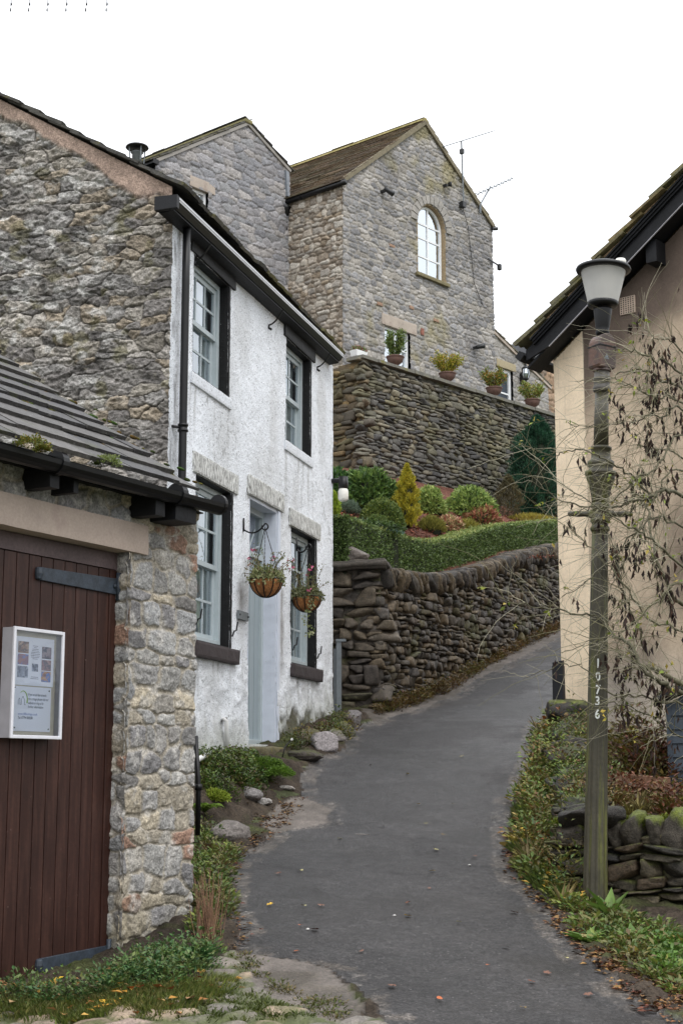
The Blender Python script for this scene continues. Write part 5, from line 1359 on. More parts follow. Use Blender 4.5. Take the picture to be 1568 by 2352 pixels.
m = MB(); m.bar(FL_.w(mw, -.04, lz0 - .03), FL_.w(lx1 + .1, -.04, lz1 + ps * .1 - .03), .04, .07); m.build('verge_board', M['sandstone'], lt)
w2 = upvc(FL_, qx0, qx1, qzb, qzt, lt, mull=(), trans=(.45,), f=.09)
m = MB(); m.box(FL_, qx0 + .1, qx1 - .1, .09, .12, qzb, qzt - .1); m.build('window_sash', M['shed'], w2)
m = MB(); m.rough(FL_, FL_.hx(1138, 838), FL_.hx(1182, 850), -.035, .05, qzt + .003, FL_.hz(1180, 838), .003, 10, .04); m.build('window_lintel', mat('buff_lintel', srgb(164, 152, 124), rough=.85, var=(20, .1)), w2)
# ------------------------------------------------------------------ pale grey gable on the left
GH = Frame(MS.w(sl_, 0, 0), MH.ang)
hxl = GH.hx(352, 500); hax, haz = GH.hit(566, 282); hel = GH.hz(352, 366); her = GH.hz(664, 392)
print('grey gable', hxl, hax, haz, hel, her)
gh = root('grey_gable_house', (GH.o[0], GH.o[1], mzb), 'pale grey stone house gable behind the cottage roof, between flue and black downpipe', 'house')
lpl = (haz - hel) / (hax - hxl); lpr = (haz - her) / (0 - hax)
ow0, ow1 = GH.hx(440, 470), GH.hx(476, 470); owt = GH.hz(470, 441); owb = owt - 1.1
stone_wall('gable_wall', GH, hxl, .0, mzb, haz + .05, gh, M['stone_far'], [(150, 148, 150), (142, 142, 144), (158, 154, 152), (136, 136, 140)], (146, 143, 143), seed=51, holes=[(ow0, ow1, owb, owt)], top=lambda x: np.minimum(hel + lpl * (x - hxl), her - lpr * x), **{**mk, 'ch': .15, 'asp': 2.2, 'relief': .032, 'joint': (.0, .008)})
m = MB(); n_ = [(hxl + .05, mzb), (-.3, mzb), (-.3, her), (hax, haz - .08), (hxl + .05, hel - .04)]
m.add([GH.w(x, .25, z) for x, z in n_] + [GH.w(x, 7, z) for x, z in n_], [(0, 1, 2, 3, 4), (9, 8, 7, 6, 5), (0, 5, 6, 1), (1, 6, 7, 2), (2, 7, 8, 3), (3, 8, 9, 4), (4, 9, 5, 0)]); m.build('wall_core', M['interior'], gh)
s_a = unit(GH.x + np.array([0, 0, lpl])); la = (hax - hxl + .15) / math.cos(math.atan(lpl))
slab_roof('roof_slates', GH.w(hxl - .15, -.07, hel - .15 * lpl + .02), GH.y, s_a, 7, 12, la / 12, .7, .03, [(98, 94, 84), (88, 86, 80)], M['slate'], gh, seed=22, jitter=.015, lift=.018)
s_b = unit(-GH.x + np.array([0, 0, lpr])); lb = (-hax + .1) / math.cos(math.atan(lpr))
slab_roof('far_roof_slates', GH.w(.10, -.07, her - .10 * lpr + .02), GH.y, s_b, 7, 6, lb / 6, .7, .03, [(84, 82, 76), (74, 72, 70)], M['slate'], gh, seed=23, jitter=.015, lift=.018)
m = MB(); m.box(GH, hax - .12, hax + .12, -.1, 7, haz - .04, haz + .06); m.build('ridge', mat('ridge_lichen', srgb(128, 122, 84), rough=.9, var=(8, .3)), gh, bevel=.03)
m = MB(); m.bar(GH.w(hxl, -.05, hel - .03), GH.w(hax, -.05, haz - .03), .03, .07); m.bar(GH.w(0, -.05, her - .03), GH.w(hax, -.05, haz - .03), .03, .07); m.build('verge_mortar', mat('pale_verge', srgb(150, 146, 140), rough=.9), gh)
w3 = upvc(GH, ow0, ow1, owb, owt, gh, mull=(.5,)); m = MB(); m.rough(GH, GH.hx(434, 425), GH.hx(492, 440), -.04, .05, owt + .003, GH.hz(488, 424), .003, 10, .04); m.build('window_lintel', M['sandstone'], w3)
m = MB(); x_ = hxl; m.box(GH, x_ - .12, x_ + .04, -.1, .5, hel - .12, hel - .02); m.build('gutter', M['black_iron'], gh)
# ------------------------------------------------------------------ stone cottage behind the cream house
FX = Frame(z0(at(1222, 900, 39)), MH.ang + .1); f0 = FX.hz(1222, 856); f1 = FX.hz(1262, 818)
fr_ = root('far_cottage', FX.w(0, 0, 7), 'brownish rubble cottage end just visible behind the cream house eaves', 'cottage')
stone_wall('wall', FX, 0, 2.4, 7, f1 + .6, fr_, M['stone_far'], [(150, 126, 104), (164, 140, 118), (132, 118, 106), (120, 108, 100)], (150, 128, 108), seed=57, top=lambda x: f0 + (f1 - f0) * x / FX.hx(1262, 830), **{**mk, 'ch': .16, 'asp': 1.8, 'relief': .05, 'step': .03})
fsl = (f1 - f0) / FX.hx(1262, 830)
m = MB(); m.hexa([FX.w(*q) for q in ((.02, .15, 7), (2.38, .15, 7), (2.38, 4, 7), (.02, 4, 7), (.02, .15, f0 - .05), (2.38, .15, f0 + 2.38 * fsl - .05), (2.38, 4, f0 + 2.38 * fsl - .05), (.02, 4, f0 - .05))], srgb(130, 112, 96)); m.build('wall_core', M['stone_far'], fr_, cols=True)
m = MB(); m.hexa([FX.w(-.1, -.08, f0 - .1 * fsl), FX.w(2.5, -.08, f0 + 2.5 * fsl), FX.w(2.5, 4, f0 + 2.5 * fsl), FX.w(-.1, 4, f0 - .1 * fsl), FX.w(-.1, -.08, f0 - .1 * fsl + .07), FX.w(2.5, -.08, f0 + 2.5 * fsl + .07), FX.w(2.5, 4, f0 + 2.5 * fsl + .07), FX.w(-.1, 4, f0 - .1 * fsl + .07)])
m.build('roof', M['felt'], fr_)

# ------------------------------------------------------------------ things fixed to the big house
def aerial(nm, label, px, mast_top, mast_bot, boom_a, boom_b, nel, el_l, Yo, big):
    f = Frame(MH.w(0, Yo, 0), MH.ang)
    r_ = root(nm, f.w(*[f.hx(*mast_bot), 0, f.hz(*mast_bot)]), label, 'aerial')
    def p(q, dy_=0.0): return f.w(f.hx(*q), dy_, f.hz(*q))
    m = MB(); m.tube([p(mast_bot), p(mast_top)], .02, 7); m.build('mast', M['galv'], r_)
    m = MB(); m.bar(p(boom_a), p(boom_b), .022, .022); m.build('boom', M['galv'], r_)
    A, B = p(boom_a), p(boom_b); m = MB()
    for k in range(nel):
        c_ = A + (B - A) * k / (nel - 1)
        if big: m.bar(c_ - [0, 0, el_l], c_ + [0, 0, el_l], .022, .022); m.bar(c_ - f.y * .05 - [0, 0, el_l * .5], c_ + f.y * .05 + [0, 0, el_l * .5], .03, .02)
        else: m.bar(c_ - f.y * el_l, c_ + f.y * el_l, .012, .012, up=(0, 0, 1)); m.bar(c_ - [0, 0, .03], c_ + [0, 0, .03], .012, .012)
    m.build('elements', M['galv'], r_)
    return r_, p
a1, p = aerial('tv_aerial', 'thin upright television aerial with long boom above the right roof slope', 0, (1059, 325), (1064, 470), (1017, 337), (1129, 302), 19, .10, -.10, False)
m = MB(); m.box(Frame(p((1060, 348)), MH.ang), -.04, .04, -.05, .05, -.06, .06); m.build('connector_box', M['dark_glass_body'], a1)
m = MB(); m.box(Frame(p((1063, 470)), MH.ang), -.07, .07, -.05, .07, -.07, .07); m.build('wall_bracket', M['dark_glass_body'], a1)
m = MB(); cc_ = [p(q, .05) for q in ((1064, 470), (1078, 520), (1086, 590), (1092, 650), (1112, 700))]; m.tube(cc_, .008, 5); m.build('cable', M['black_iron'], a1)
a2, p = aerial('tv_aerial', 'stubby television aerial with bow-tie elements beside the gable eaves', 0, (1126, 428), (1102, 470), (1095, 446), (1176, 410), 11, .075, -.08, True)
m = MB(); m.tube([p((1102, 470)), p((1102, 490))], .03, 7); m.build('wall_bracket', M['galv'], a2)
def spot(nm, label, cat, px, py, ww, hh_, tilt=0):
    x_, z_ = MH.hit(px, py); r_ = root(nm, MH.w(x_, -.05, z_), label, cat)
    m = MB(); m.box(MH, x_ - .03, x_ + .03, -.12, .0, z_ - .03, z_ + .03); m.build('bracket', M['dark_glass_body'], r_)
    A = MH.w(x_ - ww * .3, -.16, z_ - hh_ * .2); B = MH.w(x_ + ww * .7, -.24, z_ + hh_ * .5); m = MB(); m.tube([A, A + (B - A) * .8, B], [.05, .06, .07], 12); m.build('lamp_head', M['dark_glass_body'], r_, smooth=True)
spot('floodlight', 'black floodlight high on the gable left edge under the verge', 'lamp', 875, 441, .22, -.14)
spot('floodlight', 'black floodlight low on the gable above the third urn', 'lamp', 1085, 800, .2, .1)
spot('security_camera', 'small dark camera above and right of the arched window', 'camera', 1017, 428, .05, .0)
x_, z_ = MH.hit(1128, 527); r_ = root('floodlight', MH.w(mw, -.05, z_), 'small black floodlight at the right eaves corner of the gable', 'lamp')
m = MB(); m.tube([MH.w(mw, -.06, z_), MH.w(mw + .10, -.12, z_ + .02)], .045, 10); m.build('lamp_head', M['dark_glass_body'], r_)
m = MB(); m.box(MH, mw - .06, mw + .01, -.09, -.03, z_ - .03, z_ + .03); m.build('bracket', M['dark_glass_body'], r_)
x_, z_ = MH.hit(1128, 606); r_ = root('weather_sensor', MH.w(mw, -.05, z_), 'small black wind sensor arm sticking out of the gable right edge', 'sensor')
m = MB(); m.bar(MH.w(mw - .25, -.06, z_ + .06), MH.w(mw + .22, -.06, z_), .03, .03); m.build('arm', M['dark_glass_body'], r_); m = MB(); m.lathe(MH.w(mw + .24, -.06, z_ - .0), [(.02, -.12), (.06, -.1), (.06, .03), (.02, .06)], 10); m.build('sensor_head', M['dark_glass_body'], r_)
# lantern on the lean-to
x_, z_ = FL_.hit(1207, 866, -.2); ln = root('wall_lantern', FL_.w(x_, -.2, z_), 'black Victorian style wall lantern on the lean-to above the fifth urn', 'lantern')
c_ = FL_.w(x_, -.2, z_)
m = MB(); m.lathe(c_, [(.0, .46), (.012, .40), (.03, .30), (.10, .25), (.11, .22), (.02, .22)], 8); m.build('lantern_roof', M['black_iron'], ln)
m = MB(); m.lathe(c_, [(.085, .22), (.10, .08), (.07, -.03), (.03, -.03)], 8); m.build('lantern_glass', M['glass_bright'], ln)
m = MB()
for k in range(6): a = k * math.pi / 3; q = np.array([math.cos(a), math.sin(a), 0]); m.tube([c_ + q * .09 + [0, 0, .22], c_ + q * .104 + [0, 0, .08], c_ + q * .07 + [0, 0, -.03]], .009, 5)
m.lathe(c_, [(.075, -.03), (.075, -.06), (.02, -.10), (.02, -.16)], 8); m.build('lantern_cage', M['black_iron'], ln)
m = MB(); bx0 = FL_.hx(1195, 873); m.lathe(FL_.w(bx0, -.03, z_ + .0), [(.03, -.16), (.06, -.1), (.06, .1), (.03, .16)], 10); m.tube([FL_.w(bx0, -.03, z_ - .05), FL_.w((bx0 + x_) / 2, -.1, z_ - .18), c_ + [0, 0, -.15]], .014, 6); m.build('lantern_arm', M['black_iron'], ln)

# ================================================================== terrace wall
TW = Frame(z0(at(832, 900, 29.5)), MH.ang); tz1 = TW.hz(832, 818); tzR = TW.hz(1262, 950); tz0 = 6.6
print('terrace top', tz1, tzR, 'x end', TW.hx(1275, 960))
txe = TW.hx(1300, 960)
tw = root('terrace_wall', (TW.o[0], TW.o[1], tz0), 'tall dark mossy drystone retaining wall with flat coping, carrying the row of urns', 'wall')
PALT = [(116, 113, 102), (102, 99, 91), (126, 120, 104), (92, 90, 86), (110, 107, 102), (116, 108, 92), (86, 85, 84)]
def tpost(X, Z, H, C):
    f = sstep(.05, .45, fbm2(X * .7, Z * .7, 310, 4) + .1) * .5
    C = C * (1 - f[..., None]) + srgb(78, 76, 74) * (1 + .0 * X[..., None]) * f[..., None]
    g = sstep(.15, .5, fbm2(X * 2.2, Z * 2.2, 311, 4)) * .5
    return H, C * (1 - .5 * g[..., None]) + srgb(126, 120, 66) * .5 * g[..., None]
tk_ = dict(ch=.095, asp=2.9, jit=.6, p=2.6, sw=.15, relief=.036, joint=(.0, .010), step=.0165, warp=.04, rough=.010, tilt=1.0, post=tpost)
def ttop(x): return tz1 + (tzR - tz1) * x / TW.hx(1262, 950)
stone_wall('backing', TW, 0, txe, tz0, tz1 + .3, tw, M['stone'], PALT, (42, 38, 32), seed=61, top=lambda x: ttop(x) - .05, **{**tk_, 'step': .04, 'y0': .07, 'relief': .02})
TL = Frame(TW.o, TW.ang - math.pi / 2 - .05)
stone_wall('backing_left', TL, -5, .0, tz0, tz1 + .05, tw, M['stone'], [(118, 102, 76), (104, 92, 72), (128, 108, 76), (92, 84, 70)], (60, 52, 42), seed=63, top=lambda x: ttop(0) - .04 + x * .07, **{**tk_, 'ch': .15, 'asp': 2.0, 'step': .04, 'y0': .06, 'relief': .02})
TT = [((72, 71, 70), .7, -.1, .35, .55), ((120, 116, 74), 2.2, .1, .45, .30)]
stack_stones('front_face', TW, -.05, txe, lambda x: tz0 + .6, lambda x: float(ttop(x)) - .06, tw, M['stone'], PALT, ch=.105, asp=2.3, dep=.16, seed=61, gap=.010, tint=TT, out=.022)
stack_stones('side_face', TL, -1.6, .07, lambda x: tz0 + .6, lambda x: float(ttop(0)) - .06 + x * .07, tw, M['stone'], [(112, 98, 76), (98, 88, 72), (120, 102, 74), (88, 82, 70)], ch=.155, asp=2.2, dep=.2, seed=63, gap=.010, tint=TT, out=.02)
m = MB()
x_ = -.06
rs = np.random.RandomState(9)
while x_ < txe:
    w_ = rs.uniform(.5, .9); m.rough(TW, x_, min(x_ + w_ - .008, txe), -.07 + rs.uniform(-.01, .01), .40, ttop(x_) - .055, ttop(x_) + .02 + rs.uniform(-.005, .01), .006, 8, .06, seed=int(x_ * 9) + 50); x_ += w_
m.build('coping', mat('grey_mossy_coping', srgb(112, 110, 102), rough=.9, color2=(srgb(110, 106, 60), 4, .55, .68), var=((4, .2), (40, .2)), bump=(40, .5, .012)), tw)
m = MB(); z_ = min(tz1, tzR) - .45; m.add([TW.w(x, y, zz) for zz in (tz0, 0) for x, y in ((.08, .12), (txe, .12), (txe, 3), (4, 9), (.1, 9))][:5] + [TW.w(x, y, z_) for x, y in ((.08, .12), (txe, .12), (txe, 3), (4, 9), (.1, 9))], [(5, 6, 7, 8, 9), (4, 3, 2, 1, 0), (0, 1, 6, 5), (1, 2, 7, 6), (2, 3, 8, 7), (3, 4, 9, 8), (4, 0, 5, 9)], srgb(110,106,98))
o = m.build('terrace_ground', M['concrete'], None, cols=True); o['kind'] = 'structure'

# urns
def urn(base, s, label, pal, h, seed, spread=1.0, group='planted urns along the terrace coping'):
    r_ = root('planted_urn', base, label, 'urn', group)
    m = MB(); b = np.asarray(base, float)
    m.lathe(b, [(.085 * s, 0), (.09 * s, .015 * s), (.05 * s, .035 * s), (.045 * s, .05 * s), (.10 * s, .075 * s), (.15 * s, .12 * s), (.17 * s, .175 * s), (.172 * s, .20 * s), (.19 * s, .212 * s), (.19 * s, .23 * s), (.165 * s, .232 * s), (.16 * s, .19 * s)], 40, flute=20, famp=.012)
    m.build('urn', M['terracotta'], r_, smooth=True)
    rs_ = np.random.RandomState(seed); m = MB(); n = 26; LP = []; LD = []
    for k in range(n):
        a = rs_.rand() * 2 * math.pi; ln_ = h * rs_.uniform(.6, 1.05); ou = rs_.uniform(.1, .55) * spread * h
        p0 = b + np.array([math.cos(a) * .05 * s, math.sin(a) * .05 * s, .19 * s]); p2 = p0 + np.array([math.cos(a) * ou, math.sin(a) * ou, ln_])
        p1 = (p0 + p2) / 2 + np.array([0, 0, .02]); m.tube([p0, p1, p2], [.006, .005, .003], 4, cap=False)
        q = rs_.rand(70) ** .6; q = q[:, None]; P = p0 * (1 - q) ** 2 + 2 * p1 * q * (1 - q) + p2 * q * q; P = P + rs_.normal(size=P.shape) * .03
        LP.append(P); LD.append(unit(np.array([[math.cos(a) * .4, math.sin(a) * .4, .7]]) + rand_unit(70, rs_) * .9))
    m.build('stems', M['core'], r_)
    P = np.concatenate(LP); D = np.concatenate(LD); n = len(P)
    leaf_mesh('foliage', P, D, rand_unit(n, rs_), .06 * (.6 + .7 * rs_.rand(n)), .4, mixcols(n, pal, rs_) * 1.3, M['leaf'], r_)
    return r_
lab = ['terracotta urn of upright green stems in front of the white lower window', 'terracotta urn with a yellow-green rounded bush, below the plain gable wall', 'terracotta urn of mixed orange and green leaves beside the dark lean-to window', 'terracotta urn farthest right, a sparse green bush beneath the lantern']
for k, (px, py, s_, h_, sp, pal) in enumerate(((907, 829, 1.0, .36, .7, [(92, 112, 52), (110, 120, 66), (76, 96, 48)]), (1027, 870, 1.0, .27, 1.3, [(120, 128, 40), (150, 140, 44), (96, 116, 44), (164, 132, 60)]), (1134, 906, 1.0, .27, 1.15, [(100, 116, 50), (150, 110, 50), (84, 106, 46)]), (1222, 936, 1.0, .27, 1.15, [(100, 124, 60), (120, 132, 66), (140, 120, 60)]))):
    x_ = TW.hx(px, py, .13); urn(TW.w(x_, .13, ttop(x_) + .022), 1.04, lab[k], pal, h_ * 1.65, 70 + k, sp)
x_ = TW.hx(814, 806, .25); b_ = TW.w(x_ + .05, .18, ttop(0) + .022); tr_ = root('window_trough', b_, 'small white trough of low flowers at the left corner of the terrace wall', 'planter')
FT = Frame(b_, MH.ang); m = MB(); m.hexa([FT.w(*q) for q in ((-.15, -.08, 0), (.15, -.08, 0), (.15, .08, 0), (-.15, .08, 0), (-.18, -.1, .13), (.18, -.1, .13), (.18, .1, .13), (-.18, .1, .13))]); m.build('trough', M['white_upvc'], tr_, bevel=.01)
rs = np.random.RandomState(6); n = 500; P = FT.w(rs.uniform(-.17, .17, n), rs.uniform(-.09, .09, n), .12 + .09 * rs.rand(n)); leaf_mesh('foliage', P, rand_unit(n, rs) + [0, 0, .8], rand_unit(n, rs), .05, .4, mixcols(n, [(90, 116, 60), (110, 130, 70), (150, 90, 90)], rs), M['leaf'], tr_)
# ================================================================== garden wall along the lane
glen = float(np.linalg.norm(WL1 - WL0)) + 4
def zbase(x): 
    p = FWL.w(x, -.05, 0); return HT(p[..., 0], p[..., 1])
TOPL = [(864, 1298), (941, 1312), (1001, 1317), (1065, 1310), (1140, 1287), (1185, 1270), (1280, 1248)]
tp = np.array([FWL.hit(*q) for q in TOPL]); 
tp = np.vstack([tp, [glen, tp[-1, 1] + .55]])
def wtop(x): return np.interp(x, tp[:, 0], tp[:, 1])
print('garden wall top', tp.round(2).tolist(), 'base', zbase(np.array([0., 3, 6])).round(2))
gw = root('garden_wall', (WL0[0], WL0[1], 2.0), 'dark damp drystone garden wall curving up the lane, with upright coping stones', 'wall')
PALW = [(88, 78, 64), (72, 66, 58), (100, 88, 72), (64, 60, 56), (82, 74, 66), (92, 80, 62), (76, 71, 68)]
def wpost(X, Z, H, C):
    f = sstep(.1, .5, fbm2(X * 1.2, Z * 1.6, 410, 4)) * .5
    C = C * (1 - f[..., None]) + srgb(66, 60, 55) * f[..., None]
    g = sstep(.22, .5, fbm2(X * 3, Z * 3, 411, 4)) * .45
    return H, C * (1 - g[..., None]) + srgb(88, 92, 46) * g[..., None]
wk = dict(ch=.112, asp=1.55, jit=.8, p=2.0, sw=.12, relief=.05, joint=(.0, .007), warp=.025, rough=.012, ridge=1.0, tilt=1.2, rnd=.8, post=wpost)
stone_wall('backing', FWL, .02, glen, 1.9, 5.6, gw, M['stone_wet'], PALW, (30, 27, 24), seed=71, top=lambda x: wtop(x) - .15, bottom=lambda x: zbase(x) - .15, **{**wk, 'y0': .075, 'relief': .02, 'step': .03})
WT = [((60, 54, 50), 1.1, -.05, .4, .6), ((84, 86, 48), 2.6, .18, .5, .5)]
stack_stones('wall_face', FWL, .0, glen, lambda x: float(zbase(x)), lambda x: float(wtop(x)) - .17, gw, M['stone_wet'], PALW, ch=.088, asp=1.65, dep=.18, seed=71, gap=.010, tint=WT, out=.035, hj=.5, rot=.09, wobk=.8)
FR = Frame((WL0[0], WL0[1], 0), R(-8))
stone_wall('end_backing', FR, -1.7, .0, 1.9, wtop(0) - .0, gw, M['stone_wet'], [(84, 76, 68), (72, 66, 60), (92, 82, 70)], (38, 34, 31), seed=73, **{**wk, 'ch': .29, 'asp': 1.5, 'relief': .06, 'jit': .5, 'p': 3.5, 'rough': .02, 'z_lean': .0, 'y0': .08, 'relief': .02, 'step': .03} )
stack_stones('end_face', FR, -1.7, .10, lambda x: 2.1, lambda x: float(wtop(0)) - .02, gw, M['stone_wet'], [(84, 76, 66), (70, 64, 58), (94, 84, 70)], ch=.155, asp=1.9, dep=.3, seed=73, sub=3, gap=.012, tint=WT, out=.025, rough=.09)
# coping: upright stones leaning against each other
rs = np.random.RandomState(12); m = MB(); x_ = .16; k = 0
while x_ < glen - .2:
    w_ = rs.uniform(.035, .10); h_ = rs.uniform(.13, .27); lean = -.3 + rs.uniform(-.2, .2)
    zt_ = float(wtop(x_)); c_ = FWL.w(x_, .11, zt_ - h_); ax_ = FWL.x * math.cos(lean) - np.array([0, 0, 1]) * math.sin(lean); uz = np.array([0, 0, 1]) * math.cos(lean) + FWL.x * math.sin(lean)
    n1_, n2_, n3_ = 4, 6, 7; Vv, Ff = _cg[6]; Ff = Ff.tolist()
    q = block_shape(rs, Vv, 4, 5.0); q = q * (1 + .16 * fbm3(Vv[:, 0] * 1.8 + k * 3.1, Vv[:, 1] * 1.8, Vv[:, 2] * 1.8, 5, 4))[:, None]
    P = c_ + q[:, :1] * ax_ * w_ * .60 + q[:, 1:2] * FWL.y * .17 + (q[:, 2:] * h_ * .58 + h_ * .42) * uz
    cc = srgb(PALW[rs.randint(len(PALW))]) * rs.uniform(.6, 1.05); n4 = fbm3(Vv[:, 0] * 5, Vv[:, 1] * 5, Vv[:, 2] * 5, k, 3)
    m.add(P, Ff, cc * (1 + .3 * n4)[:, None]); x_ += w_ * 1.02; k += 1
m.build('coping_stones', M['stone_wet'], gw, smooth=True, cols=True)
m = MB(); m.rough(FR, -1.75, .10, -.10, .32, wtop(0) - .05, wtop(0) + .06, .03, 4, .03, seed=7, col=srgb(70, 64, 57)); m.build('end_slab', M['stone_wet'], gw, smooth=True, cols=True)
m = MB(); xs_ = np.linspace(.04, glen, 40); P = []
for x in xs_: b_ = float(zbase(x)) - .3; P += [FWL.w(x, .13, b_), FWL.w(x, .13, float(wtop(x)) - .16), FWL.w(x, .36, float(wtop(x)) - .16), FWL.w(x, .36, b_)]
Fs = [(4 * i + a, 4 * i + (a + 1) % 4, 4 * i + 4 + (a + 1) % 4, 4 * i + 4 + a) for i in range(39) for a in range(4)]; m.add(P, Fs); m.build('wall_core', M['core'], gw)
p = at(802, 1285, 17.6); rock('boulder', 'weathered grey boulder resting on the end slab of the garden wall', np.array([FR.w(-.33, .06, 0)[0], FR.w(-.33, .06, 0)[1], wtop(0) + .13]), (.19, .15, .11), 15, (98, 90, 84), material='stone_wet')
# ------------------------------------------------------------------ planted bank behind the wall
n1d = lambda X, Y: ((X - WL0[0]) * FWL.y[0] + (Y - WL0[1]) * FWL.y[1])
def xw(X, Y): return (X - WL0[0]) * FWL.x[0] + (Y - WL0[1]) * FWL.x[1]
zt_l = TW.hz(836, 1085); zt_r = TW.hz(1190, 1150)
print('terrace foot z', zt_l, zt_r)
def BANK(X, Y):
    d1 = n1d(X, Y); d2 = -((X - TW.o[0]) * TW.y[0] + (Y - TW.o[1]) * TW.y[1]); x = xw(X, Y)
    xt = (X - TW.o[0]) * TW.x[0] + (Y - TW.o[1]) * TW.x[1]
    za = wtop(np.clip(x, 0, glen)) - .06; zb = zt_l + (zt_r - zt_l) * np.clip(xt, -1, 9) / TW.hx(1190, 1150)
    t = np.clip(d1 - .3, 0, 99) / (np.clip(d1 - .3, 0, 99) + np.clip(d2, 0.01, 99))
    return za + (zb - za) * (t ** .9) + .05 * fbm2(X * 2, Y * 2, 500, 3)
u = np.linspace(-4.5, 14, 230); v = np.linspace(.30, 14, 170); UU, VV = np.meshgrid(u, v, indexing='ij')
BP = FWL.w(UU, VV, 0); bX, bY = BP[..., 0], BP[..., 1]
bZ = BANK(bX, bY); bZ = bZ - .0
d2 = -((bX - TW.o[0]) * TW.y[0] + (bY - TW.o[1]) * TW.y[1])
kp = ((d2 > -.6) & (((bX - WL0[0]) * FR.y[0] + (bY - WL0[1]) * FR.y[1]) > .30))[:-1, :-1] & ~inpoly(bX, bY, np.array([FC.w(-1, -.3, 0)[:2], FC.w(L + .1, -.3, 0)[:2], FC.w(L + .1, 6, 0)[:2], FC.w(-1, 6, 0)[:2]]))[:-1, :-1]
nn2 = fbm2(bX * 6, bY * 6, 510, 4); cB = srgb(96, 62, 50) * (1 + .5 * nn2[..., None])
V, Fq, Cc = compact(np.stack([bX, bY, bZ], -1).reshape(-1, 3), grid_faces(230, 170, kp), cB.reshape(-1, 3))
o = np_obj('garden_bank', V, Fq, M['mulch'], None, cols=Cc); o['kind'] = 'structure'
def bank_hit(px, py):
    d = ray(px, py); t = np.arange(16.0, 34, .02); P = d[None, :] * (t / d[1])[:, None] + np.array([0, 0, EYE])
    ok = (P[:, 2] < BANK(P[:, 0], P[:, 1])) & (n1d(P[:, 0], P[:, 1]) > .3); i = int(np.argmax(ok)) if ok.any() else 300
    return P[i]
def pxm(b): return b[1] * .985 / F0            # metres per photo pixel there
# bark chips
rs = np.random.RandomState(31); q = [bank_hit(px, py) for px, py in zip(rs.uniform(770, 1270, 500), rs.uniform(1155, 1235, 500))]; q = np.array(q)
P = np.repeat(q, 9, 0) + rs.normal(size=(4500, 3)) * [.12, .2, 0]; P[:, 2] = BANK(P[:, 0], P[:, 1]) + .01 + .02 * rs.rand(4500)
tag(leaf_mesh('bark_chips', P, rand_unit(4500, rs) * [1, 1, .3], rand_unit(4500, rs) * .5 + [0, 0, .8], .05 * (.5 + rs.rand(4500)), .45, mixcols(4500, [(120, 66, 50), (90, 52, 44), (146, 88, 62), (70, 44, 40)], rs), M['leaf_matt']), 'red brown bark chips spread over the planted bank', 'bark mulch', kind='stuff')

# ------------------------------------------------------------------ clipped hedge
hb = [FWL.hx(q, 1300, .55) for q in (900, 1000, 1100, 1200, 1280)]
hedge = root('hedge', FWL.w(1, .6, float(wtop(1))), 'long low clipped box hedge following the top of the garden wall', 'hedge')
HT_ = [(851, 1203), (904, 1222), (949, 1235), (998, 1243), (1054, 1235), (1114, 1215), (1166, 1203), (1223, 1198), (1280, 1196)]
hp = np.array([FWL.hit(q[0], q[1], .36) for q in HT_]); print('hedge top', hp.round(2).tolist())
def htop(x): return np.interp(x, np.append(hp[:, 0], glen), np.append(hp[:, 1], hp[-1, 1] + .5))
rs = np.random.RandomState(77)
def hedge_pts(n):
    s = rs.uniform(-.15, glen - 1, n); which = rs.rand(n); t = rs.rand(n)
    zb_ = wtop(np.clip(s, 0, 99)) - .04; zt_ = htop(s); fr_ = which < .62
    y = np.where(fr_, .36 + .02 * rs.normal(size=n), .36 + .5 * t); z = np.where(fr_, zb_ + (zt_ - zb_) * t, zt_ + .015 * rs.normal(size=n))
    w_ = .03 * fbm2(s * 4, z * 4, 7, 3); y = y + np.where(fr_, w_, 0); z = z + np.where(fr_, 0, w_)
    en = rs.rand(n) < .07; s = np.where(en, -.16 + w_, s); zb2, zt2 = float(wtop(0)) - .04, float(htop(-.1)); y = np.where(en, .34 + .54 * t, y); z = np.where(en, zb2 + (zt2 - zb2) * rs.rand(n), z); fr_ = fr_ | en
    P = FWL.w(s, y, z); N = np.where(fr_[:, None], -FWL.y[None, :], np.array([[0, 0, 1.0]])); N = np.where(en[:, None], -FWL.x[None, :], N)
    return P, N, fr_
n = 64000; P, N, ff = hedge_pts(n)
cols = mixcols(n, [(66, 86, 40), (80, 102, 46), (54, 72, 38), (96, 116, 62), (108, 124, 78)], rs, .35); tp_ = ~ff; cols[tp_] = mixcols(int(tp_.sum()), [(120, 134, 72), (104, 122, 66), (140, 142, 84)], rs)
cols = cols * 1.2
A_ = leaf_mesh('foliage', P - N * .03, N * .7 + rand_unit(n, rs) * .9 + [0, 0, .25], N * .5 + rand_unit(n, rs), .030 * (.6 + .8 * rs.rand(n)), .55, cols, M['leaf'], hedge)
m = MB(); xs_ = np.linspace(-.13, glen - 1.1, 40); P = []
for x in xs_: P += [FWL.w(x, .39, float(wtop(max(x, 0))) - .15), FWL.w(x, .39, float(htop(x)) - .03), FWL.w(x, .82, float(htop(x)) - .03), FWL.w(x, .82, float(wtop(max(x, 0))) - .15)]
m.add(P, [(4 * i + a, 4 * i + (a + 1) % 4, 4 * i + 4 + (a + 1) % 4, 4 * i + 4 + a) for i in range(39) for a in range(4)] + [(0, 1, 2, 3)]); m.build('inner_twigs', M['core'], hedge)
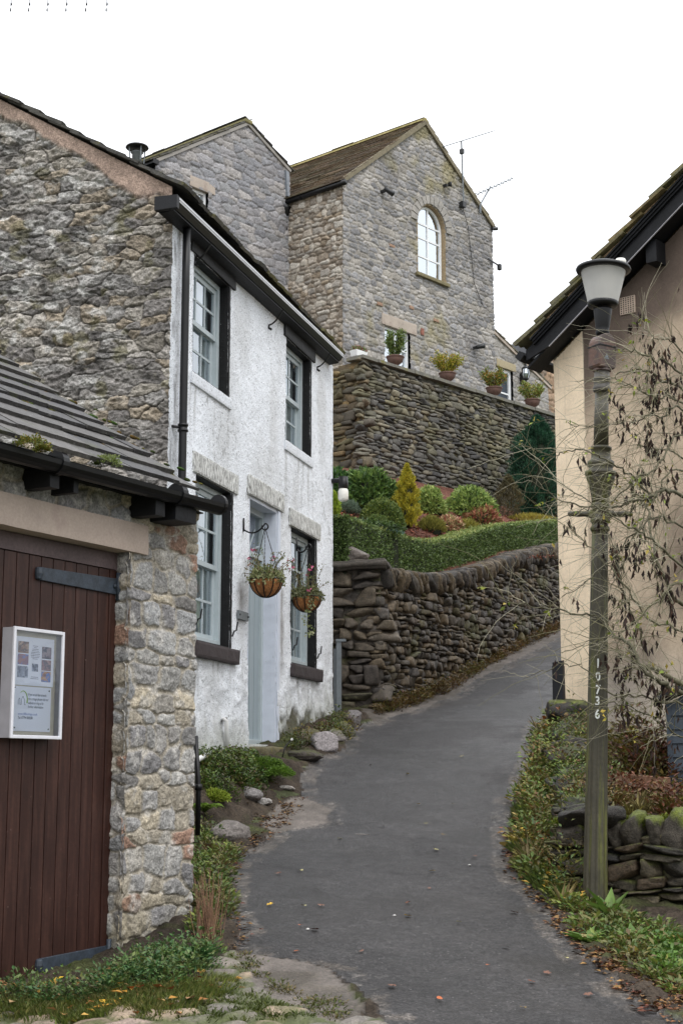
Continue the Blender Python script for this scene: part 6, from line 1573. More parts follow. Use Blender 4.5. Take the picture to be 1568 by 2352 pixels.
# the looser, darker stretch turning behind the cottage
A = at(735, 1260, 19.3); B = at(868, 1290, 18.35); h2 = root('hedge', (A[0], A[1], wtop(0)), 'looser dark green hedge end beside the white cottage corner', 'hedge')
n = 16000; t = rs.rand(n); base_ = A * (1 - t[:, None]) + B * t[:, None]; dirv = unit((B - A) * [1, 1, 0]); nv = np.array([dirv[1], -dirv[0], 0]); zt_ = np.interp(t, [0, .3, .7, 1], [at(740, 1190, 19.3)[2], at(780, 1193, 19)[2], at(830, 1198, 18.6)[2], at(868, 1206, 18.35)[2]]); zb_ = wtop(0) - .0
q = rs.rand(n); top_ = rs.rand(n) < .3; z = np.where(top_, zt_, zb_ + (zt_ - zb_) * q); yo_ = np.where(top_, rs.rand(n) * .5, 0)
P = base_ * [1, 1, 0] - nv * yo_[:, None] + np.stack([0 * z, 0 * z, z], 1); P = P + nv * (.07 * fbm2(t * 9, z * 5, 6, 3))[:, None] + rs.normal(size=(n, 3)) * .018
leaf_mesh('foliage', P, nv * .7 + rand_unit(n, rs) + [0, 0, .2], nv * .4 + rand_unit(n, rs), .036 * (.6 + .8 * rs.rand(n)), .5, mixcols(n, [(50, 70, 38), (70, 94, 46), (90, 112, 54), (42, 58, 34)], rs, .3), M['leaf'], h2)
B = B - (B - A) * .12
m = MB(); m.hexa([A * [1, 1, 0] - nv * .04 + [0, 0, 3.6], B * [1, 1, 0] - nv * .04 + [0, 0, 3.6], B * [1, 1, 0] - nv * .45 + [0, 0, 3.6], A * [1, 1, 0] - nv * .45 + [0, 0, 3.6], A * [1, 1, 0] - nv * .04 + [0, 0, zt_.max() - .22], B * [1, 1, 0] - nv * .04 + [0, 0, zt_.min() - .12], B * [1, 1, 0] - nv * .45 + [0, 0, zt_.min() - .12], A * [1, 1, 0] - nv * .45 + [0, 0, zt_.max() - .22]]); m.build('inner_twigs', M['core'], h2)

# ------------------------------------------------------------------ shrubs: px centre, px base, width px, height px
def gs_(nm, label, cat, px, py, wpx, hpx, n, size, pal, seed, **k):
    b = bank_hit(px, py); s = pxm(b); return shrub(nm, label, cat, b, wpx * s / 2, wpx * s / 2 * .9, hpx * s / (1.0 if k.get('shape') != 'oval' else 1.0), n, size, pal, seed, **k)
G1 = [(54, 78, 36), (72, 96, 44), (94, 114, 56), (46, 64, 34)]
gs_('rhododendron', 'broad dark green rhododendron at the foot of the terrace wall corner', 'shrub', 836, 1168, 165, 100, 5200, .095, G1, 101, ratio=.34, noise=.25)
gs_('rhododendron', 'dark green rhododendron hugging the cottage corner', 'shrub', 768, 1150, 90, 80, 2600, .095, [(56, 86, 44), (74, 104, 50), (46, 70, 40)], 102, ratio=.34, noise=.25)
gs_('dwarf_conifer', 'bright yellow-green dwarf conifer against the white cottage corner', 'conifer', 764, 1192, 34, 62, 2200, .05, [(120, 140, 44), (100, 124, 40), (136, 150, 60)], 103, shape='cone', ratio=.3, upright=.9)
gs_('lavender', 'grey-green low bushy plant left of the box ball', 'shrub', 800, 1178, 50, 30, 1200, .05, [(92, 104, 88), (76, 92, 76)], 104, ratio=.2, upright=.7)
gs_('box_ball', 'large clipped round box ball left of the golden conifer', 'shrub', 877, 1208, 104, 72, 9000, .036, [(66, 84, 38), (84, 98, 44), (54, 70, 34), (98, 106, 50)], 105, noise=.04)
gs_('box_ball', 'small clipped box ball in front of the large one', 'shrub', 866, 1222, 70, 42, 4200, .034, [(74, 90, 46), (60, 78, 38), (92, 104, 54)], 106, noise=.06)
gs_('juniper', 'blue-grey creeping juniper spilling to the hedge', 'shrub', 895, 1234, 60, 24, 2600, .05, [(86, 108, 96), (68, 92, 84), (96, 116, 100)], 107, ratio=.18, noise=.2)
gs_('golden_conifer', 'slim golden upright conifer in the middle of the bank', 'conifer', 935, 1212, 52, 150, 9500, .042, [(150, 138, 44), (166, 152, 54), (118, 118, 42), (132, 128, 42)], 108, shape='cone', ratio=.3, upright=.9, noise=.7)
gs_('pieris', 'pale green leafy shrub right of the golden conifer', 'shrub', 985, 1178, 74, 66, 2600, .075, [(110, 126, 64), (88, 108, 54), (132, 142, 82)], 109, ratio=.36, noise=.22)
gs_('pieris', 'large pale green rounded shrub below the terrace wall', 'shrub', 1078, 1188, 122, 76, 4600, .075, [(108, 126, 62), (86, 106, 50), (136, 148, 84), (70, 90, 46)], 110, ratio=.36, noise=.2)
gs_('red_leaved_shrub', 'low shrub with red young leaves in front of the pale green shrubs', 'shrub', 1104, 1206, 86, 44, 1900, .075, [(120, 66, 54), (96, 62, 48), (104, 112, 60), (142, 96, 72)], 111, ratio=.34, noise=.3)
gs_('red_leaved_shrub', 'variegated pink and green low shrub behind the hedge dip', 'shrub', 1030, 1222, 66, 38, 1500, .07, [(150, 112, 96), (96, 106, 60), (124, 72, 58), (170, 150, 116)], 112, ratio=.34, noise=.3)
gs_('heather', 'yellow-green feathery heather left of the variegated shrub', 'shrub', 990, 1220, 62, 32, 2400, .07, [(112, 112, 52), (96, 96, 46), (130, 124, 60)], 113, ratio=.1, upright=1.2, noise=.25)
gs_('heather', 'golden feathery heather behind the hedge right of the dip', 'shrub', 1068, 1224, 70, 28, 2400, .07, [(128, 120, 56), (108, 106, 46)], 114, ratio=.1, upright=1.2, noise=.25)
gs_('brown_conifer', 'thin brownish open conifer left of the big dark conifer', 'conifer', 1168, 1190, 60, 98, 3000, .075, [(74, 68, 48), (90, 82, 54), (62, 60, 44)], 115, shape='cone', ratio=.12, upright=1.0, noise=.5, core=False)
gs_('dark_conifer', 'large dense dark green conifer beside the cream house', 'conifer', 1236, 1192, 124, 246, 26000, .075, [(26, 54, 40), (34, 68, 48), (22, 46, 36), (48, 84, 58)], 116, shape='cone', ratio=.2, upright=1.3, noise=.75, taper=True)
gs_('heather', 'low golden heather strip behind the far end of the hedge', 'shrub', 1215, 1200, 130, 16, 2600, .06, [(150, 136, 60), (120, 116, 56)], 117, ratio=.12, upright=1.0, core=False)
# ================================================================== cream house
kzb = 1.0
kh = root('cream_house', (KH.o[0], KH.o[1], kzb), 'cream rendered house gable with black bargeboard and overhanging mossy slate roof', 'house')
by_ = -.26
b1_ = KH.hit(1232, 824, by_); b2_ = KH.hit(1568, 466, by_); km = (b2_[1] - b1_[1]) / (b2_[0] - b1_[0])
bl = KH.hx(1207, 815, by_)
print('cream verge slope', math.degrees(math.atan(km)), b1_, b2_, 'left end', bl)
def kz(x): return b1_[1] + km * (x - b1_[0])
qx = KH.hx(1344, 1000)
W_ = 3.6; st = .011
X, Z = np.meshgrid(np.arange(0, W_, st), np.arange(kzb, kz(W_) + .3, st), indexing='ij')
strip_ = sstep(qx + .006, qx - .004, X + .012 * fbm2(X * 0, Z * 2.2, 600, 3) * (1 + 0 * X))
n_a = fbm2(X * 1.4, Z * 1.1, 601, 4); n_b = fbm2(X * 8, Z * 8, 602, 3)
C1 = srgb(232, 212, 184) * (1 + .04 * n_a[..., None] + .02 * n_b[..., None]); C2 = srgb(190, 171, 148) * (1 + .10 * n_a[..., None] + .06 * n_b[..., None])
# soot and lichen blotches of the old render, upper right
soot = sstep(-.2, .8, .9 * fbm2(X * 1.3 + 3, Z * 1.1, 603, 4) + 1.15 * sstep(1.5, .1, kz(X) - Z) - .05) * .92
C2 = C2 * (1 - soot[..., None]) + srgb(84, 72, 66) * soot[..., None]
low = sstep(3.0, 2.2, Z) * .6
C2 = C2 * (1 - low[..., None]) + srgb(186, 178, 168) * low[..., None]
C2 = C2 * (1 + .14 * fbm2(X * 11, Z * .9, 640, 3)[..., None] + .07 * fbm2(X * 40, Z * 30, 641, 2)[..., None]); C1 = C1 * (1 + .06 * fbm2(X * 13, Z * .8, 642, 3)[..., None])
hc = sstep(.009, .003, np.abs(fbm2(X * 1.5 + 8, Z * 1.2, 643, 5))) * sstep(.05, .3, fbm2(X, Z, 644, 2)) * .35; C2 = C2 * (1 - hc[..., None])
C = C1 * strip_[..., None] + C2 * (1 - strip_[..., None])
H = .003 * n_b + .006 * n_a
# scored ashlar joints
chh = .315; rowi = np.floor((Z - .06) / chh)
jz = np.abs(((Z - .06) / chh) % 1 - .5) > .5 - .006 / chh * .8
xo = np.where(rowi % 2 == 0, .055, .13); jx = (np.abs(X - xo) < .006) & (strip_ > .5)
jj = (jz & ((strip_ > .5) | (fbm2(X * 1.2, Z * 1.2, 606, 2) > .22))) | jx
H = H - .001 * jj; C = np.where(jj[..., None], C * np.where(strip_[..., None] > .5, .86, .93), C)
dirt = sstep(2.5, 2.0, Z + .2 * n_a) * strip_ * .25; C = C * (1 - dirt[..., None]) + srgb(120, 96, 70) * dirt[..., None]
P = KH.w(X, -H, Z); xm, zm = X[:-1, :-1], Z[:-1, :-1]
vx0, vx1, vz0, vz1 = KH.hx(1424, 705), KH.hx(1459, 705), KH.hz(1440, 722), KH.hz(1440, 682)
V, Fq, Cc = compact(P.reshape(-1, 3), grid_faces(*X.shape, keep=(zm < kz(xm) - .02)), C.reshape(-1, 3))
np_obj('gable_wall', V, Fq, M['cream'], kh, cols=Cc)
m = MB(); n_ = [(.001, kzb), (W_, kzb), (W_, kz(W_)), (.001, kz(0) - .03)]
m.add([KH.w(x, .03, z) for x, z in n_] + [KH.w(x, 7, z) for x, z in n_], [(0, 1, 2, 3), (7, 6, 5, 4), (0, 4, 5, 1), (1, 5, 6, 2), (2, 6, 7, 3), (3, 7, 4, 0)], srgb(232, 212, 184)); m.build('side_wall', M['cream'], kh, cols=True)
# bargeboard with mouldings
def kb(m, zo0, zo1, y0_, y1_, x0_, x1_):
    m.hexa([KH.w(x0_, y0_, kz(x0_) + zo0), KH.w(x1_, y0_, kz(x1_) + zo0), KH.w(x1_, y1_, kz(x1_) + zo0), KH.w(x0_, y1_, kz(x0_) + zo0), KH.w(x0_, y0_, kz(x0_) + zo1), KH.w(x1_, y0_, kz(x1_) + zo1), KH.w(x1_, y1_, kz(x1_) + zo1), KH.w(x0_, y1_, kz(x0_) + zo1)])
bh_ = KH.hz(1400, 585, by_) - KH.hz(1400, 645, by_)
print('board h', bh_)
xr_ = 3.6
zl0 = KH.hz(1207, 829, by_) - kz(bl)
m = MB()
m.add([KH.w(x, y, z) for y in (by_, by_ + .03) for x, z in ((bl, kz(bl) + max(zl0, -.4)), (bl + .30, kz(bl + .30)), (xr_, kz(xr_)), (xr_, kz(xr_) + .22), (bl, kz(bl) + .22))], [(0, 1, 2, 3, 4), (9, 8, 7, 6, 5), (0, 5, 6, 1), (1, 6, 7, 2), (2, 7, 8, 3), (3, 8, 9, 4), (4, 9, 5, 0)])
bb = m.build('bargeboard', M['black_wood'], kh)
m = MB(); kb(m, .17, .195, by_ - .035, by_ - .001, bl + .12, xr_); kb(m, .197, .225, by_ - .055, by_ - .001, bl + .12, xr_); kb(m, .227, .25, by_ - .075, by_ + .03, bl + .1, xr_); m.build('board_moulding', M['black_wood'], bb)
m = MB(); kb(m, -.008, .002, by_ - .004, by_ + .012, bl + .30, xr_); m.build('pale_edge', M['board_side'], bb)
m = MB(); kb(m, .02, .05, by_ + .032, .02, bl, xr_); m.build('soffit', M['black_wood'], kh)
m = MB(); kb(m, .252, .34, by_ - .04, by_ + .03, bl + .08, xr_); m.build('verge_mortar', mat('tan_verge_mortar', srgb(176, 150, 120), rough=.9, var=(8, .2), color2=(srgb(110, 104, 60), 6, .5, .65), bump=(40, .6, .01)), kh)
ks = unit(KH.x + np.array([0, 0, km])); KE = KH.w(bl - .03, by_ - .09, kz(bl - .03) + .27)
o = slab_roof('roof_slates', KE, KH.y, ks, 7, 14, .30, .5, .04, [(104, 96, 66), (90, 86, 64), (118, 104, 70), (84, 80, 62)], M['slate'], kh, seed=33, jitter=.025, lift=.04, over=1.5, verge_j=.05, gaps=.004)
m = MB(); gz_ = kz(bl) + .16; m.tube([KH.w(bl - .06, by_ - .04, gz_), KH.w(bl - .06, 7, gz_)], .06, 4); m.build('gutter', M['black_wood'], kh)
x_, z_ = KH.hit(1500, 585, -.13); m = MB(); m.rough(KH, x_ - .055, x_ + .07, -.2, .0, z_ - .10, z_ + .14, .002, 10, .03); m.build('purlin_end', M['black_wood'], kh)
# air brick
m = MB(); m.box(KH, vx0, vx1, -.02, .01, vz0, vz1); ab = m.build('air_brick', mat('pinkish_airbrick', srgb(186, 166, 150), rough=.85, var=(20, .1)), kh, bevel=.004)
m = MB()
for a in range(6):
    for b in range(8): cx_ = vx0 + (vx1 - vx0) * (a + .7) / 6.4; cz_ = vz0 + (vz1 - vz0) * (b + .7) / 8.4; m.box(KH, cx_ - .006, cx_ + .006, -.0225, -.0205, cz_ - .006, cz_ + .006)
tag(m.build('vent_holes', M['core'], ab), None, None, kind='stuff')
# ------------------------------------------------------------------ black post at the house corner
bp = KH.w(-.02, -.25, 0); yb = 15.2; p0 = at(1284, 1640, yb); gz_ = HT(p0[0], p0[1]); zt_ = at(1284, 1518, yb)[2]
bpo = root('guard_post', (p0[0], p0[1], gz_ - .1), 'short square black post guarding the corner of the cream house', 'post')
Fp = Frame((p0[0], p0[1], 0), KH.ang + .35); m = MB(); m.box(Fp, -.055, .055, -.055, .055, gz_ - .1, zt_ - .05); m.build('post', M['black_wood'], bpo, bevel=.006)
m = MB(); m.hexa([Fp.w(*q) for q in ((-.05, -.05, zt_ - .049), (.05, -.05, zt_ - .049), (.05, .05, zt_ - .049), (-.05, .05, zt_ - .049), (-.05, -.05, zt_ - .02), (.05, -.05, zt_ + .0), (.05, .05, zt_ + .01), (-.05, .05, zt_ - .01))]); m.build('post_cap', M['black_wood'], bpo)
# ------------------------------------------------------------------ shed
sy = 12.4; sp = at(1531, 1700, sy); FS = Frame((sp[0], sp[1], 0), R(-12)); z1_ = at(1531, 1612, sy)[2]; zb_ = at(1531, 1815, sy)[2] - .3
sh = root('shed', (sp[0], sp[1], zb_), 'small dark blue boarded shed with felt roof in front of the cream wall', 'shed')
m = MB(); nb_ = 9; hb_ = (z1_ - zb_) / nb_
for k in range(nb_):
    z_ = zb_ + k * hb_; m.hexa([FS.w(*q) for q in ((.04, -.012, z_), (1.5, -.012, z_), (1.5, .02, z_), (.04, .02, z_), (.04, .002, z_ + hb_), (1.5, .002, z_ + hb_), (1.5, .02, z_ + hb_), (.04, .02, z_ + hb_))])
m.build('board_wall', M['shed'], sh)
m = MB(); m.box(FS, 0, .04, -.02, .03, zb_, z1_); m.build('corner_board', M['shed'], sh)
m = MB(); m.box(FS, .0, 1.5, .03, 1.0, zb_, z1_); m.build('rear_wall', M['shed'], sh)
m = MB(); m.hexa([FS.w(*q) for q in ((-.10, -.12, z1_ - .0), (.75, -.12, z1_ + .36), (.75, 1.1, z1_ + .36), (-.10, 1.1, z1_), (-.10, -.12, z1_ + .04), (.75, -.12, z1_ + .40), (.75, 1.1, z1_ + .40), (-.10, 1.1, z1_ + .04))])
m.hexa([FS.w(*q) for q in ((.751, -.12, z1_ + .36), (1.6, -.12, z1_), (1.6, 1.1, z1_), (.751, 1.1, z1_ + .36), (.751, -.12, z1_ + .40), (1.6, -.12, z1_ + .04), (1.6, 1.1, z1_ + .04), (.751, 1.1, z1_ + .40))])
rf = m.build('roof', M['felt'], sh)
m = MB(); m.add([FS.w(*q) for q in ((.04, .0, z1_), (1.46, .0, z1_), (.75, .0, z1_ + .35))], [(0, 1, 2)]); m.build('gable_board', M['shed'], sh)
pm_ = at(1555, 1598, sy); leafn = 900; rs = np.random.RandomState(8); tt = rs.rand(leafn); P = FS.w(-.08 + .6 * tt, -.12 + .1 * rs.rand(leafn), z1_ + .04 + .36 / .85 * (.6 * tt) + .02 * rs.rand(leafn) * np.sin(tt * 17) ** 2)
leaf_mesh('moss', P, rand_unit(leafn, rs) + [0, 0, .5], rand_unit(leafn, rs), .02, .5, mixcols(leafn, [(96, 96, 40), (78, 84, 34)], rs), M['leaf'], rf)
# timber edging
ta, tb = at(1418, 1790, 12.6), at(1532, 1800, 12.2); m = MB(); m.bar([ta[0], ta[1], ta[2]], [tb[0], tb[1], tb[2]], .08, .10); sl__ = m.build('timber_sleeper', M['sleeper'], None, loc=(ta + tb) / 2, bevel=.006); tag(sl__, 'weathered brown timber sleeper lying at the foot of the cream wall', 'timber')

# ================================================================== low drystone walls on the right
def wall_top_color(X, Z, H, C):
    f = sstep(.0, .45, fbm2(X * 3, Z * 3, 700, 4) - .05) * .5; C = C * (1 - f[..., None]) + srgb(92, 94, 40) * f[..., None]
    return H, C
cA = at(1291, 2088, 10.3); A0 = np.array([cA[0], cA[1], 0]); FA = Frame(A0, R(-24))
zA = float(HT(cA[0], cA[1])) - .15; ztA = at(1420, 1900, 10.05)[2]
lw = root('roadside_wall', (cA[0], cA[1], zA), 'low dark mossy drystone wall behind the lamp post, coping stones furred with moss', 'wall')
lk = dict(ch=.085, asp=2.6, jit=.8, p=2.2, sw=.15, relief=.075, joint=(-.001, .012), warp=.04, rough=.014, tilt=1.6, post=wall_top_color, rnd=2.2, rowvar=.2)
ztl = ztA - .02
print('low wall corner', cA, 'top', ztA, 'at right', at(1568, 1870, 9.3)[2])
stone_wall('backing', FA, .03, 2.6, zA - .2, ztl + .05, lw, M['stone_wet'], [(70, 64, 54), (58, 54, 48), (82, 76, 60), (52, 50, 48), (76, 66, 52)], (16, 14, 12), seed=81, step=.02, y0=.10, **{**lk, 'relief': .02})
PL = [(72, 66, 54), (56, 52, 46), (84, 76, 60), (48, 46, 44), (76, 64, 50)]
stack_stones('wall_face', FA, -.06, 2.6, lambda x: zA + .08, lambda x: ztl - .03, lw, M['stone_wet'], PL, ch=.078, asp=2.5, dep=.24, seed=81, sub=3, gap=.010, out=.03, rough=.10, moss=(86, 92, 38), hj=.55, rot=.13, wobk=1.3)
FB = Frame(A0, R(-24)) ; tB = KH.w(.12, -.35, 0); dB = tB[:2] - A0[:2]; lenB = float(np.linalg.norm(dB)); FBk = Frame((tB[0], tB[1], 0), math.atan2(dB[1], dB[0]) + math.pi)
topB = [(0, ztl + .02), (lenB * .35, at(1290, 1800, 12)[2] + .02), (lenB * .7, at(1300, 1720, 13.6)[2] + .05), (lenB, at(1310, 1640, 15.0)[2] + .05)]
print('side wall tops', topB)
def tBz(x): return np.interp(lenB - x, [q[0] for q in topB], [q[1] for q in topB])
lw2 = root('roadside_wall', (A0[0], A0[1], zA + .01), 'tumbledown drystone wall running up the verge to the black post', 'wall')
stone_wall('backing', FBk, .05, lenB - .03, zA - .2, 2.8, lw2, M['stone_wet'], [(76, 71, 66), (64, 60, 56), (86, 79, 70), (56, 54, 52)], (16, 14, 12), seed=83, step=.03, top=lambda x: tBz(x) - .02, y0=.12, **{**lk, 'ch': .10, 'relief': .02})
stack_stones('wall_face', FBk, -.05, lenB + .05, lambda x: float(np.interp(x, [0, lenB], [1.9, zA + .08])), lambda x: float(tBz(x)) - .02, lw2, M['stone_wet'], PL, ch=.085, asp=2.4, dep=.26, seed=83, sub=3, gap=.010, out=.05, rough=.10, moss=(70, 76, 36), hj=.5, rot=.13, wobk=1.2)
m = MB(); m.box(FA, .04, 2.6, .10, .40, zA, ztl - .06); m.build('wall_core', M['core'], lw)
xs_ = np.linspace(.06, lenB, 20); P = []; m = MB()
for x in xs_: zz = float(tBz(x)) - .05; P += [FBk.w(x, .08, zA), FBk.w(x, .08, zz), FBk.w(x, .36, zz), FBk.w(x, .36, zA)]
m.add(P, [(4 * i + a, 4 * i + (a + 1) % 4, 4 * i + 4 + (a + 1) % 4, 4 * i + 4 + a) for i in range(19) for a in range(4)] + [(0, 1, 2, 3), (79, 78, 77, 76)]); m.build('wall_core', M['core'], lw2)
def cop(fr, x, zt, w_, h_, dpt, lean, seed, parent, nm='coping_stone', col=(72, 66, 58), moss=(92, 100, 36), yoff=.14, mossamt=.30):
    V, Ff = _cg[9]
    q = block_shape(np.random.RandomState(seed), V, 5, 5.0, .28); q = q * (1 + .14 * fbm3(V[:, 0] * 1.7 + seed, V[:, 1] * 1.7, V[:, 2] * 1.7, seed, 4) + .05 * fbm3(V[:, 0] * 9, V[:, 1] * 9, V[:, 2] * 9, seed, 3))[:, None]
    ax_ = fr.x * math.cos(lean) - np.array([0, 0, 1]) * math.sin(lean); uz = np.array([0, 0, 1]) * math.cos(lean) + fr.x * math.sin(lean)
    P = fr.w(x, yoff, zt) + q[:, :1] * ax_ * w_ / 2 + q[:, 1:2] * fr.y * dpt / 2 + (q[:, 2:] * h_ / 2 + h_ * .42) * uz
    n4 = fbm3(V[:, 0] * 3, V[:, 1] * 3, V[:, 2] * 3, seed + 2, 4); C = srgb(col) * (1 + .35 * n4)[:, None]
    f = sstep(.05, .5, V[:, 2] + .7 * n4 - (.75 - mossamt))[:, None]; C = C * (1 - f) + srgb(moss) * (1 + .3 * n4)[:, None] * f
    return np_obj(nm, P, Ff, M['stone_wet'], parent, cols=C)
rs = np.random.RandomState(44); x_ = .05; k = 0
while x_ < 2.5:
    w_ = rs.uniform(.10, .19); cop(FA, x_, ztl - .10, w_ * 1.1, rs.uniform(.20, .27), .36, .30 + rs.uniform(-.25, .3), 300 + k, lw); x_ += w_ * .92; k += 1
x_ = .25; 
while x_ < lenB:
    w_ = rs.uniform(.14, .46); cop(FBk, x_, float(tBz(x_)) - rs.uniform(.03, .12), w_ * 1.1, rs.uniform(.07, .20), rs.uniform(.28, .46), rs.uniform(-.45, .45), 400 + k, lw2, col=(52, 48, 44), moss=(60, 66, 32), mossamt=.12, yoff=rs.uniform(.10, .24)); x_ += w_ * .8; k += 1
cop(FBk, .3, float(tBz(.3)) - .05, .55, .24, .40, .1, 990, lw2, col=(54, 50, 46), mossamt=.05)
# cushions of moss on the coping
def moss_patch(P, rad, n, seed, parent, pal=((112, 124, 30), (90, 104, 28), (132, 138, 40), (70, 84, 26)), nm='moss_cushion', h=.6, lf=.016):
    rs_ = np.random.RandomState(seed); d = rand_unit(n, rs_); d[:, 2] = np.abs(d[:, 2]); rr = (.75 + .25 * rs_.rand(n)) * (1 + .3 * fbm3(d[:, 0] * 3, d[:, 1] * 3, d[:, 2] * 3, seed, 3))
    Q = np.asarray(P) + d * rr[:, None] * np.array([rad, rad * .8, rad * h]); return leaf_mesh(nm, Q, d + rand_unit(n, rs_) * .7, rand_unit(n, rs_), lf * (.6 + .8 * rs_.rand(n)), .45, mixcols(n, list(pal), rs_, .3), M['leaf'], parent)
for k, (px, py, rad) in enumerate(((1418, 1838, .13), (1478, 1846, .12), (1530, 1852, .12), (1300, 1838, .10), (1360, 1842, .10), (1560, 1860, .10), (1450, 1850, .08))):
    x_ = FA.hx(px, py, .12); m_ = FA.w(x_, .12, ztl + .02); moss_patch(m_, rad, 1500, 500 + k, lw)
# garden soil behind the low walls
X, Y = np.meshgrid(np.linspace(0, 6.5, 120), np.linspace(0, 8, 120), indexing='ij'); q = A0 + X[..., None] * np.array([1, 0, 0]) + Y[..., None] * np.array([0, 1, 0])
inA = ((q[..., 0] - A0[0]) * FA.y[0] + (q[..., 1] - A0[1]) * FA.y[1]) ; inB = ((q[..., 0] - A0[0]) * FBk.y[0] + (q[..., 1] - A0[1]) * FBk.y[1])
def GS(X_, Y_): return np.interp(Y_, [9, 10.3, 12.5, 15, 18], [1.20, 1.24, 1.35, 1.75, 2.3]) + .05 * fbm2(X_ * 3, Y_ * 3, 808, 3)
Zs = GS(q[..., 0], q[..., 1]); q[..., 2] = Zs
X2, Y2 = np.meshgrid(np.linspace(1.4, 6.5, 160), np.linspace(8.3, 18, 220), indexing='ij')
ia = (X2 - A0[0]) * FA.y[0] + (Y2 - A0[1]) * FA.y[1] > .25; ib = (X2 - A0[0]) * FBk.y[0] + (Y2 - A0[1]) * FBk.y[1] > .2
kp = (ia & ib)[:-1, :-1]
V, Fq, Cc = compact(np.stack([X2, Y2, GS(X2, Y2)], -1).reshape(-1, 3), grid_faces(160, 220, kp), (srgb(64, 50, 42) * (1 + .4 * fbm2(X2 * 8, Y2 * 8, 809, 3)[..., None])).reshape(-1, 3))
o = np_obj('garden_soil', V, Fq, M['soil'], None, cols=Cc); o['kind'] = 'structure'

# ================================================================== street lamp
YL = 9.8; LB = at(1365, 2082, YL); lb = np.array([LB[0], LB[1], LB[2] - .03]); lean = math.atan2(66, 1478)
lp = root('street_lamp', lb, 'old green cast-iron street lamp with ladder bar, white number and tapered glass lantern', 'street lamp')
lp.rotation_euler = (0, R(2.45), R(0))
def zl(py): return at(1380, py, YL)[2] - lb[2]
def rw(px): return px / F0 * YL * 1.0 / 2
def lat(prof, nm, mt, parent=lp, n=40, flute=0, famp=0, smooth=True):
    m = MB(); m.lathe((0, 0, 0), prof, n, None, flute, famp); o = np_obj(nm, np.concatenate(m.V), m.F, mt, parent, smooth=smooth, world_coords=False); return o
lat([(rw(54), 0), (rw(53), .02)] + [(rw(53 + (36 - 53) * t), zl(2070 + (1218 - 2070) * t)) for t in np.linspace(0, 1, 12)], 'lower_shaft', M['lampgreen'], flute=12, famp=.05, n=96)
lat([(rw(34), zl(1222)), (rw(44), zl(1218)), (rw(46), zl(1212)), (rw(38), zl(1207)), (rw(38), zl(1202)), (rw(46), zl(1198)), (rw(44), zl(1192)), (rw(35), zl(1190)), (rw(36), zl(1168)), (rw(44), zl(1165)), (rw(44), zl(1158)), (rw(38), zl(1155))], 'ladder_bar_collar', M['lampgreen'])
lat([(rw(38), zl(1157)), (rw(42), zl(1138)), (rw(52), zl(1115)), (rw(64), zl(1100)), (rw(66), zl(1093))], 'trumpet', M['lampgreen'], flute=12, famp=.04, n=96)
lat([(rw(66), zl(1094)), (rw(74), zl(1090)), (rw(74), zl(1084)), (rw(58), zl(1080)), (rw(54), zl(1074)), (rw(64), zl(1068)), (rw(62), zl(1060)), (rw(46), zl(1054)), (rw(44), zl(1034)), (rw(50), zl(1032)), (rw(50), zl(1027)), (rw(36), zl(1024))], 'capital_rings', M['lampgreen'])
lat([(rw(35), zl(1026)), (rw(34), zl(960)), (rw(31), zl(900))], 'upper_shaft', M['lampgreen'])
lat([(rw(31), zl(902)), (rw(42), zl(897)), (rw(42), zl(890)), (rw(37), zl(886)), (rw(37), zl(876)), (rw(41), zl(874)), (rw(41), zl(868)), (rw(36), zl(866)), (rw(36), zl(842))], 'pipe_collar', M['lampdark'])
Fl = Frame((0, 0, 0), R(0))
class LM(MB): pass
def lbuild(m, nm, mt, parent=lp, smooth=False, bevel=0):
    o = np_obj(nm, np.concatenate(m.V), m.F, mt, parent, smooth=smooth, world_coords=False)
    if bevel: b = o.modifiers.new('bevel', 'BEVEL'); b.width = bevel; b.segments = 3; b.limit_method = 'ANGLE'; b.angle_limit = R(40)
    return o
m = MB(); zb1 = zl(1180)
for s_ in (-1, 1):
    a = R(-12); dx_ = np.array([math.cos(a) * s_, math.sin(a) * s_, 0]); pts = [dx_ * r_ + [0, 0, zb1] for r_ in (.045, .06, .075, .10, .15, .185, .20, .215)]
    m.tube(pts, [.022, .032, .024, .018, .021, .016, .019, .010], 12)
lbuild(m, 'ladder_bar', M['lampgreen'], smooth=True)
# junction box with a domed top
zb0, zb1_, zb2 = zl(848), zl(796), zl(768); hw = .072; a = np.linspace(0, math.pi, 13)
prof = [(-hw, zb0 + .02), (-hw + .012, zb0), (hw - .012, zb0), (hw, zb0 + .02), (hw, zb1_)] + [(hw * math.cos(t), zb1_ + (zb2 - zb1_) * math.sin(t)) for t in a[1:-1]] + [(-hw, zb1_)]
ang_ = R(-30); Fj = Frame((0, 0, 0), R(28)); n = len(prof); m = MB()
P = [Fj.w(x, -.062, z) for x, z in prof] + [Fj.w(x, .062, z) for x, z in prof]; m.add(P, [tuple(range(n)), tuple(range(n, 2 * n))[::-1]] + [(i + 1 if i + 1 < n else 0, i, n + i, n + (i + 1) % n) for i in range(n)])
jb = lbuild(m, 'junction_box', M['rustbox'], bevel=.008)
m = MB(); 
for z_ in (zb1_ - .005,): m.box(Fj, -hw - .004, hw + .004, -.066, .066, z_ - .004, z_ + .004)
lbuild(m, 'box_strap', M['black_iron'], jb)
m = MB(); m.lathe((0, 0, 0), [(.05, zb0 - .02), (.062, zb0 - .012), (.06, zb0 + .004)], 16); lbuild(m, 'box_flange', M['rustbox'], jb)
m = MB(); t_ = Fj.w(-.012, -.0762, zb1_ - .065); m.add([Fj.w(x, -.0632, zb1_ - .1 + z) for x, z in ((-.03, 0), (.01, 0), (-.01, .045))] , [(0, 1, 2)]); lbuild(m, 'warning_triangle', M['galv'], jb)
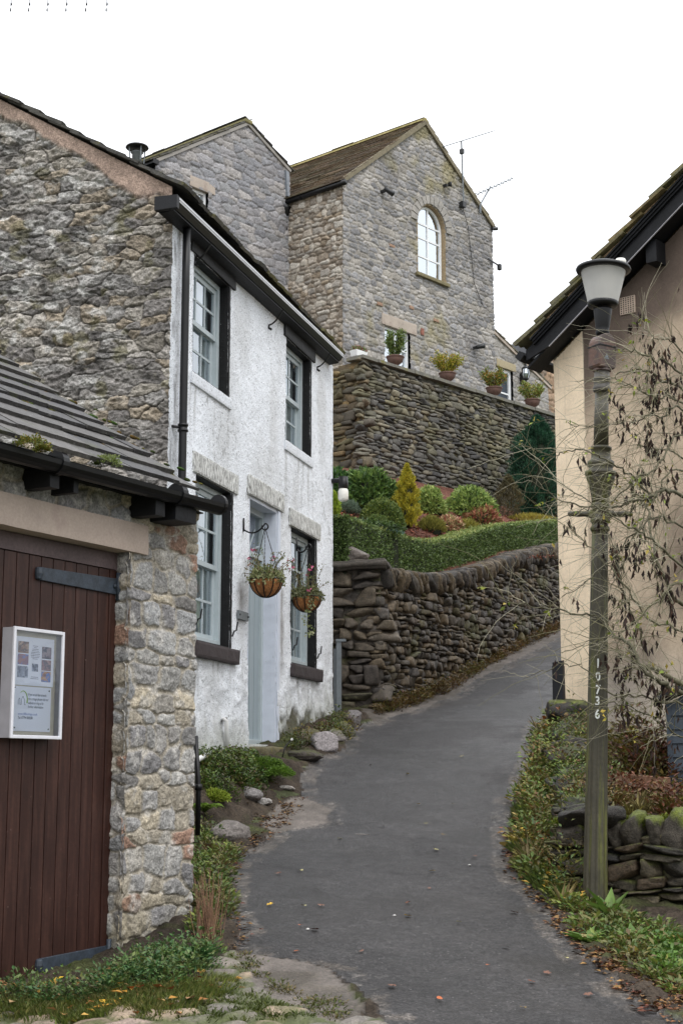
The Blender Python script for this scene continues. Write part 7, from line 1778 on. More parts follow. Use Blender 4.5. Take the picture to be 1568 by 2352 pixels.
lat([(rw(30), zl(770)), (rw(33), zl(762)), (rw(30), zl(757)), (rw(33), zl(752)), (rw(44), zl(712)), (rw(44), zl(708))], 'neck', M['black_iron'])
lat([(rw(60), zl(704)), (rw(72), zl(702)), (rw(74), zl(694)), (rw(70), zl(692))], 'lantern_base', M['black_iron'])
lat([(rw(52), zl(694)), (rw(54), zl(684)), (rw(46), zl(682))], 'gear_tray', M['white_opal'])
lat([(rw(46), zl(681)), (rw(36), zl(672)), (rw(12), zl(667)), (rw(2), zl(666))], 'reflector', M['galv'])
m = MB(); prof = [(rw(71), zl(696)), (rw(104), zl(628)), (rw(106), zl(624))]; m.lathe((0, 0, 0), prof, 48); Fo = [f for f in m.F if len(f) == 4]
np_obj('lantern_bowl', np.concatenate(m.V), Fo, M['lampglass'], lp, world_coords=False)
lat([(rw(8), zl(660)), (rw(10), zl(650)), (rw(10), zl(630)), (rw(4), zl(626))], 'bulb', M['white_opal'])
lat([(rw(110), zl(623)), (rw(128), zl(622)), (rw(131), zl(618)), (rw(127), zl(614)), (rw(96), zl(608)), (rw(40), zl(603)), (rw(6), zl(602))], 'lantern_cap', M['black_iron'], n=56)
m = MB(); c_ = (.115, -.02, zl(608)); m.lathe(c_, [(.038, 0), (.038, .03), (.032, .042), (.0, .045)], 18); lbuild(m, 'photocell', M['white_opal'], smooth=True)
m = MB(); m.tube([(-.03, 0, zl(604)), (-.015, 0, zl(604) + .012), (.02, 0, zl(604) + .012), (.03, 0, zl(604))], .006, 6); lbuild(m, 'lifting_eye', M['black_iron'])
# number painted down the shaft
Fn = Frame((0, 0, 0), 0)
def shaft_r(z): return np.interp(z, [zl(2070), zl(1218)], [rw(53), rw(36)])
for k, (ch_, py) in enumerate((('1', 1524), ('0', 1554), ('7', 1584), ('3', 1610), ('6', 1640))):
    cu = bpy.data.curves.new('t', 'FONT'); cu.body = ch_; cu.size = .083; cu.resolution_u = 6; cu.offset = .002
    ob = bpy.data.objects.new('t', cu); scene.collection.objects.link(ob); bpy.context.view_layer.update()
    me = bpy.data.meshes.new_from_object(ob.evaluated_get(bpy.context.evaluated_depsgraph_get()))
    bm = bmesh.new(); bm.from_mesh(me); bmesh.ops.triangulate(bm, faces=bm.faces[:]); bmesh.ops.subdivide_edges(bm, edges=bm.edges[:], cuts=2); bm.verts.ensure_lookup_table()
    V = np.array([v.co[:] for v in bm.verts]); Fs = [tuple(v.index for v in f.verts) for f in bm.faces]; bm.free(); bpy.data.objects.remove(ob); bpy.data.curves.remove(cu); bpy.data.meshes.remove(me)
    z = zl(py) + V[:, 1] - .03; xx = (V[:, 0] - V[:, 0].mean()) * .78 - .012; r_ = shaft_r(z) * 1.052 + .0012; th = xx / r_ - math.pi / 2
    np_obj('number_digit', np.stack([r_ * np.cos(th), r_ * np.sin(th), z], 1), Fs, M['number'], lp, world_coords=False, smooth=False)

# ------------------------------------------------------------------ galvanised post, outside lamp
gp = at(778, 1640, 17.0); gp[2] = HT(gp[0], gp[1]) - .05; zt_ = at(778, 1470, 17.0)[2]
go = root('galvanised_post', gp, 'slim grey galvanised steel post with top plate at the cottage corner', 'post')
Fz = Frame((gp[0], gp[1], 0), R(-10)); m = MB(); m.box(Fz, -.03, .028, -.02, .03, gp[2], zt_ - .02); m.build('post', M['galv'], go, bevel=.004)
m = MB(); m.box(Fz, -.06, -.033, -.0, .03, gp[2], zt_ - .10); m.build('rail', M['galv'], go)
m = MB(); m.box(Fz, -.03, .08, -.03, .04, zt_ - .019, zt_ + .01); m.build('top_plate', M['galv'], go)
la = FC.w(L - .03, .0, 0); pz = at(752, 1105, la[1])[2]; le = at(788, 1108, la[1] - .05)
ol = root('wall_lamp', (la[0], la[1], pz), 'black swan-neck outside lamp with white glass cylinder on the cottage corner', 'wall lamp')
m = MB(); m.tube([la * [1, 1, 0] + [0, 0, pz], (la * [1, 1, 0] + [0, 0, pz + .01]) * .5 + (le * [1, 1, 0] + [0, 0, pz - .01]) * .5, le * [1, 1, 0] + [.01, 0, pz - .01]], .028, 10); m.build('arm', M['black_iron'], ol, smooth=True)
m = MB(); m.lathe([le[0], le[1], pz], [(.03, .045), (.055, .04), (.058, -.09), (.05, -.10)], 18); m.build('lamp_holder', M['black_iron'], ol, smooth=True)
m = MB(); m.lathe([le[0], le[1], pz], [(.048, -.10), (.06, -.13), (.06, -.22), (.045, -.245), (.0, -.25)], 18); m.build('glass_shade', M['white_opal'], ol, smooth=True)
# ================================================================== hanging baskets
def basket(bpx, bpy0, bpy1, hkx, hky, rimy, botx, boty, half, label, seed, dead):
    x_ = FC.hx(bpx, (bpy0 + bpy1) / 2); w0 = FC.w(x_, -.012, 0); za = FC.hz(bpx, bpy0); zb_ = FC.hz(bpx, bpy1)
    # distance out from the wall that puts the hook at its pixel
    best = min(np.arange(.1, .6, .005), key=lambda D: abs(784 + F0 * (FC.w(x_, -D, 0)[0]) / (FC.w(x_, -D, 0)[1] / .985 + .0) - hkx)); D = float(best)
    br = root('basket_bracket', w0 * [1, 1, 0] + [0, 0, zb_], 'black scrolled iron bracket holding ' + label[0], 'bracket')
    hk = FC.w(x_, -D, 0); hz = at(hkx, hky, hk[1])[2]
    m = MB(); m.tube([w0 * [1, 1, 0] + [0, 0, za], w0 * [1, 1, 0] + [0, 0, zb_ + .02]], .009, 7); m.build('wall_bar', M['black_iron'], br, smooth=True)
    t = np.linspace(0, 1, 14)[:, None]; p0 = w0 * [1, 1, 0] + [0, 0, zb_ + .04]; p2 = hk * [1, 1, 0] + [0, 0, hz + .04]; p1 = w0 * .45 + hk * .55; p1 = p1 * [1, 1, 0] + [0, 0, zb_ - .05]
    pts = p0 * (1 - t) ** 2 + 2 * p1 * t * (1 - t) + p2 * t * t
    cur = [p2 + (-FC.y) * .03 * math.sin(a) + np.array([0, 0, -.03 + .03 * math.cos(a)]) for a in np.linspace(.3, 5.2, 10)]
    m = MB(); m.tube(np.concatenate([pts, cur]), .008, 7); m.build('scroll_arm', M['black_iron'], br, smooth=True)
    c = hk * [1, 1, 0]; zr = at(botx, rimy, hk[1])[2]; zbo = at(botx, boty, hk[1])[2]; c = np.array([at(botx, rimy, hk[1])[0], c[1], zr]); rr = half / F0 * hk[1]; hh = zr - zbo
    bk = root('hanging_basket', c - [0, 0, hh], label[1], 'hanging basket')
    a = np.linspace(0, math.pi / 2, 8); m = MB(); m.lathe(c - [0, 0, hh], [(rr * .96 * math.sin(t_) + .003, hh * (1 - math.cos(t_))) for t_ in a] + [(rr * .9, hh * .98), (0, hh * .9)], 28); m.build('coir_liner', M['coir'], bk, smooth=True)
    m = MB(); m.tube([c + rr * np.array([math.cos(q), math.sin(q), 0]) for q in np.linspace(0, 2 * math.pi, 30)], .0045, 6)
    for k in range(10):
        q = k * 2 * math.pi / 10 + .2; m.tube([c - [0, 0, hh] + np.array([rr * math.sin(t_) * math.cos(q), rr * math.sin(t_) * math.sin(q), hh * (1 - math.cos(t_)) - .002]) for t_ in a], .0055, 5)
    m.build('wire_frame', M['black_iron'], bk)
    for k in range(3):
        q = k * 2 * math.pi / 3 + .5; A = c + rr * .98 * np.array([math.cos(q), math.sin(q), 0]); B = np.array([hk[0], hk[1], hz - .0]); n = 26; m = MB()
        for j in range(n):
            s0 = A + (B - A) * j / n; s1 = A + (B - A) * (j + 1.25) / n; sd = unit(np.cross(B - A, [0, 0, 1.0])) if j % 2 else unit(np.cross(np.cross(B - A, [0, 0, 1.0]), B - A)); m.bar(s0, s1, .007, .0035, up=sd)
        m.build('chain', M['black_iron'], bk)
    rs = np.random.RandomState(seed); n = 1000; an = rs.rand(n) * 2 * math.pi; r_ = rr * 1.15 * rs.rand(n) ** .5; hgt = .13 * (1 - (r_ / rr / 1.3) ** 2) * rs.rand(n) + .0
    P = c + np.stack([r_ * np.cos(an), r_ * np.sin(an), hgt - .06 * (r_ > rr * .95) * rs.rand(n)], 1)
    leaf_mesh('foliage', P, rand_unit(n, rs) + [0, 0, .4], rand_unit(n, rs), .030 * (.6 + .8 * rs.rand(n)), .55, mixcols(n, [(120, 130, 84), (150, 152, 104), (96, 108, 62), (168, 166, 124)] if not dead else [(108, 112, 74), (128, 130, 98), (88, 96, 60)], rs), M['leaf'], bk)
    m = MB(); FP = []; LP = []
    for k in range(34):
        q = rs.rand() * 2 * math.pi; ou = rs.uniform(.05, .26); hh_ = rs.uniform(.06, .30) if not dead else rs.uniform(.08, .36)
        s0 = c + np.array([math.cos(q), math.sin(q), 0]) * rr * .4; s2 = s0 + np.array([math.cos(q) * ou, math.sin(q) * ou, hh_ - (.25 * ou if ou > .15 else 0)]); s1 = (s0 + s2) / 2 + [0, 0, .06]
        tt = np.linspace(0, 1, 6)[:, None]; cv = s0 * (1 - tt) ** 2 + 2 * s1 * tt * (1 - tt) + s2 * tt * tt; m.tube(cv, [.0025] * 5 + [.001], 4, cap=False, col=srgb(96, 84, 60))
        LP += [cv[i] + rs.normal(size=3) * .012 for i in range(1, 6) for _ in range(4)]
        if rs.rand() < (.28 if not dead else .05): FP += [s2 + rs.normal(size=3) * .02 for _ in range(3)]
    m.build('stems', M['bark'], bk, cols=True)
    LP = np.array(LP); n = len(LP); leaf_mesh('stem_leaves', LP, rand_unit(n, rs) + [0, 0, .2], rand_unit(n, rs), .022 * (.6 + .8 * rs.rand(n)), .5, mixcols(n, [(96, 112, 60), (120, 126, 70), (110, 92, 60)], rs), M['leaf'], bk)
    if FP:
        FP = np.array(FP); FP = np.repeat(FP, 4, 0); n = len(FP); tag(leaf_mesh('fuchsia_flowers', FP, rand_unit(n, rs) - [0, 0, .7], rand_unit(n, rs), .024, .7, mixcols(n, [(196, 84, 130), (220, 130, 160), (170, 50, 100)], rs), M['leaf'], bk), None, None, kind='stuff')
    if dead:  # ivy trailing from the rim
        n = 90; t = rs.rand(n); P = c + np.array([0.02, -rr * .9, 0]) + np.stack([.03 * np.sin(t * 9) + .02 * rs.normal(size=n), .02 * rs.normal(size=n), -.42 * t], 1)
        leaf_mesh('trailing_ivy', P, rand_unit(n, rs) - [0, 0, .5], rand_unit(n, rs), .032, .8, mixcols(n, [(140, 146, 104), (104, 116, 64), (168, 168, 132)], rs), M['leaf'], bk)
basket(557, 1190, 1226, 609, 1212, 1331, 611, 1372, 38.5, ('the fuchsia basket above the door', 'wire and coir hanging basket with pink fuchsias in front of the door'), 5, False)
basket(679, 1235, 1270, 708, 1258, 1371, 704, 1406, 35, ('the basket nearer the lower right window', 'wire and coir hanging basket with trailing ivy and bare stems by the lower right window'), 8, True)

# ================================================================== hooks on the wire above the lane, top left of the view
hy = 8.0; hookp = []
for px in (28, 70, 112, 155, 200, 247): hookp.append(at(px, 0, hy))
cab = root('overhead_wire', at(-60, -90, hy), 'thin wire strung above the lane carrying a row of hanging clips', 'wire')
m = MB(); m.tube([at(-700, -60, hy), at(-60, -62, hy), at(400, -58, hy), at(2600, -300, hy)], .004, 5); m.build('wire', M['black_iron'], cab)
hook0 = None
for k, px in enumerate((28, 70, 112, 155, 200, 247)):
    p = at(px, -60, hy); dz_ = p[2] - at(px, 24 + .8 * (k % 2), hy)[2]
    if hook0 is None:
        hook0 = bpy.data.objects.new('hanging_clip', None); scene.collection.objects.link(hook0); hook0.location = p; hook0['category'] = 'clip'; hook0['group'] = 'clips hanging from the overhead wire'; hook0['label'] = 'thin dark clip hanging from the overhead wire at the top left'
        parts = []
        for nm, pts, r_ in (('rod', [(0, 0, 0), (0, 0, -dz_)], .0015), ('spacer', [(.005, 0, 0), (.005, 0, -dz_ * .82)], .0015), ('weight', [(0, 0, -dz_ - .006), (0, 0, -dz_ + .012)], .0045), ('clamp', [(.004, 0, -dz_ * .80), (.004, 0, -dz_ * .86)], .005)):
            mm = MB(); mm.tube(pts, r_, 7); parts.append(np_obj(nm, np.concatenate(mm.V), mm.F, M['dark_glass_body'], hook0, world_coords=False))
    else:
        c_ = hook0.copy(); scene.collection.objects.link(c_); c_.location = p
        for q in parts: d_ = q.copy(); scene.collection.objects.link(d_); d_.parent = c_

# ================================================================== rocks by the lane
def rk(px, py, rx, ry, rz, seed, label, col=(112, 106, 100), moss=None, rot=0.0, mt='stone', sink=.35, group=None, dz=0.0):
    p = ground_hit(px, py); return rock('rock', label, (p[0], p[1], p[2] + rz * (1 - 2 * sink) + dz), (rx, ry, rz), seed, col, moss, mt, rot, group)
rk(520, 1925, .20, .22, .11, 3, 'large smooth grey boulder lying by the lane below the fern', (108, 102, 98), None, .3)
rk(572, 1830, .10, .14, .07, 4, 'jagged grey stone between the ground cover and the asphalt', (112, 108, 106), None, .8, group=None)
rk(606, 1846, .07, .08, .04, 5, 'small pale grey stone beside the concrete patch', (150, 146, 142), None, .2)
rk(655, 1812, .10, .07, .025, 6, 'flat pale stone slab at the edge of the asphalt below the steps', (150, 144, 138))
rk(700, 1742, .22, .14, .07, 7, 'long dark slab beside the lower doorstep', (70, 64, 60), (78, 80, 46), -.1)
rk(745, 1722, .17, .14, .14, 8, 'pale jagged limestone outcrop right of the doorstep', (140, 134, 134), None, .6)
rk(712, 1708, .15, .12, .12, 9, 'brown and grey outcrop rock against the cottage foot', (104, 94, 88), (80, 82, 44), .2)
rk(772, 1700, .12, .10, .10, 10, 'rounded grey rock between outcrop and road', (118, 112, 110), (90, 92, 50), .9)
rk(808, 1668, .14, .12, .15, 11, 'upright grey boulder in front of the garden wall end', (112, 108, 108), None, .4)
rk(786, 1682, .13, .12, .10, 12, 'mossy low rock behind the upright boulder', (96, 92, 84), (84, 88, 46), .2)
rk(470, 2010, .06, .07, .05, 14, 'small dark stone among leaves at the pillar foot', (90, 84, 78))
rk(828, 1918, .07, .02, .006, 15, 'thin flat stone sliver lying on the asphalt', (120, 116, 112), sink=.1)

# ================================================================== ground vegetation
def sample_poly(poly, n, rs, warp=0.0):
    lo, hi = poly.min(0), poly.max(0); outp = np.zeros((0, 2))
    while len(outp) < n:
        q = lo + (hi - lo) * rs.rand(n * 3, 2); outp = np.vstack([outp, q[inpoly(q[:, 0], q[:, 1], poly)]])
    return outp[:n]
def weeds(name, label, cat, poly, nclump, per, seed, pal, size=(.03, .07), hgt=.08, spread=.09, ratio=.45, kind='stuff', up=.5, hf=HT, mt='leaf', flat=0.0, cf=None, parent=None):
    rs = np.random.RandomState(seed); c = sample_poly(poly, nclump, rs); n = nclump * per
    sz = np.repeat(rs.uniform(.5, 1.3, nclump), per); cc = np.repeat(c, per, 0)
    a = rs.rand(n) * 2 * math.pi; r_ = spread * sz * rs.rand(n) ** .6
    x = cc[:, 0] + r_ * np.cos(a); y = cc[:, 1] + r_ * np.sin(a); z = hf(x, y) + hgt * sz * rs.rand(n) * (1 - .5 * (r_ / spread / 1.3) ** 2) + .004
    D = np.stack([np.cos(a), np.sin(a), up + .8 * (rs.rand(n) - .3)], 1) + rand_unit(n, rs) * .5; N = rand_unit(n, rs) * .6 + np.array([0, 0, .9])
    if flat: D[:, 2] *= (1 - flat); N = rand_unit(n, rs) * .35 + np.array([0, 0, 1.])
    pc = np.repeat(rs.randint(0, len(pal), nclump), per); P_ = np.array([srgb(q) for q in pal]); k2 = rs.randint(0, len(pal), n); cols = (P_[pc] * .65 + P_[k2] * .35) * (1 + .3 * (rs.rand(n, 1) * 2 - 1))
    o = leaf_mesh(name, np.stack([x, y, z], 1), D, N, rs.uniform(size[0], size[1], n) * sz ** .5, ratio, cols, M[mt], parent)
    return tag(o, label, cat, kind=kind)
GRN = [(78, 104, 46), (100, 122, 52), (60, 86, 40), (124, 134, 60), (94, 104, 58), (110, 92, 60)]
DRY = [(124, 90, 58), (96, 70, 52), (146, 112, 62), (84, 62, 50), (160, 124, 76), (110, 60, 44)]
vr = np.concatenate([gpoly([(1262, 1655), (1238, 1690), (1240, 1745), (1222, 1790), (1200, 1830), (1190, 1890), (1196, 1990), (1215, 2030), (1270, 2075), (1335, 2100), (1300, 2080), (1285, 2000), (1280, 1930), (1270, 1860), (1278, 1780), (1288, 1700)])])
weeds('verge_weeds', 'tangled green weeds and yellowing leaves along the right verge against the tumbledown wall', 'weeds', vr, 150, 50, 601, GRN + [(136, 140, 62), (150, 132, 56)], (.018, .062), .10, .11)
weeds('verge_grass', 'tufts of long thin grass on the right verge', 'grass', vr, 70, 60, 602, [(92, 112, 50), (108, 122, 60), (130, 128, 80), (72, 92, 42)], (.05, .11), .03, .07, .045, up=1.5)
weeds('leaf_litter', 'yellow and rusty autumn leaves caught in the right verge weeds', 'leaf litter', vr, 90, 5, 651, [(196, 164, 66), (170, 110, 52), (150, 84, 48), (190, 180, 110), (120, 80, 56)], (.03, .07), .15, .12, .75, flat=.5, mt='leaf_matt')
vf = gpoly([(1200, 2010), (1290, 2075), (1345, 2150), (1400, 2190), (1500, 2265), (1568, 2300), (1568, 2160), (1480, 2125), (1390, 2095), (1290, 2080)])
weeds('verge_weeds', 'low green weeds at the foot of the lamp post and mossy wall', 'weeds', vf, 130, 50, 603, GRN + [(120, 100, 56)], (.014, .055), .07, .10)
lf = gpoly([(1180, 1900), (1182, 2000), (1270, 2078), (1300, 2140), (1380, 2210), (1460, 2290), (1568, 2352), (1568, 2250), (1450, 2180), (1330, 2110), (1220, 2030), (1200, 1930)])
weeds('leaf_litter', 'brown and orange leaf litter along the right edge of the asphalt', 'leaf litter', lf, 420, 12, 604, DRY + [(60, 48, 42), (48, 40, 38)], (.02, .05), .012, .10, .6, flat=.8, mt='leaf_matt')
ctr = gpoly([(1560, 2230), (1460, 2150), (1420, 2120), (1420, 2150), (1500, 2230), (1568, 2290)])
weeds('clover_patch', 'bright green low clover patch at the lower right', 'weeds', gpoly([(1480, 2150), (1568, 2180), (1568, 2260), (1530, 2245)]), 50, 90, 605, [(84, 116, 44), (100, 130, 52), (66, 96, 40)], (.015, .035), .07, .08, .8)
# left bank
gc1 = gpoly([(452, 1765), (500, 1752), (560, 1740), (600, 1760), (622, 1790), (590, 1812), (560, 1822), (530, 1840), (500, 1830), (456, 1812)])
weeds('ground_cover', 'dark green and reddish creeping ground cover below the white pipes', 'ground cover', gc1, 130, 90, 611, [(58, 82, 36), (80, 104, 44), (46, 62, 32), (92, 70, 50), (104, 120, 50)], (.014, .032), .12, .09, .7)
lb_ = gpoly([(452, 1890), (475, 1900), (500, 1930), (545, 1975), (520, 2000), (508, 2060), (520, 2100), (500, 2130), (475, 2200), (456, 2150), (452, 2000)])
weeds('ground_cover', 'straggling green plants and litter along the foot of the pillar', 'ground cover', lb_, 110, 60, 612, GRN + [(60, 50, 40)], (.018, .045), .09, .08)
weeds('leaf_litter', 'brown leaf litter between the left rocks and the asphalt', 'leaf litter', gpoly([(455, 1960), (520, 1950), (560, 1960), (600, 1930), (650, 1880), (700, 1830), (640, 1820), (580, 1860), (560, 1950), (530, 1990), (520, 2080), (550, 2150), (520, 2180), (470, 2190)]), 330, 10, 613, DRY + [(60, 48, 42), (52, 44, 40), (84, 80, 76)], (.015, .04), .008, .10, .6, flat=.85, mt='leaf_matt')
fl_ = np.concatenate([gpoly([(120, 2285), (270, 2250), (300, 2225), (440, 2190), (480, 2180), (500, 2215), (480, 2255), (400, 2280), (250, 2300), (100, 2315), (0, 2318), (0, 2300)])])
weeds('ivy_and_nettles', 'dark green leafy weeds at the foot of the garage door and pillar', 'weeds', fl_, 105, 60, 614, [(58, 92, 50), (72, 108, 56), (48, 76, 42), (96, 118, 56), (104, 100, 60), (110, 126, 76)], (.014, .038), .12, .11)
weeds('grass', 'short green grass in front of the brown garage door', 'grass', gpoly([(200, 2350), (60, 2345), (0, 2345), (0, 2300), (250, 2290), (400, 2275), (480, 2250), (520, 2262), (480, 2300), (380, 2335)]), 300, 50, 615, [(96, 112, 48), (120, 132, 60), (78, 96, 42), (138, 132, 80)], (.02, .055), .008, .08, .06, up=1.6)
weeds('leaf_litter', 'scattered yellow and brown leaves on the grass by the garage door', 'leaf litter', gpoly([(20, 2345), (0, 2290), (250, 2240), (460, 2190), (520, 2260), (440, 2340), (200, 2350)]), 60, 3, 616, [(190, 150, 50), (160, 110, 60), (180, 150, 110), (150, 80, 50)], (.04, .07), .05, .12, .7, flat=.7, mt='leaf_matt')
weeds('patch_edge_weeds', 'moss and small weeds creeping over the broken concrete edge', 'weeds', gpoly([(545, 2185), (580, 2200), (600, 2240), (650, 2290), (740, 2345), (800, 2350), (760, 2290), (700, 2300), (640, 2260), (560, 2240)]), 60, 24, 641, [(84, 92, 36), (68, 80, 32), (110, 96, 60)], (.010, .026), .01, .06, .4)
weeds('moss_in_cobbles', 'moss and grass growing between the cobbles', 'moss', cob_poly[:8] if False else gpoly([(470, 2240), (560, 2260), (640, 2310), (720, 2350), (500, 2352), (300, 2350), (380, 2310)]), 160, 26, 617, [(84, 92, 36), (68, 80, 32)], (.012, .03), .012, .05, .3, up=1.2)
# doorstep and outcrop planting
weeds('rock_plants', 'small weeds growing among the outcrop rocks right of the door', 'weeds', gpoly([(650, 1720), (700, 1695), (760, 1665), (800, 1660), (815, 1690), (770, 1712), (720, 1720), (690, 1735)]), 60, 50, 618, [(74, 92, 40), (96, 104, 44), (56, 70, 36), (130, 116, 46), (90, 60, 56)], (.016, .04), .16, .07)
weeds('wall_foot_weeds', 'brown and green weeds growing along the foot of the garden wall', 'weeds', gpoly([(866, 1650), (950, 1622), (1043, 1585), (1121, 1530), (1279, 1452), (1279, 1440), (1121, 1516), (1035, 1574), (874, 1632)]), 230, 50, 619, [(104, 84, 50), (84, 70, 44), (88, 92, 44), (120, 100, 54), (96, 66, 48)], (.02, .05), .16, .09)
# garden behind the low wall
gpl = np.array([[A0[0] + .45, 10.6], [A0[0] + 2.4, 9.6], [4.2, 9.4], [4.2, 12.3], [3.0, 13.5], [2.5, 14.8], [2.1, 13.5], [1.9, 12]])
weeds('garden_plants', 'rust red and green shrubby plants behind the mossy low wall', 'plants', gpl, 150, 70, 620, [(96, 60, 44), (116, 70, 48), (84, 82, 42), (74, 56, 44), (110, 104, 50), (80, 46, 38)], (.025, .06), .28, .12, hf=GS)
weeds('garden_plants', 'green and red bush against the cream wall right of the lamp post', 'plants', np.array([[2.35, 12.6], [2.75, 12.3], [2.85, 12.9], [2.45, 13.4]]), 40, 130, 621, [(92, 56, 42), (112, 66, 46), (88, 92, 44), (70, 44, 38), (124, 116, 50)], (.03, .07), .62, .12, hf=GS)
weeds('garden_grass', 'tufts of dry grass in the walled garden', 'grass', gpl, 50, 50, 622, [(130, 122, 60), (110, 112, 52), (150, 136, 90)], (.08, .2), .03, .06, .02, up=1.5, hf=GS)
weeds('wall_top_weeds', 'weeds and grasses rooted in the tumbledown wall beside the lane', 'weeds', np.concatenate([gpoly([(1262, 1700), (1242, 1745), (1225, 1800), (1205, 1850), (1215, 2000), (1262, 2060), (1290, 2080)]), np.array([A0[:2] + [.38, .2], tB[:2] + [.30, -.6]])]), 190, 50, 630, GRN + [(130, 110, 60), (120, 76, 50)], (.02, .055), .42, .09)
def hfB(x, y):
    q = (np.asarray(x) - tB[0]) * FBk.x[0] + (np.asarray(y) - tB[1]) * FBk.x[1]; return tBz(q) + .02
weeds('wall_top_weeds', 'ferny weeds, moss and autumn leaves sprawling over the tumbledown wall top', 'weeds', np.array([A0[:2] + [.02, .25], A0[:2] + [.42, .25], tB[:2] + [.40, -.4], tB[:2] + [-.02, -.4]]), 75, 55, 652, GRN + [(120, 90, 52), (96, 60, 44), (70, 74, 36)], (.018, .05), .13, .12, hf=hfB)
weeds('dry_grass', 'dry pale grass stems standing along the right verge', 'grass', vr, 22, 9, 631, [(176, 160, 118), (150, 136, 90)], (.14, .26), .02, .06, .012, up=2.0)
# plants one can tell apart
def rosette(px, py, nl, ln, label, pal, seed, name='leafy_weed', up=.7, ratio=.36, cat='plant'):
    p = ground_hit(px, py); r_ = root(name, p, label, cat); rs = np.random.RandomState(seed); LP = []; LD = []
    a = rs.rand(nl) * 2 * math.pi; D = np.stack([np.cos(a), np.sin(a), up * (.4 + rs.rand(nl))], 1)
    leaf_mesh('leaves', p + D * .01, D, np.array([[0, 0, 1.]]) - D * .3 + rand_unit(nl, rs) * .2, ln * (.6 + .6 * rs.rand(nl)), ratio, mixcols(nl, pal, rs), M['leaf'], r_); return r_
rosette(1400, 2110, 26, .19, 'tall dock-like weed with broad upright leaves right of the lamp post base', [(84, 112, 46), (98, 124, 56)], 31, up=1.2, ratio=.3)
rosette(1345, 2165, 30, .13, 'dandelion rosette in front of the lamp post', [(76, 104, 42), (92, 118, 50)], 32, up=.5, ratio=.28)
rosette(1455, 2165, 30, .14, 'broad-leaved weed right of the dandelion rosette', [(84, 112, 46), (70, 98, 42)], 33, up=.7)
rosette(1250, 1900, 34, .15, 'large pale green lobed leaves halfway up the right verge', [(120, 136, 62), (144, 150, 76), (100, 120, 52)], 34, up=.8, ratio=.8)
rosette(1262, 1880, 14, .13, 'yellow leaves at the top of the verge plants', [(160, 156, 58), (150, 140, 50)], 35, up=1.3, ratio=.8)
rosette(1262, 1700, 40, .12, 'bright green clump beside the black guard post', [(86, 116, 48), (104, 134, 56)], 36, up=.9, ratio=.5)
rosette(330, 2245, 36, .13, 'dark green long-leaved weed at the base of the garage door', [(56, 94, 54), (68, 108, 62)], 37, up=.5, ratio=.26)
rosette(452, 2215, 34, .13, 'dark green leafy weed in front of the pillar', [(50, 88, 48), (64, 102, 56)], 38, up=.8, ratio=.4)
def fern(px, py, nf, ln, label, seed, a0=-2.6, a1=1.0):
    p = ground_hit(px, py); r_ = root('fern', p, label, 'fern'); rs = np.random.RandomState(seed); P = []; D = []; Ls = []
    for k in range(nf):
        a = rs.uniform(a0, a1); l_ = ln * rs.uniform(.75, 1.1); dirn = np.array([math.cos(a), math.sin(a), 0]); side = np.array([-dirn[1], dirn[0], 0])
        for t in np.linspace(.08, 1, 30):
            q = p + dirn * l_ * t * .85 + np.array([0, 0, l_ * (1.1 * t - .95 * t * t)]); pl_ = l_ * .26 * math.sin(math.pi * min(1, t * .9 + .12)) + .004
            for s_ in (-1, 1): P.append(q); D.append(side * s_ + dirn * .45 - np.array([0, 0, .15])); Ls.append(pl_)
    n = len(P); leaf_mesh('fronds', np.array(P), np.array(D), np.tile([0, 0, 1.], (n, 1)), np.array(Ls), .22, mixcols(n, [(104, 130, 48), (88, 116, 42), (120, 142, 58)], rs, .15), M['leaf'], r_); return r_
fern(462, 1868, 9, .26, 'bright green fern leaning out from behind the pillar', 41, -1.9, .7)
# moss cushion by the step, yellow-green clump
mc = ground_hit(598, 1768); mr_o = root('moss_mound', mc, 'rounded bright green moss mound left of the doorstep', 'moss')
moss_patch(mc + [0, 0, -.02], .24, 6500, 71, mr_o, pal=((96, 128, 44), (80, 108, 38), (112, 142, 56), (64, 88, 34)), nm='cushion', h=.55, lf=.018)
moss_patch(mc + [.18, -.25, -.05], .12, 2200, 72, mr_o, pal=((96, 128, 44), (80, 108, 38), (112, 142, 56)), nm='cushion', h=.6, lf=.018)
mc = ground_hit(492, 1838); q = root('sedum_clump', mc, 'yellow-green rounded sedum clump above the fern', 'plant'); moss_patch(mc, .11, 1800, 73, q, pal=((140, 156, 56), (120, 140, 48), (156, 166, 70)), nm='cushion', h=.7, lf=.026)
# dry stalks by the pillar
p = ground_hit(478, 2170); ds = root('dry_stalks', p, 'clump of dry brown stalks at the right foot of the stone pillar', 'plant'); rs = np.random.RandomState(9); m = MB()
for k in range(60):
    a = rs.rand() * 6.28; b = rs.uniform(.2, .42); s0 = p + [rs.normal() * .03, rs.normal() * .03, 0]; s1 = s0 + [math.cos(a) * .06, math.sin(a) * .06, b]; m.tube([s0, (s0 + s1) / 2 + rs.normal(size=3) * .012, s1], [.0022, .002, .001], 4, cap=False, col=srgb(128, 98, 76) * rs.uniform(.7, 1.2))
m.build('stalks', M['bark'], ds, cols=True)
# hose-like white-tipped pipe by the steps
p = ground_hit(648, 1742); tpz = root('garden_hose', p, 'thin curved white-tipped hose beside the doorstep', 'hose'); q = at(668, 1700, p[1] + .1); m = MB(); m.tube([p, (p + q) / 2 + [-.015, 0, .02], q], .006, 6); m.build('hose', M['black_iron'], tpz, smooth=True); m = MB(); m.tube([q, q + [.02, 0, .012]], .012, 8); m.build('nozzle', M['white_pipe'], tpz)
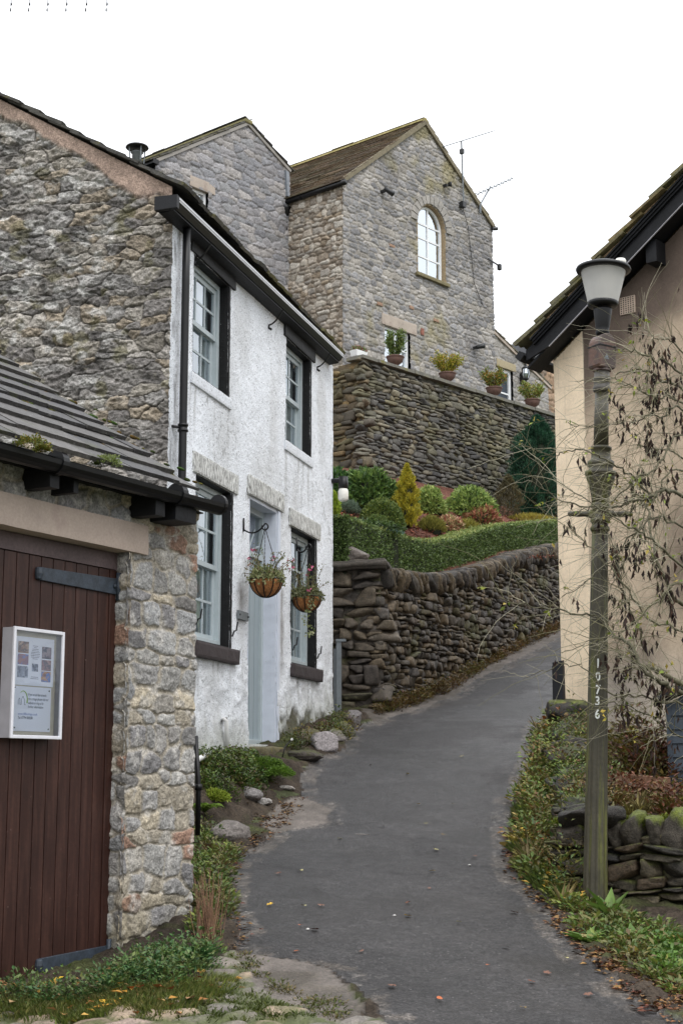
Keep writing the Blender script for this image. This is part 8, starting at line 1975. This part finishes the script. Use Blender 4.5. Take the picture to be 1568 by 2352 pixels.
# black pipe beside the pillar
pA, pB = at(449, 1690, 9.6), at(456, 1808, 9.6); m = MB(); m.tube([pB - [0, 0, .3], pB, pA], .017, 10); m.tube([pB - [0, 0, .02], pB + [0, 0, .02]], .024, 10); o = m.build('drain_pipe', M['black_iron'], None, loc=pB, smooth=True); tag(o, 'black vertical drain pipe behind the right edge of the stone pillar', 'pipe')

# ------------------------------------------------------------------ fallen leaves, one object each
def leaf_proto(kind, seed, size):
    rs = np.random.RandomState(seed); n = 22 if kind == 'lobed' else 12; a = np.linspace(0, 2 * math.pi, n, endpoint=False)
    r_ = size * ((.55 + .45 * np.abs(np.cos(a * 2.5)) ** .7) if kind == 'lobed' else (.45 + .55 * np.abs(np.cos(a)) ** 1.5)) * (1 + .1 * rs.normal(size=n))
    V = [(0, 0, .004)] + [(r * math.cos(t), r * math.sin(t), .004 + .25 * size * rs.rand() * abs(math.sin(t + seed))) for r, t in zip(r_, a)]
    me = bpy.data.meshes.new('fallen_leaf'); me.from_pydata(V, [], [(0, i + 1, (i + 1) % n + 1) for i in range(n)]); return me
LCOL = {'yellow': srgb(206, 166, 50), 'orange': srgb(176, 92, 44), 'brown': srgb(104, 70, 54), 'pale': srgb(176, 168, 112)}
lm = {k: mat(k + '_dead_leaf', v, rough=.6, var=(60, .3)) for k, v in LCOL.items()}
proto = {}
for k in LCOL:
    for s_, (kd, sz) in enumerate((('lobed', .034), ('oval', .028))): me = leaf_proto(kd, hash_ := (s_ + 3 * len(proto) + 1), sz); me.materials.append(lm[k]); proto[(k, s_)] = me
LG = {'yellow': ('small yellow fallen leaf lying on the dark asphalt', 'yellow leaves scattered on the asphalt'), 'orange': ('small orange fallen leaf lying on the dark asphalt', 'orange leaves scattered on the asphalt'), 'brown': ('small brown fallen leaf lying on the dark asphalt', 'brown leaves scattered on the asphalt'), 'pale': ('small pale green fallen leaf lying on the dark asphalt', 'pale leaves scattered on the asphalt')}
def put_leaf(px, py, k, s_, sc=1.0, label=None, dz=.012):
    p = ground_hit(px, py); o = bpy.data.objects.new('fallen_leaf', proto[(k, s_)]); scene.collection.objects.link(o); o.location = (p[0], p[1], p[2] + dz); o.scale = (sc, sc, sc); o.rotation_euler = (random.uniform(-.25, .25), random.uniform(-.25, .25), random.uniform(0, 6.28))
    o['category'] = 'leaf'; o['label'] = label or LG[k][0]
    if not label: o['group'] = LG[k][1]
LP_ = [(992, 2004, 'yellow'), (1018, 1921, 'yellow'), (978, 1895, 'pale'), (985, 2045, 'brown'), (936, 2108, 'yellow'), (937, 2078, 'orange'), (1053, 2122, 'pale'), (1120, 2222, 'orange'), (620, 2082, 'yellow'), (697, 2085, 'pale'), (738, 2084, 'brown'), (690, 2130, 'orange'), (722, 2140, 'brown'), (725, 2047, 'brown'), (680, 2190, 'orange'), (690, 2004, 'pale'), (1000, 1955, 'pale'), (1215, 1935, 'orange'), (1180, 2100, 'brown'), (1040, 1850, 'pale'), (935, 1780, 'yellow'), (880, 1900, 'brown'), (1090, 1970, 'orange'), (1160, 2180, 'brown'), (1220, 2260, 'orange'), (1300, 2205, 'pale'), (1255, 2240, 'brown'), (830, 2190, 'brown'), (900, 2270, 'brown'), (1010, 2300, 'orange'), (780, 1930, 'pale'), (1120, 1800, 'brown'), (1060, 1740, 'pale'), (850, 1760, 'brown'), (1350, 2290, 'brown'), (1200, 2320, 'yellow'), (640, 2010, 'brown'), (600, 2140, 'orange'), (1150, 1905, 'orange'), (960, 1850, 'yellow')]
for i, (px, py, k) in enumerate(LP_): put_leaf(px, py, k, i % 2, random.uniform(.45, .85))
put_leaf(1213, 2017, 'yellow', 0, 1.9, 'large bright yellow maple leaf at the edge of the right verge')
put_leaf(1452, 2212, 'pale', 1, 2.2, 'big pale yellow leaf standing on edge below the lamp post weeds', .04)
put_leaf(1420, 2195, 'orange', 0, 1.5, 'orange leaf left of the big pale leaf')
put_leaf(1447, 2180, 'orange', 1, 1.3, 'small reddish leaf above the big pale leaf', .05)
put_leaf(1345, 2155, 'pale', 0, 1.5, 'pale green lobed leaf on the litter left of the weeds')
put_leaf(1530, 2200, 'yellow', 1, 1.4, 'yellow-orange leaf among the lower right clover')
put_leaf(120, 2262, 'yellow', 0, 1.6, 'yellow leaf in the weeds below the brown door')
put_leaf(428, 2222, 'orange', 0, 1.4, 'orange leaf on the weeds below the pillar')
put_leaf(372, 2292, 'pale', 1, 1.5, 'pale leaf lying in the grass before the cobbles')
put_leaf(478, 1952, 'orange', 0, 1.8, 'pinkish orange leaf by the smooth grey boulder')
put_leaf(476, 2050, 'orange', 0, 1.2, 'round orange leaf at the foot of the pillar weeds')
put_leaf(1235, 1982, 'orange', 1, 1.3, 'rusty leaf in the litter under the lobed green leaves')
put_leaf(1190, 1936, 'pale', 0, 1.3, 'pale green leaf at the kerbless edge of the right verge')
for (px, py, l_) in ((905, 2105, 'tiny white pebble near the middle of the asphalt'), (706, 2137, 'tiny white pebble on the newer asphalt patch'), (1077, 1989, 'tiny grey pebble in the upper asphalt'), (1275, 2078, 'small pebble at the right edge of the lane')):
    p = ground_hit(px, py); rock('pebble', l_, p + [0, 0, .006], (.014, .012, .009), px, (178, 176, 172), cat='pebble', sub=2)

# ================================================================== bare tree reaching in from the right
TR = np.array([3.35, 10.6, 0.0])
tree = root('laburnum_tree', (TR[0], TR[1], GS(TR[0], TR[1])), 'bare tree with hanging brown seed pods in front of the cream wall', 'tree')
rs = np.random.RandomState(2024); m = MB(); tips = []; allpts = []
def br(pts, r0, r1, col=None, jit=.008, seg=5):
    pts = np.asarray(pts, float); n = max(6, len(pts) * seg); t = np.linspace(0, len(pts) - 1, n); i = np.clip(t.astype(int), 0, len(pts) - 2); f = (t - i)[:, None]
    p0 = pts[np.clip(i - 1, 0, len(pts) - 1)]; p1 = pts[i]; p2 = pts[i + 1]; p3 = pts[np.clip(i + 2, 0, len(pts) - 1)]
    q = .5 * (2 * p1 + (p2 - p0) * f + (2 * p0 - 5 * p1 + 4 * p2 - p3) * f ** 2 + (3 * p1 - p0 - 3 * p2 + p3) * f ** 3)
    q[1:-1] += rs.normal(size=(n - 2, 3)) * jit
    m.tube(q, np.linspace(r0, r1, n), 6 if r0 > .006 else 4, cap=False, col=col if col is not None else srgb(92, 88, 68) * rs.uniform(.75, 1.25)); return q
MAIN = [([(1568, 1570), (1523, 1546), (1492, 1535), (1461, 1524)], .017, .009, 9.6), ([(1568, 1589), (1529, 1574), (1479, 1540), (1445, 1477), (1408, 1461), (1383, 1424), (1351, 1412), (1279, 1402), (1211, 1393), (1148, 1374)], .012, .0025, 9.5),
 ([(1479, 1493), (1448, 1399), (1429, 1346), (1417, 1290), (1398, 1227)], .008, .003, 9.7), ([(1568, 1140), (1517, 1132), (1476, 1146), (1429, 1158), (1383, 1165), (1304, 1158), (1258, 1130), (1220, 1102)], .010, .002, 9.55),
 ([(1568, 1390), (1532, 1340), (1504, 1277), (1495, 1227), (1480, 1149), (1454, 1108)], .013, .004, 10.2), ([(1568, 860), (1508, 827), (1467, 811), (1426, 804), (1396, 804)], .007, .003, 9.6),
 ([(1568, 928), (1508, 914), (1467, 898), (1429, 879), (1385, 876), (1320, 876)], .006, .002, 9.6), ([(1568, 901), (1522, 873), (1481, 852), (1434, 854), (1404, 869)], .008, .003, 9.65),
 ([(1568, 944), (1522, 955), (1481, 958), (1445, 976), (1399, 974), (1331, 980), (1303, 970)], .005, .002, 9.6), ([(1568, 1051), (1508, 1032), (1462, 1021)], .006, .003, 9.9),
 ([(1568, 811), (1519, 778), (1495, 772), (1456, 723)], .005, .0018, 9.8), ([(1495, 1139), (1448, 1098), (1402, 1062), (1363, 1045), (1333, 1032), (1303, 1035), (1271, 1047), (1230, 1032), (1194, 1022)], .007, .002, 9.5),
 ([(1568, 1300), (1500, 1240), (1440, 1210), (1380, 1170), (1300, 1120), (1260, 1085)], .007, .002, 9.5), ([(1568, 1450), (1490, 1420), (1420, 1330), (1350, 1250), (1300, 1200)], .007, .002, 9.6),
 ([(1568, 1620), (1480, 1600), (1400, 1590), (1330, 1530), (1250, 1540), (1200, 1560)], .006, .0015, 9.5), ([(1568, 1210), (1500, 1190), (1450, 1230), (1400, 1290), (1340, 1340), (1290, 1370)], .006, .002, 9.6),
 ([(1568, 1340), (1510, 1380), (1440, 1440), (1360, 1470), (1290, 1500)], .006, .002, 9.5), ([(1568, 1000), (1520, 1060), (1460, 1100), (1400, 1150), (1340, 1170), (1280, 1190), (1230, 1200)], .006, .002, 9.6),
 ([(1568, 1690), (1500, 1650), (1420, 1620), (1350, 1620)], .006, .002, 9.6), ([(1568, 1080), (1510, 1130), (1470, 1200), (1440, 1280), (1400, 1350)], .006, .002, 9.8)]
for pts, r0, r1, Yb in MAIN:
    n = len(pts); P = [at(px, py, Yb + .25 * math.sin(i * 1.3 + px * .01)) for i, (px, py) in enumerate(pts)]
    if pts[0][0] >= 1560: e_ = P[0] + unit(P[0] - P[1]) * .45; hubz = 1.9 + (P[0][2] - 1.9) * .55; P = [np.array([TR[0], TR[1], min(hubz, 4.2)]), (e_ + np.array([TR[0], TR[1], hubz])) / 2 + [0, 0, .05], ] + P
    r_start = r0 * 1.5 if len(P) > n else r0
    q = br(P, r_start, r1); allpts.append(q)
trunk = br([(TR[0], TR[1], GS(TR[0], TR[1]) - .1), (TR[0] + .03, TR[1], 2.0), (TR[0] - .02, TR[1] + .03, 3.0), (TR[0] + .02, TR[1], 4.3)], .06, .03, srgb(84, 80, 62), jit=.01); 
m.build('limbs', M['bark'], tree, smooth=True, cols=True)
m = MB(); second = []
def vis(p): return 3.0
for q in allpts:
    for k in range(int(len(q) * 2.4)):
        i = rs.randint(1, len(q) - 1); s0 = q[i]; d = unit(q[i] - q[i - 1])
        if s0[0] < 1.75 and rs.rand() < .72: continue
        if s0[0] < 1.9 and s0[2] > at(1380, 905, 9.8)[2]: continue 
        if s0[0] > 2.75: continue
        dd = unit(d * .7 + rand_unit(1, rs)[0] * .9 + np.array([-.25, 0, .05])); l_ = rs.uniform(.10, .60)
        s1 = s0 + dd * l_ * .5; s2 = s1 + unit(dd + np.array([0, 0, -.35]) + rand_unit(1, rs)[0] * .4) * l_ * .5
        c = br([s0, s1, s2], rs.uniform(.0012, .0028), .0008, jit=.004, seg=3, col=srgb(*((112, 108, 80) if rs.rand() < .55 else (160, 154, 132))) * rs.uniform(.7, 1.2)); second.append(c)
m.build('twigs', M['bark'], tree, smooth=True, cols=True)
# pods hang in bunches below the twigs
rs = np.random.RandomState(77)
src = [q[i] for q in allpts for i in range(2, len(q)) if q[i][0] < 2.75] + [c[i] for c in second for i in range(1, len(c))]
rs.shuffle(src)
def pxof(p): d = p - np.array([0, 0, EYE]); return 784 + F0 * d[0] / (d[1] * _cp + d[2] * _sp)
PV = []; nb_ = 0
for s_ in src:
    u_ = pxof(s_)
    if 1330 < u_ < 1405 and s_[1] < 10.1 and rs.rand() < .85: continue
    if u_ < 1270 or (u_ < 1330 and rs.rand() < .75): continue
    if u_ < 1430 and s_[2] > at(1380, 905, 9.8)[2]: continue
    if fbm2(u_ / 38., s_[2] * 3.4, 5, 2) < -.1 and rs.rand() < .6: continue
    nb_ += 1
    if nb_ > 290: break
    rl_ = rs.uniform(.04, .16)
    for k in range(rs.randint(1, 5)):
        a = rs.rand() * 6.28; t_ = rs.rand(); PV.append((s_ + np.array([math.cos(a) * .016, math.sin(a) * .016, -rl_ * t_ - .005]), np.array([math.cos(a) * .14, math.sin(a) * .14, -1.0]), rs.uniform(.045, .085)))
P = np.array([p[0] for p in PV]); D = np.array([p[1] for p in PV]); Ls = np.array([p[2] for p in PV]); n = len(P)
N_ = rand_unit(n, rs) * [1, 1, .1]
tag(leaf_mesh('seed_pods', P, D, N_, Ls, .095, mixcols(n, [(62, 48, 44), (80, 62, 54), (48, 40, 40), (100, 76, 60)], rs), M['leaf_matt'], tree, fold=.4), None, None, kind='stuff')
tag(leaf_mesh('seed_pods', P, D, np.cross(N_, D), Ls * .98, .085, mixcols(n, [(56, 46, 44), (70, 56, 50), (44, 38, 38)], rs), M['leaf_matt'], tree, fold=.4), None, None, kind='stuff')
lp_ = np.array([src[i] for i in rs.randint(0, len(src), 110)]); n = len(lp_); lp_ = np.repeat(lp_, 3, 0); n = len(lp_)
leaf_mesh('last_leaves', lp_ + rs.normal(size=(n, 3)) * .01, rand_unit(n, rs) + [0, 0, -.2], rand_unit(n, rs) + [0, 0, .5], .038 * (.6 + .7 * rs.rand(n)), .5, mixcols(n, [(116, 136, 50), (140, 148, 56), (96, 118, 44), (168, 146, 60)], rs), M['leaf'], tree)
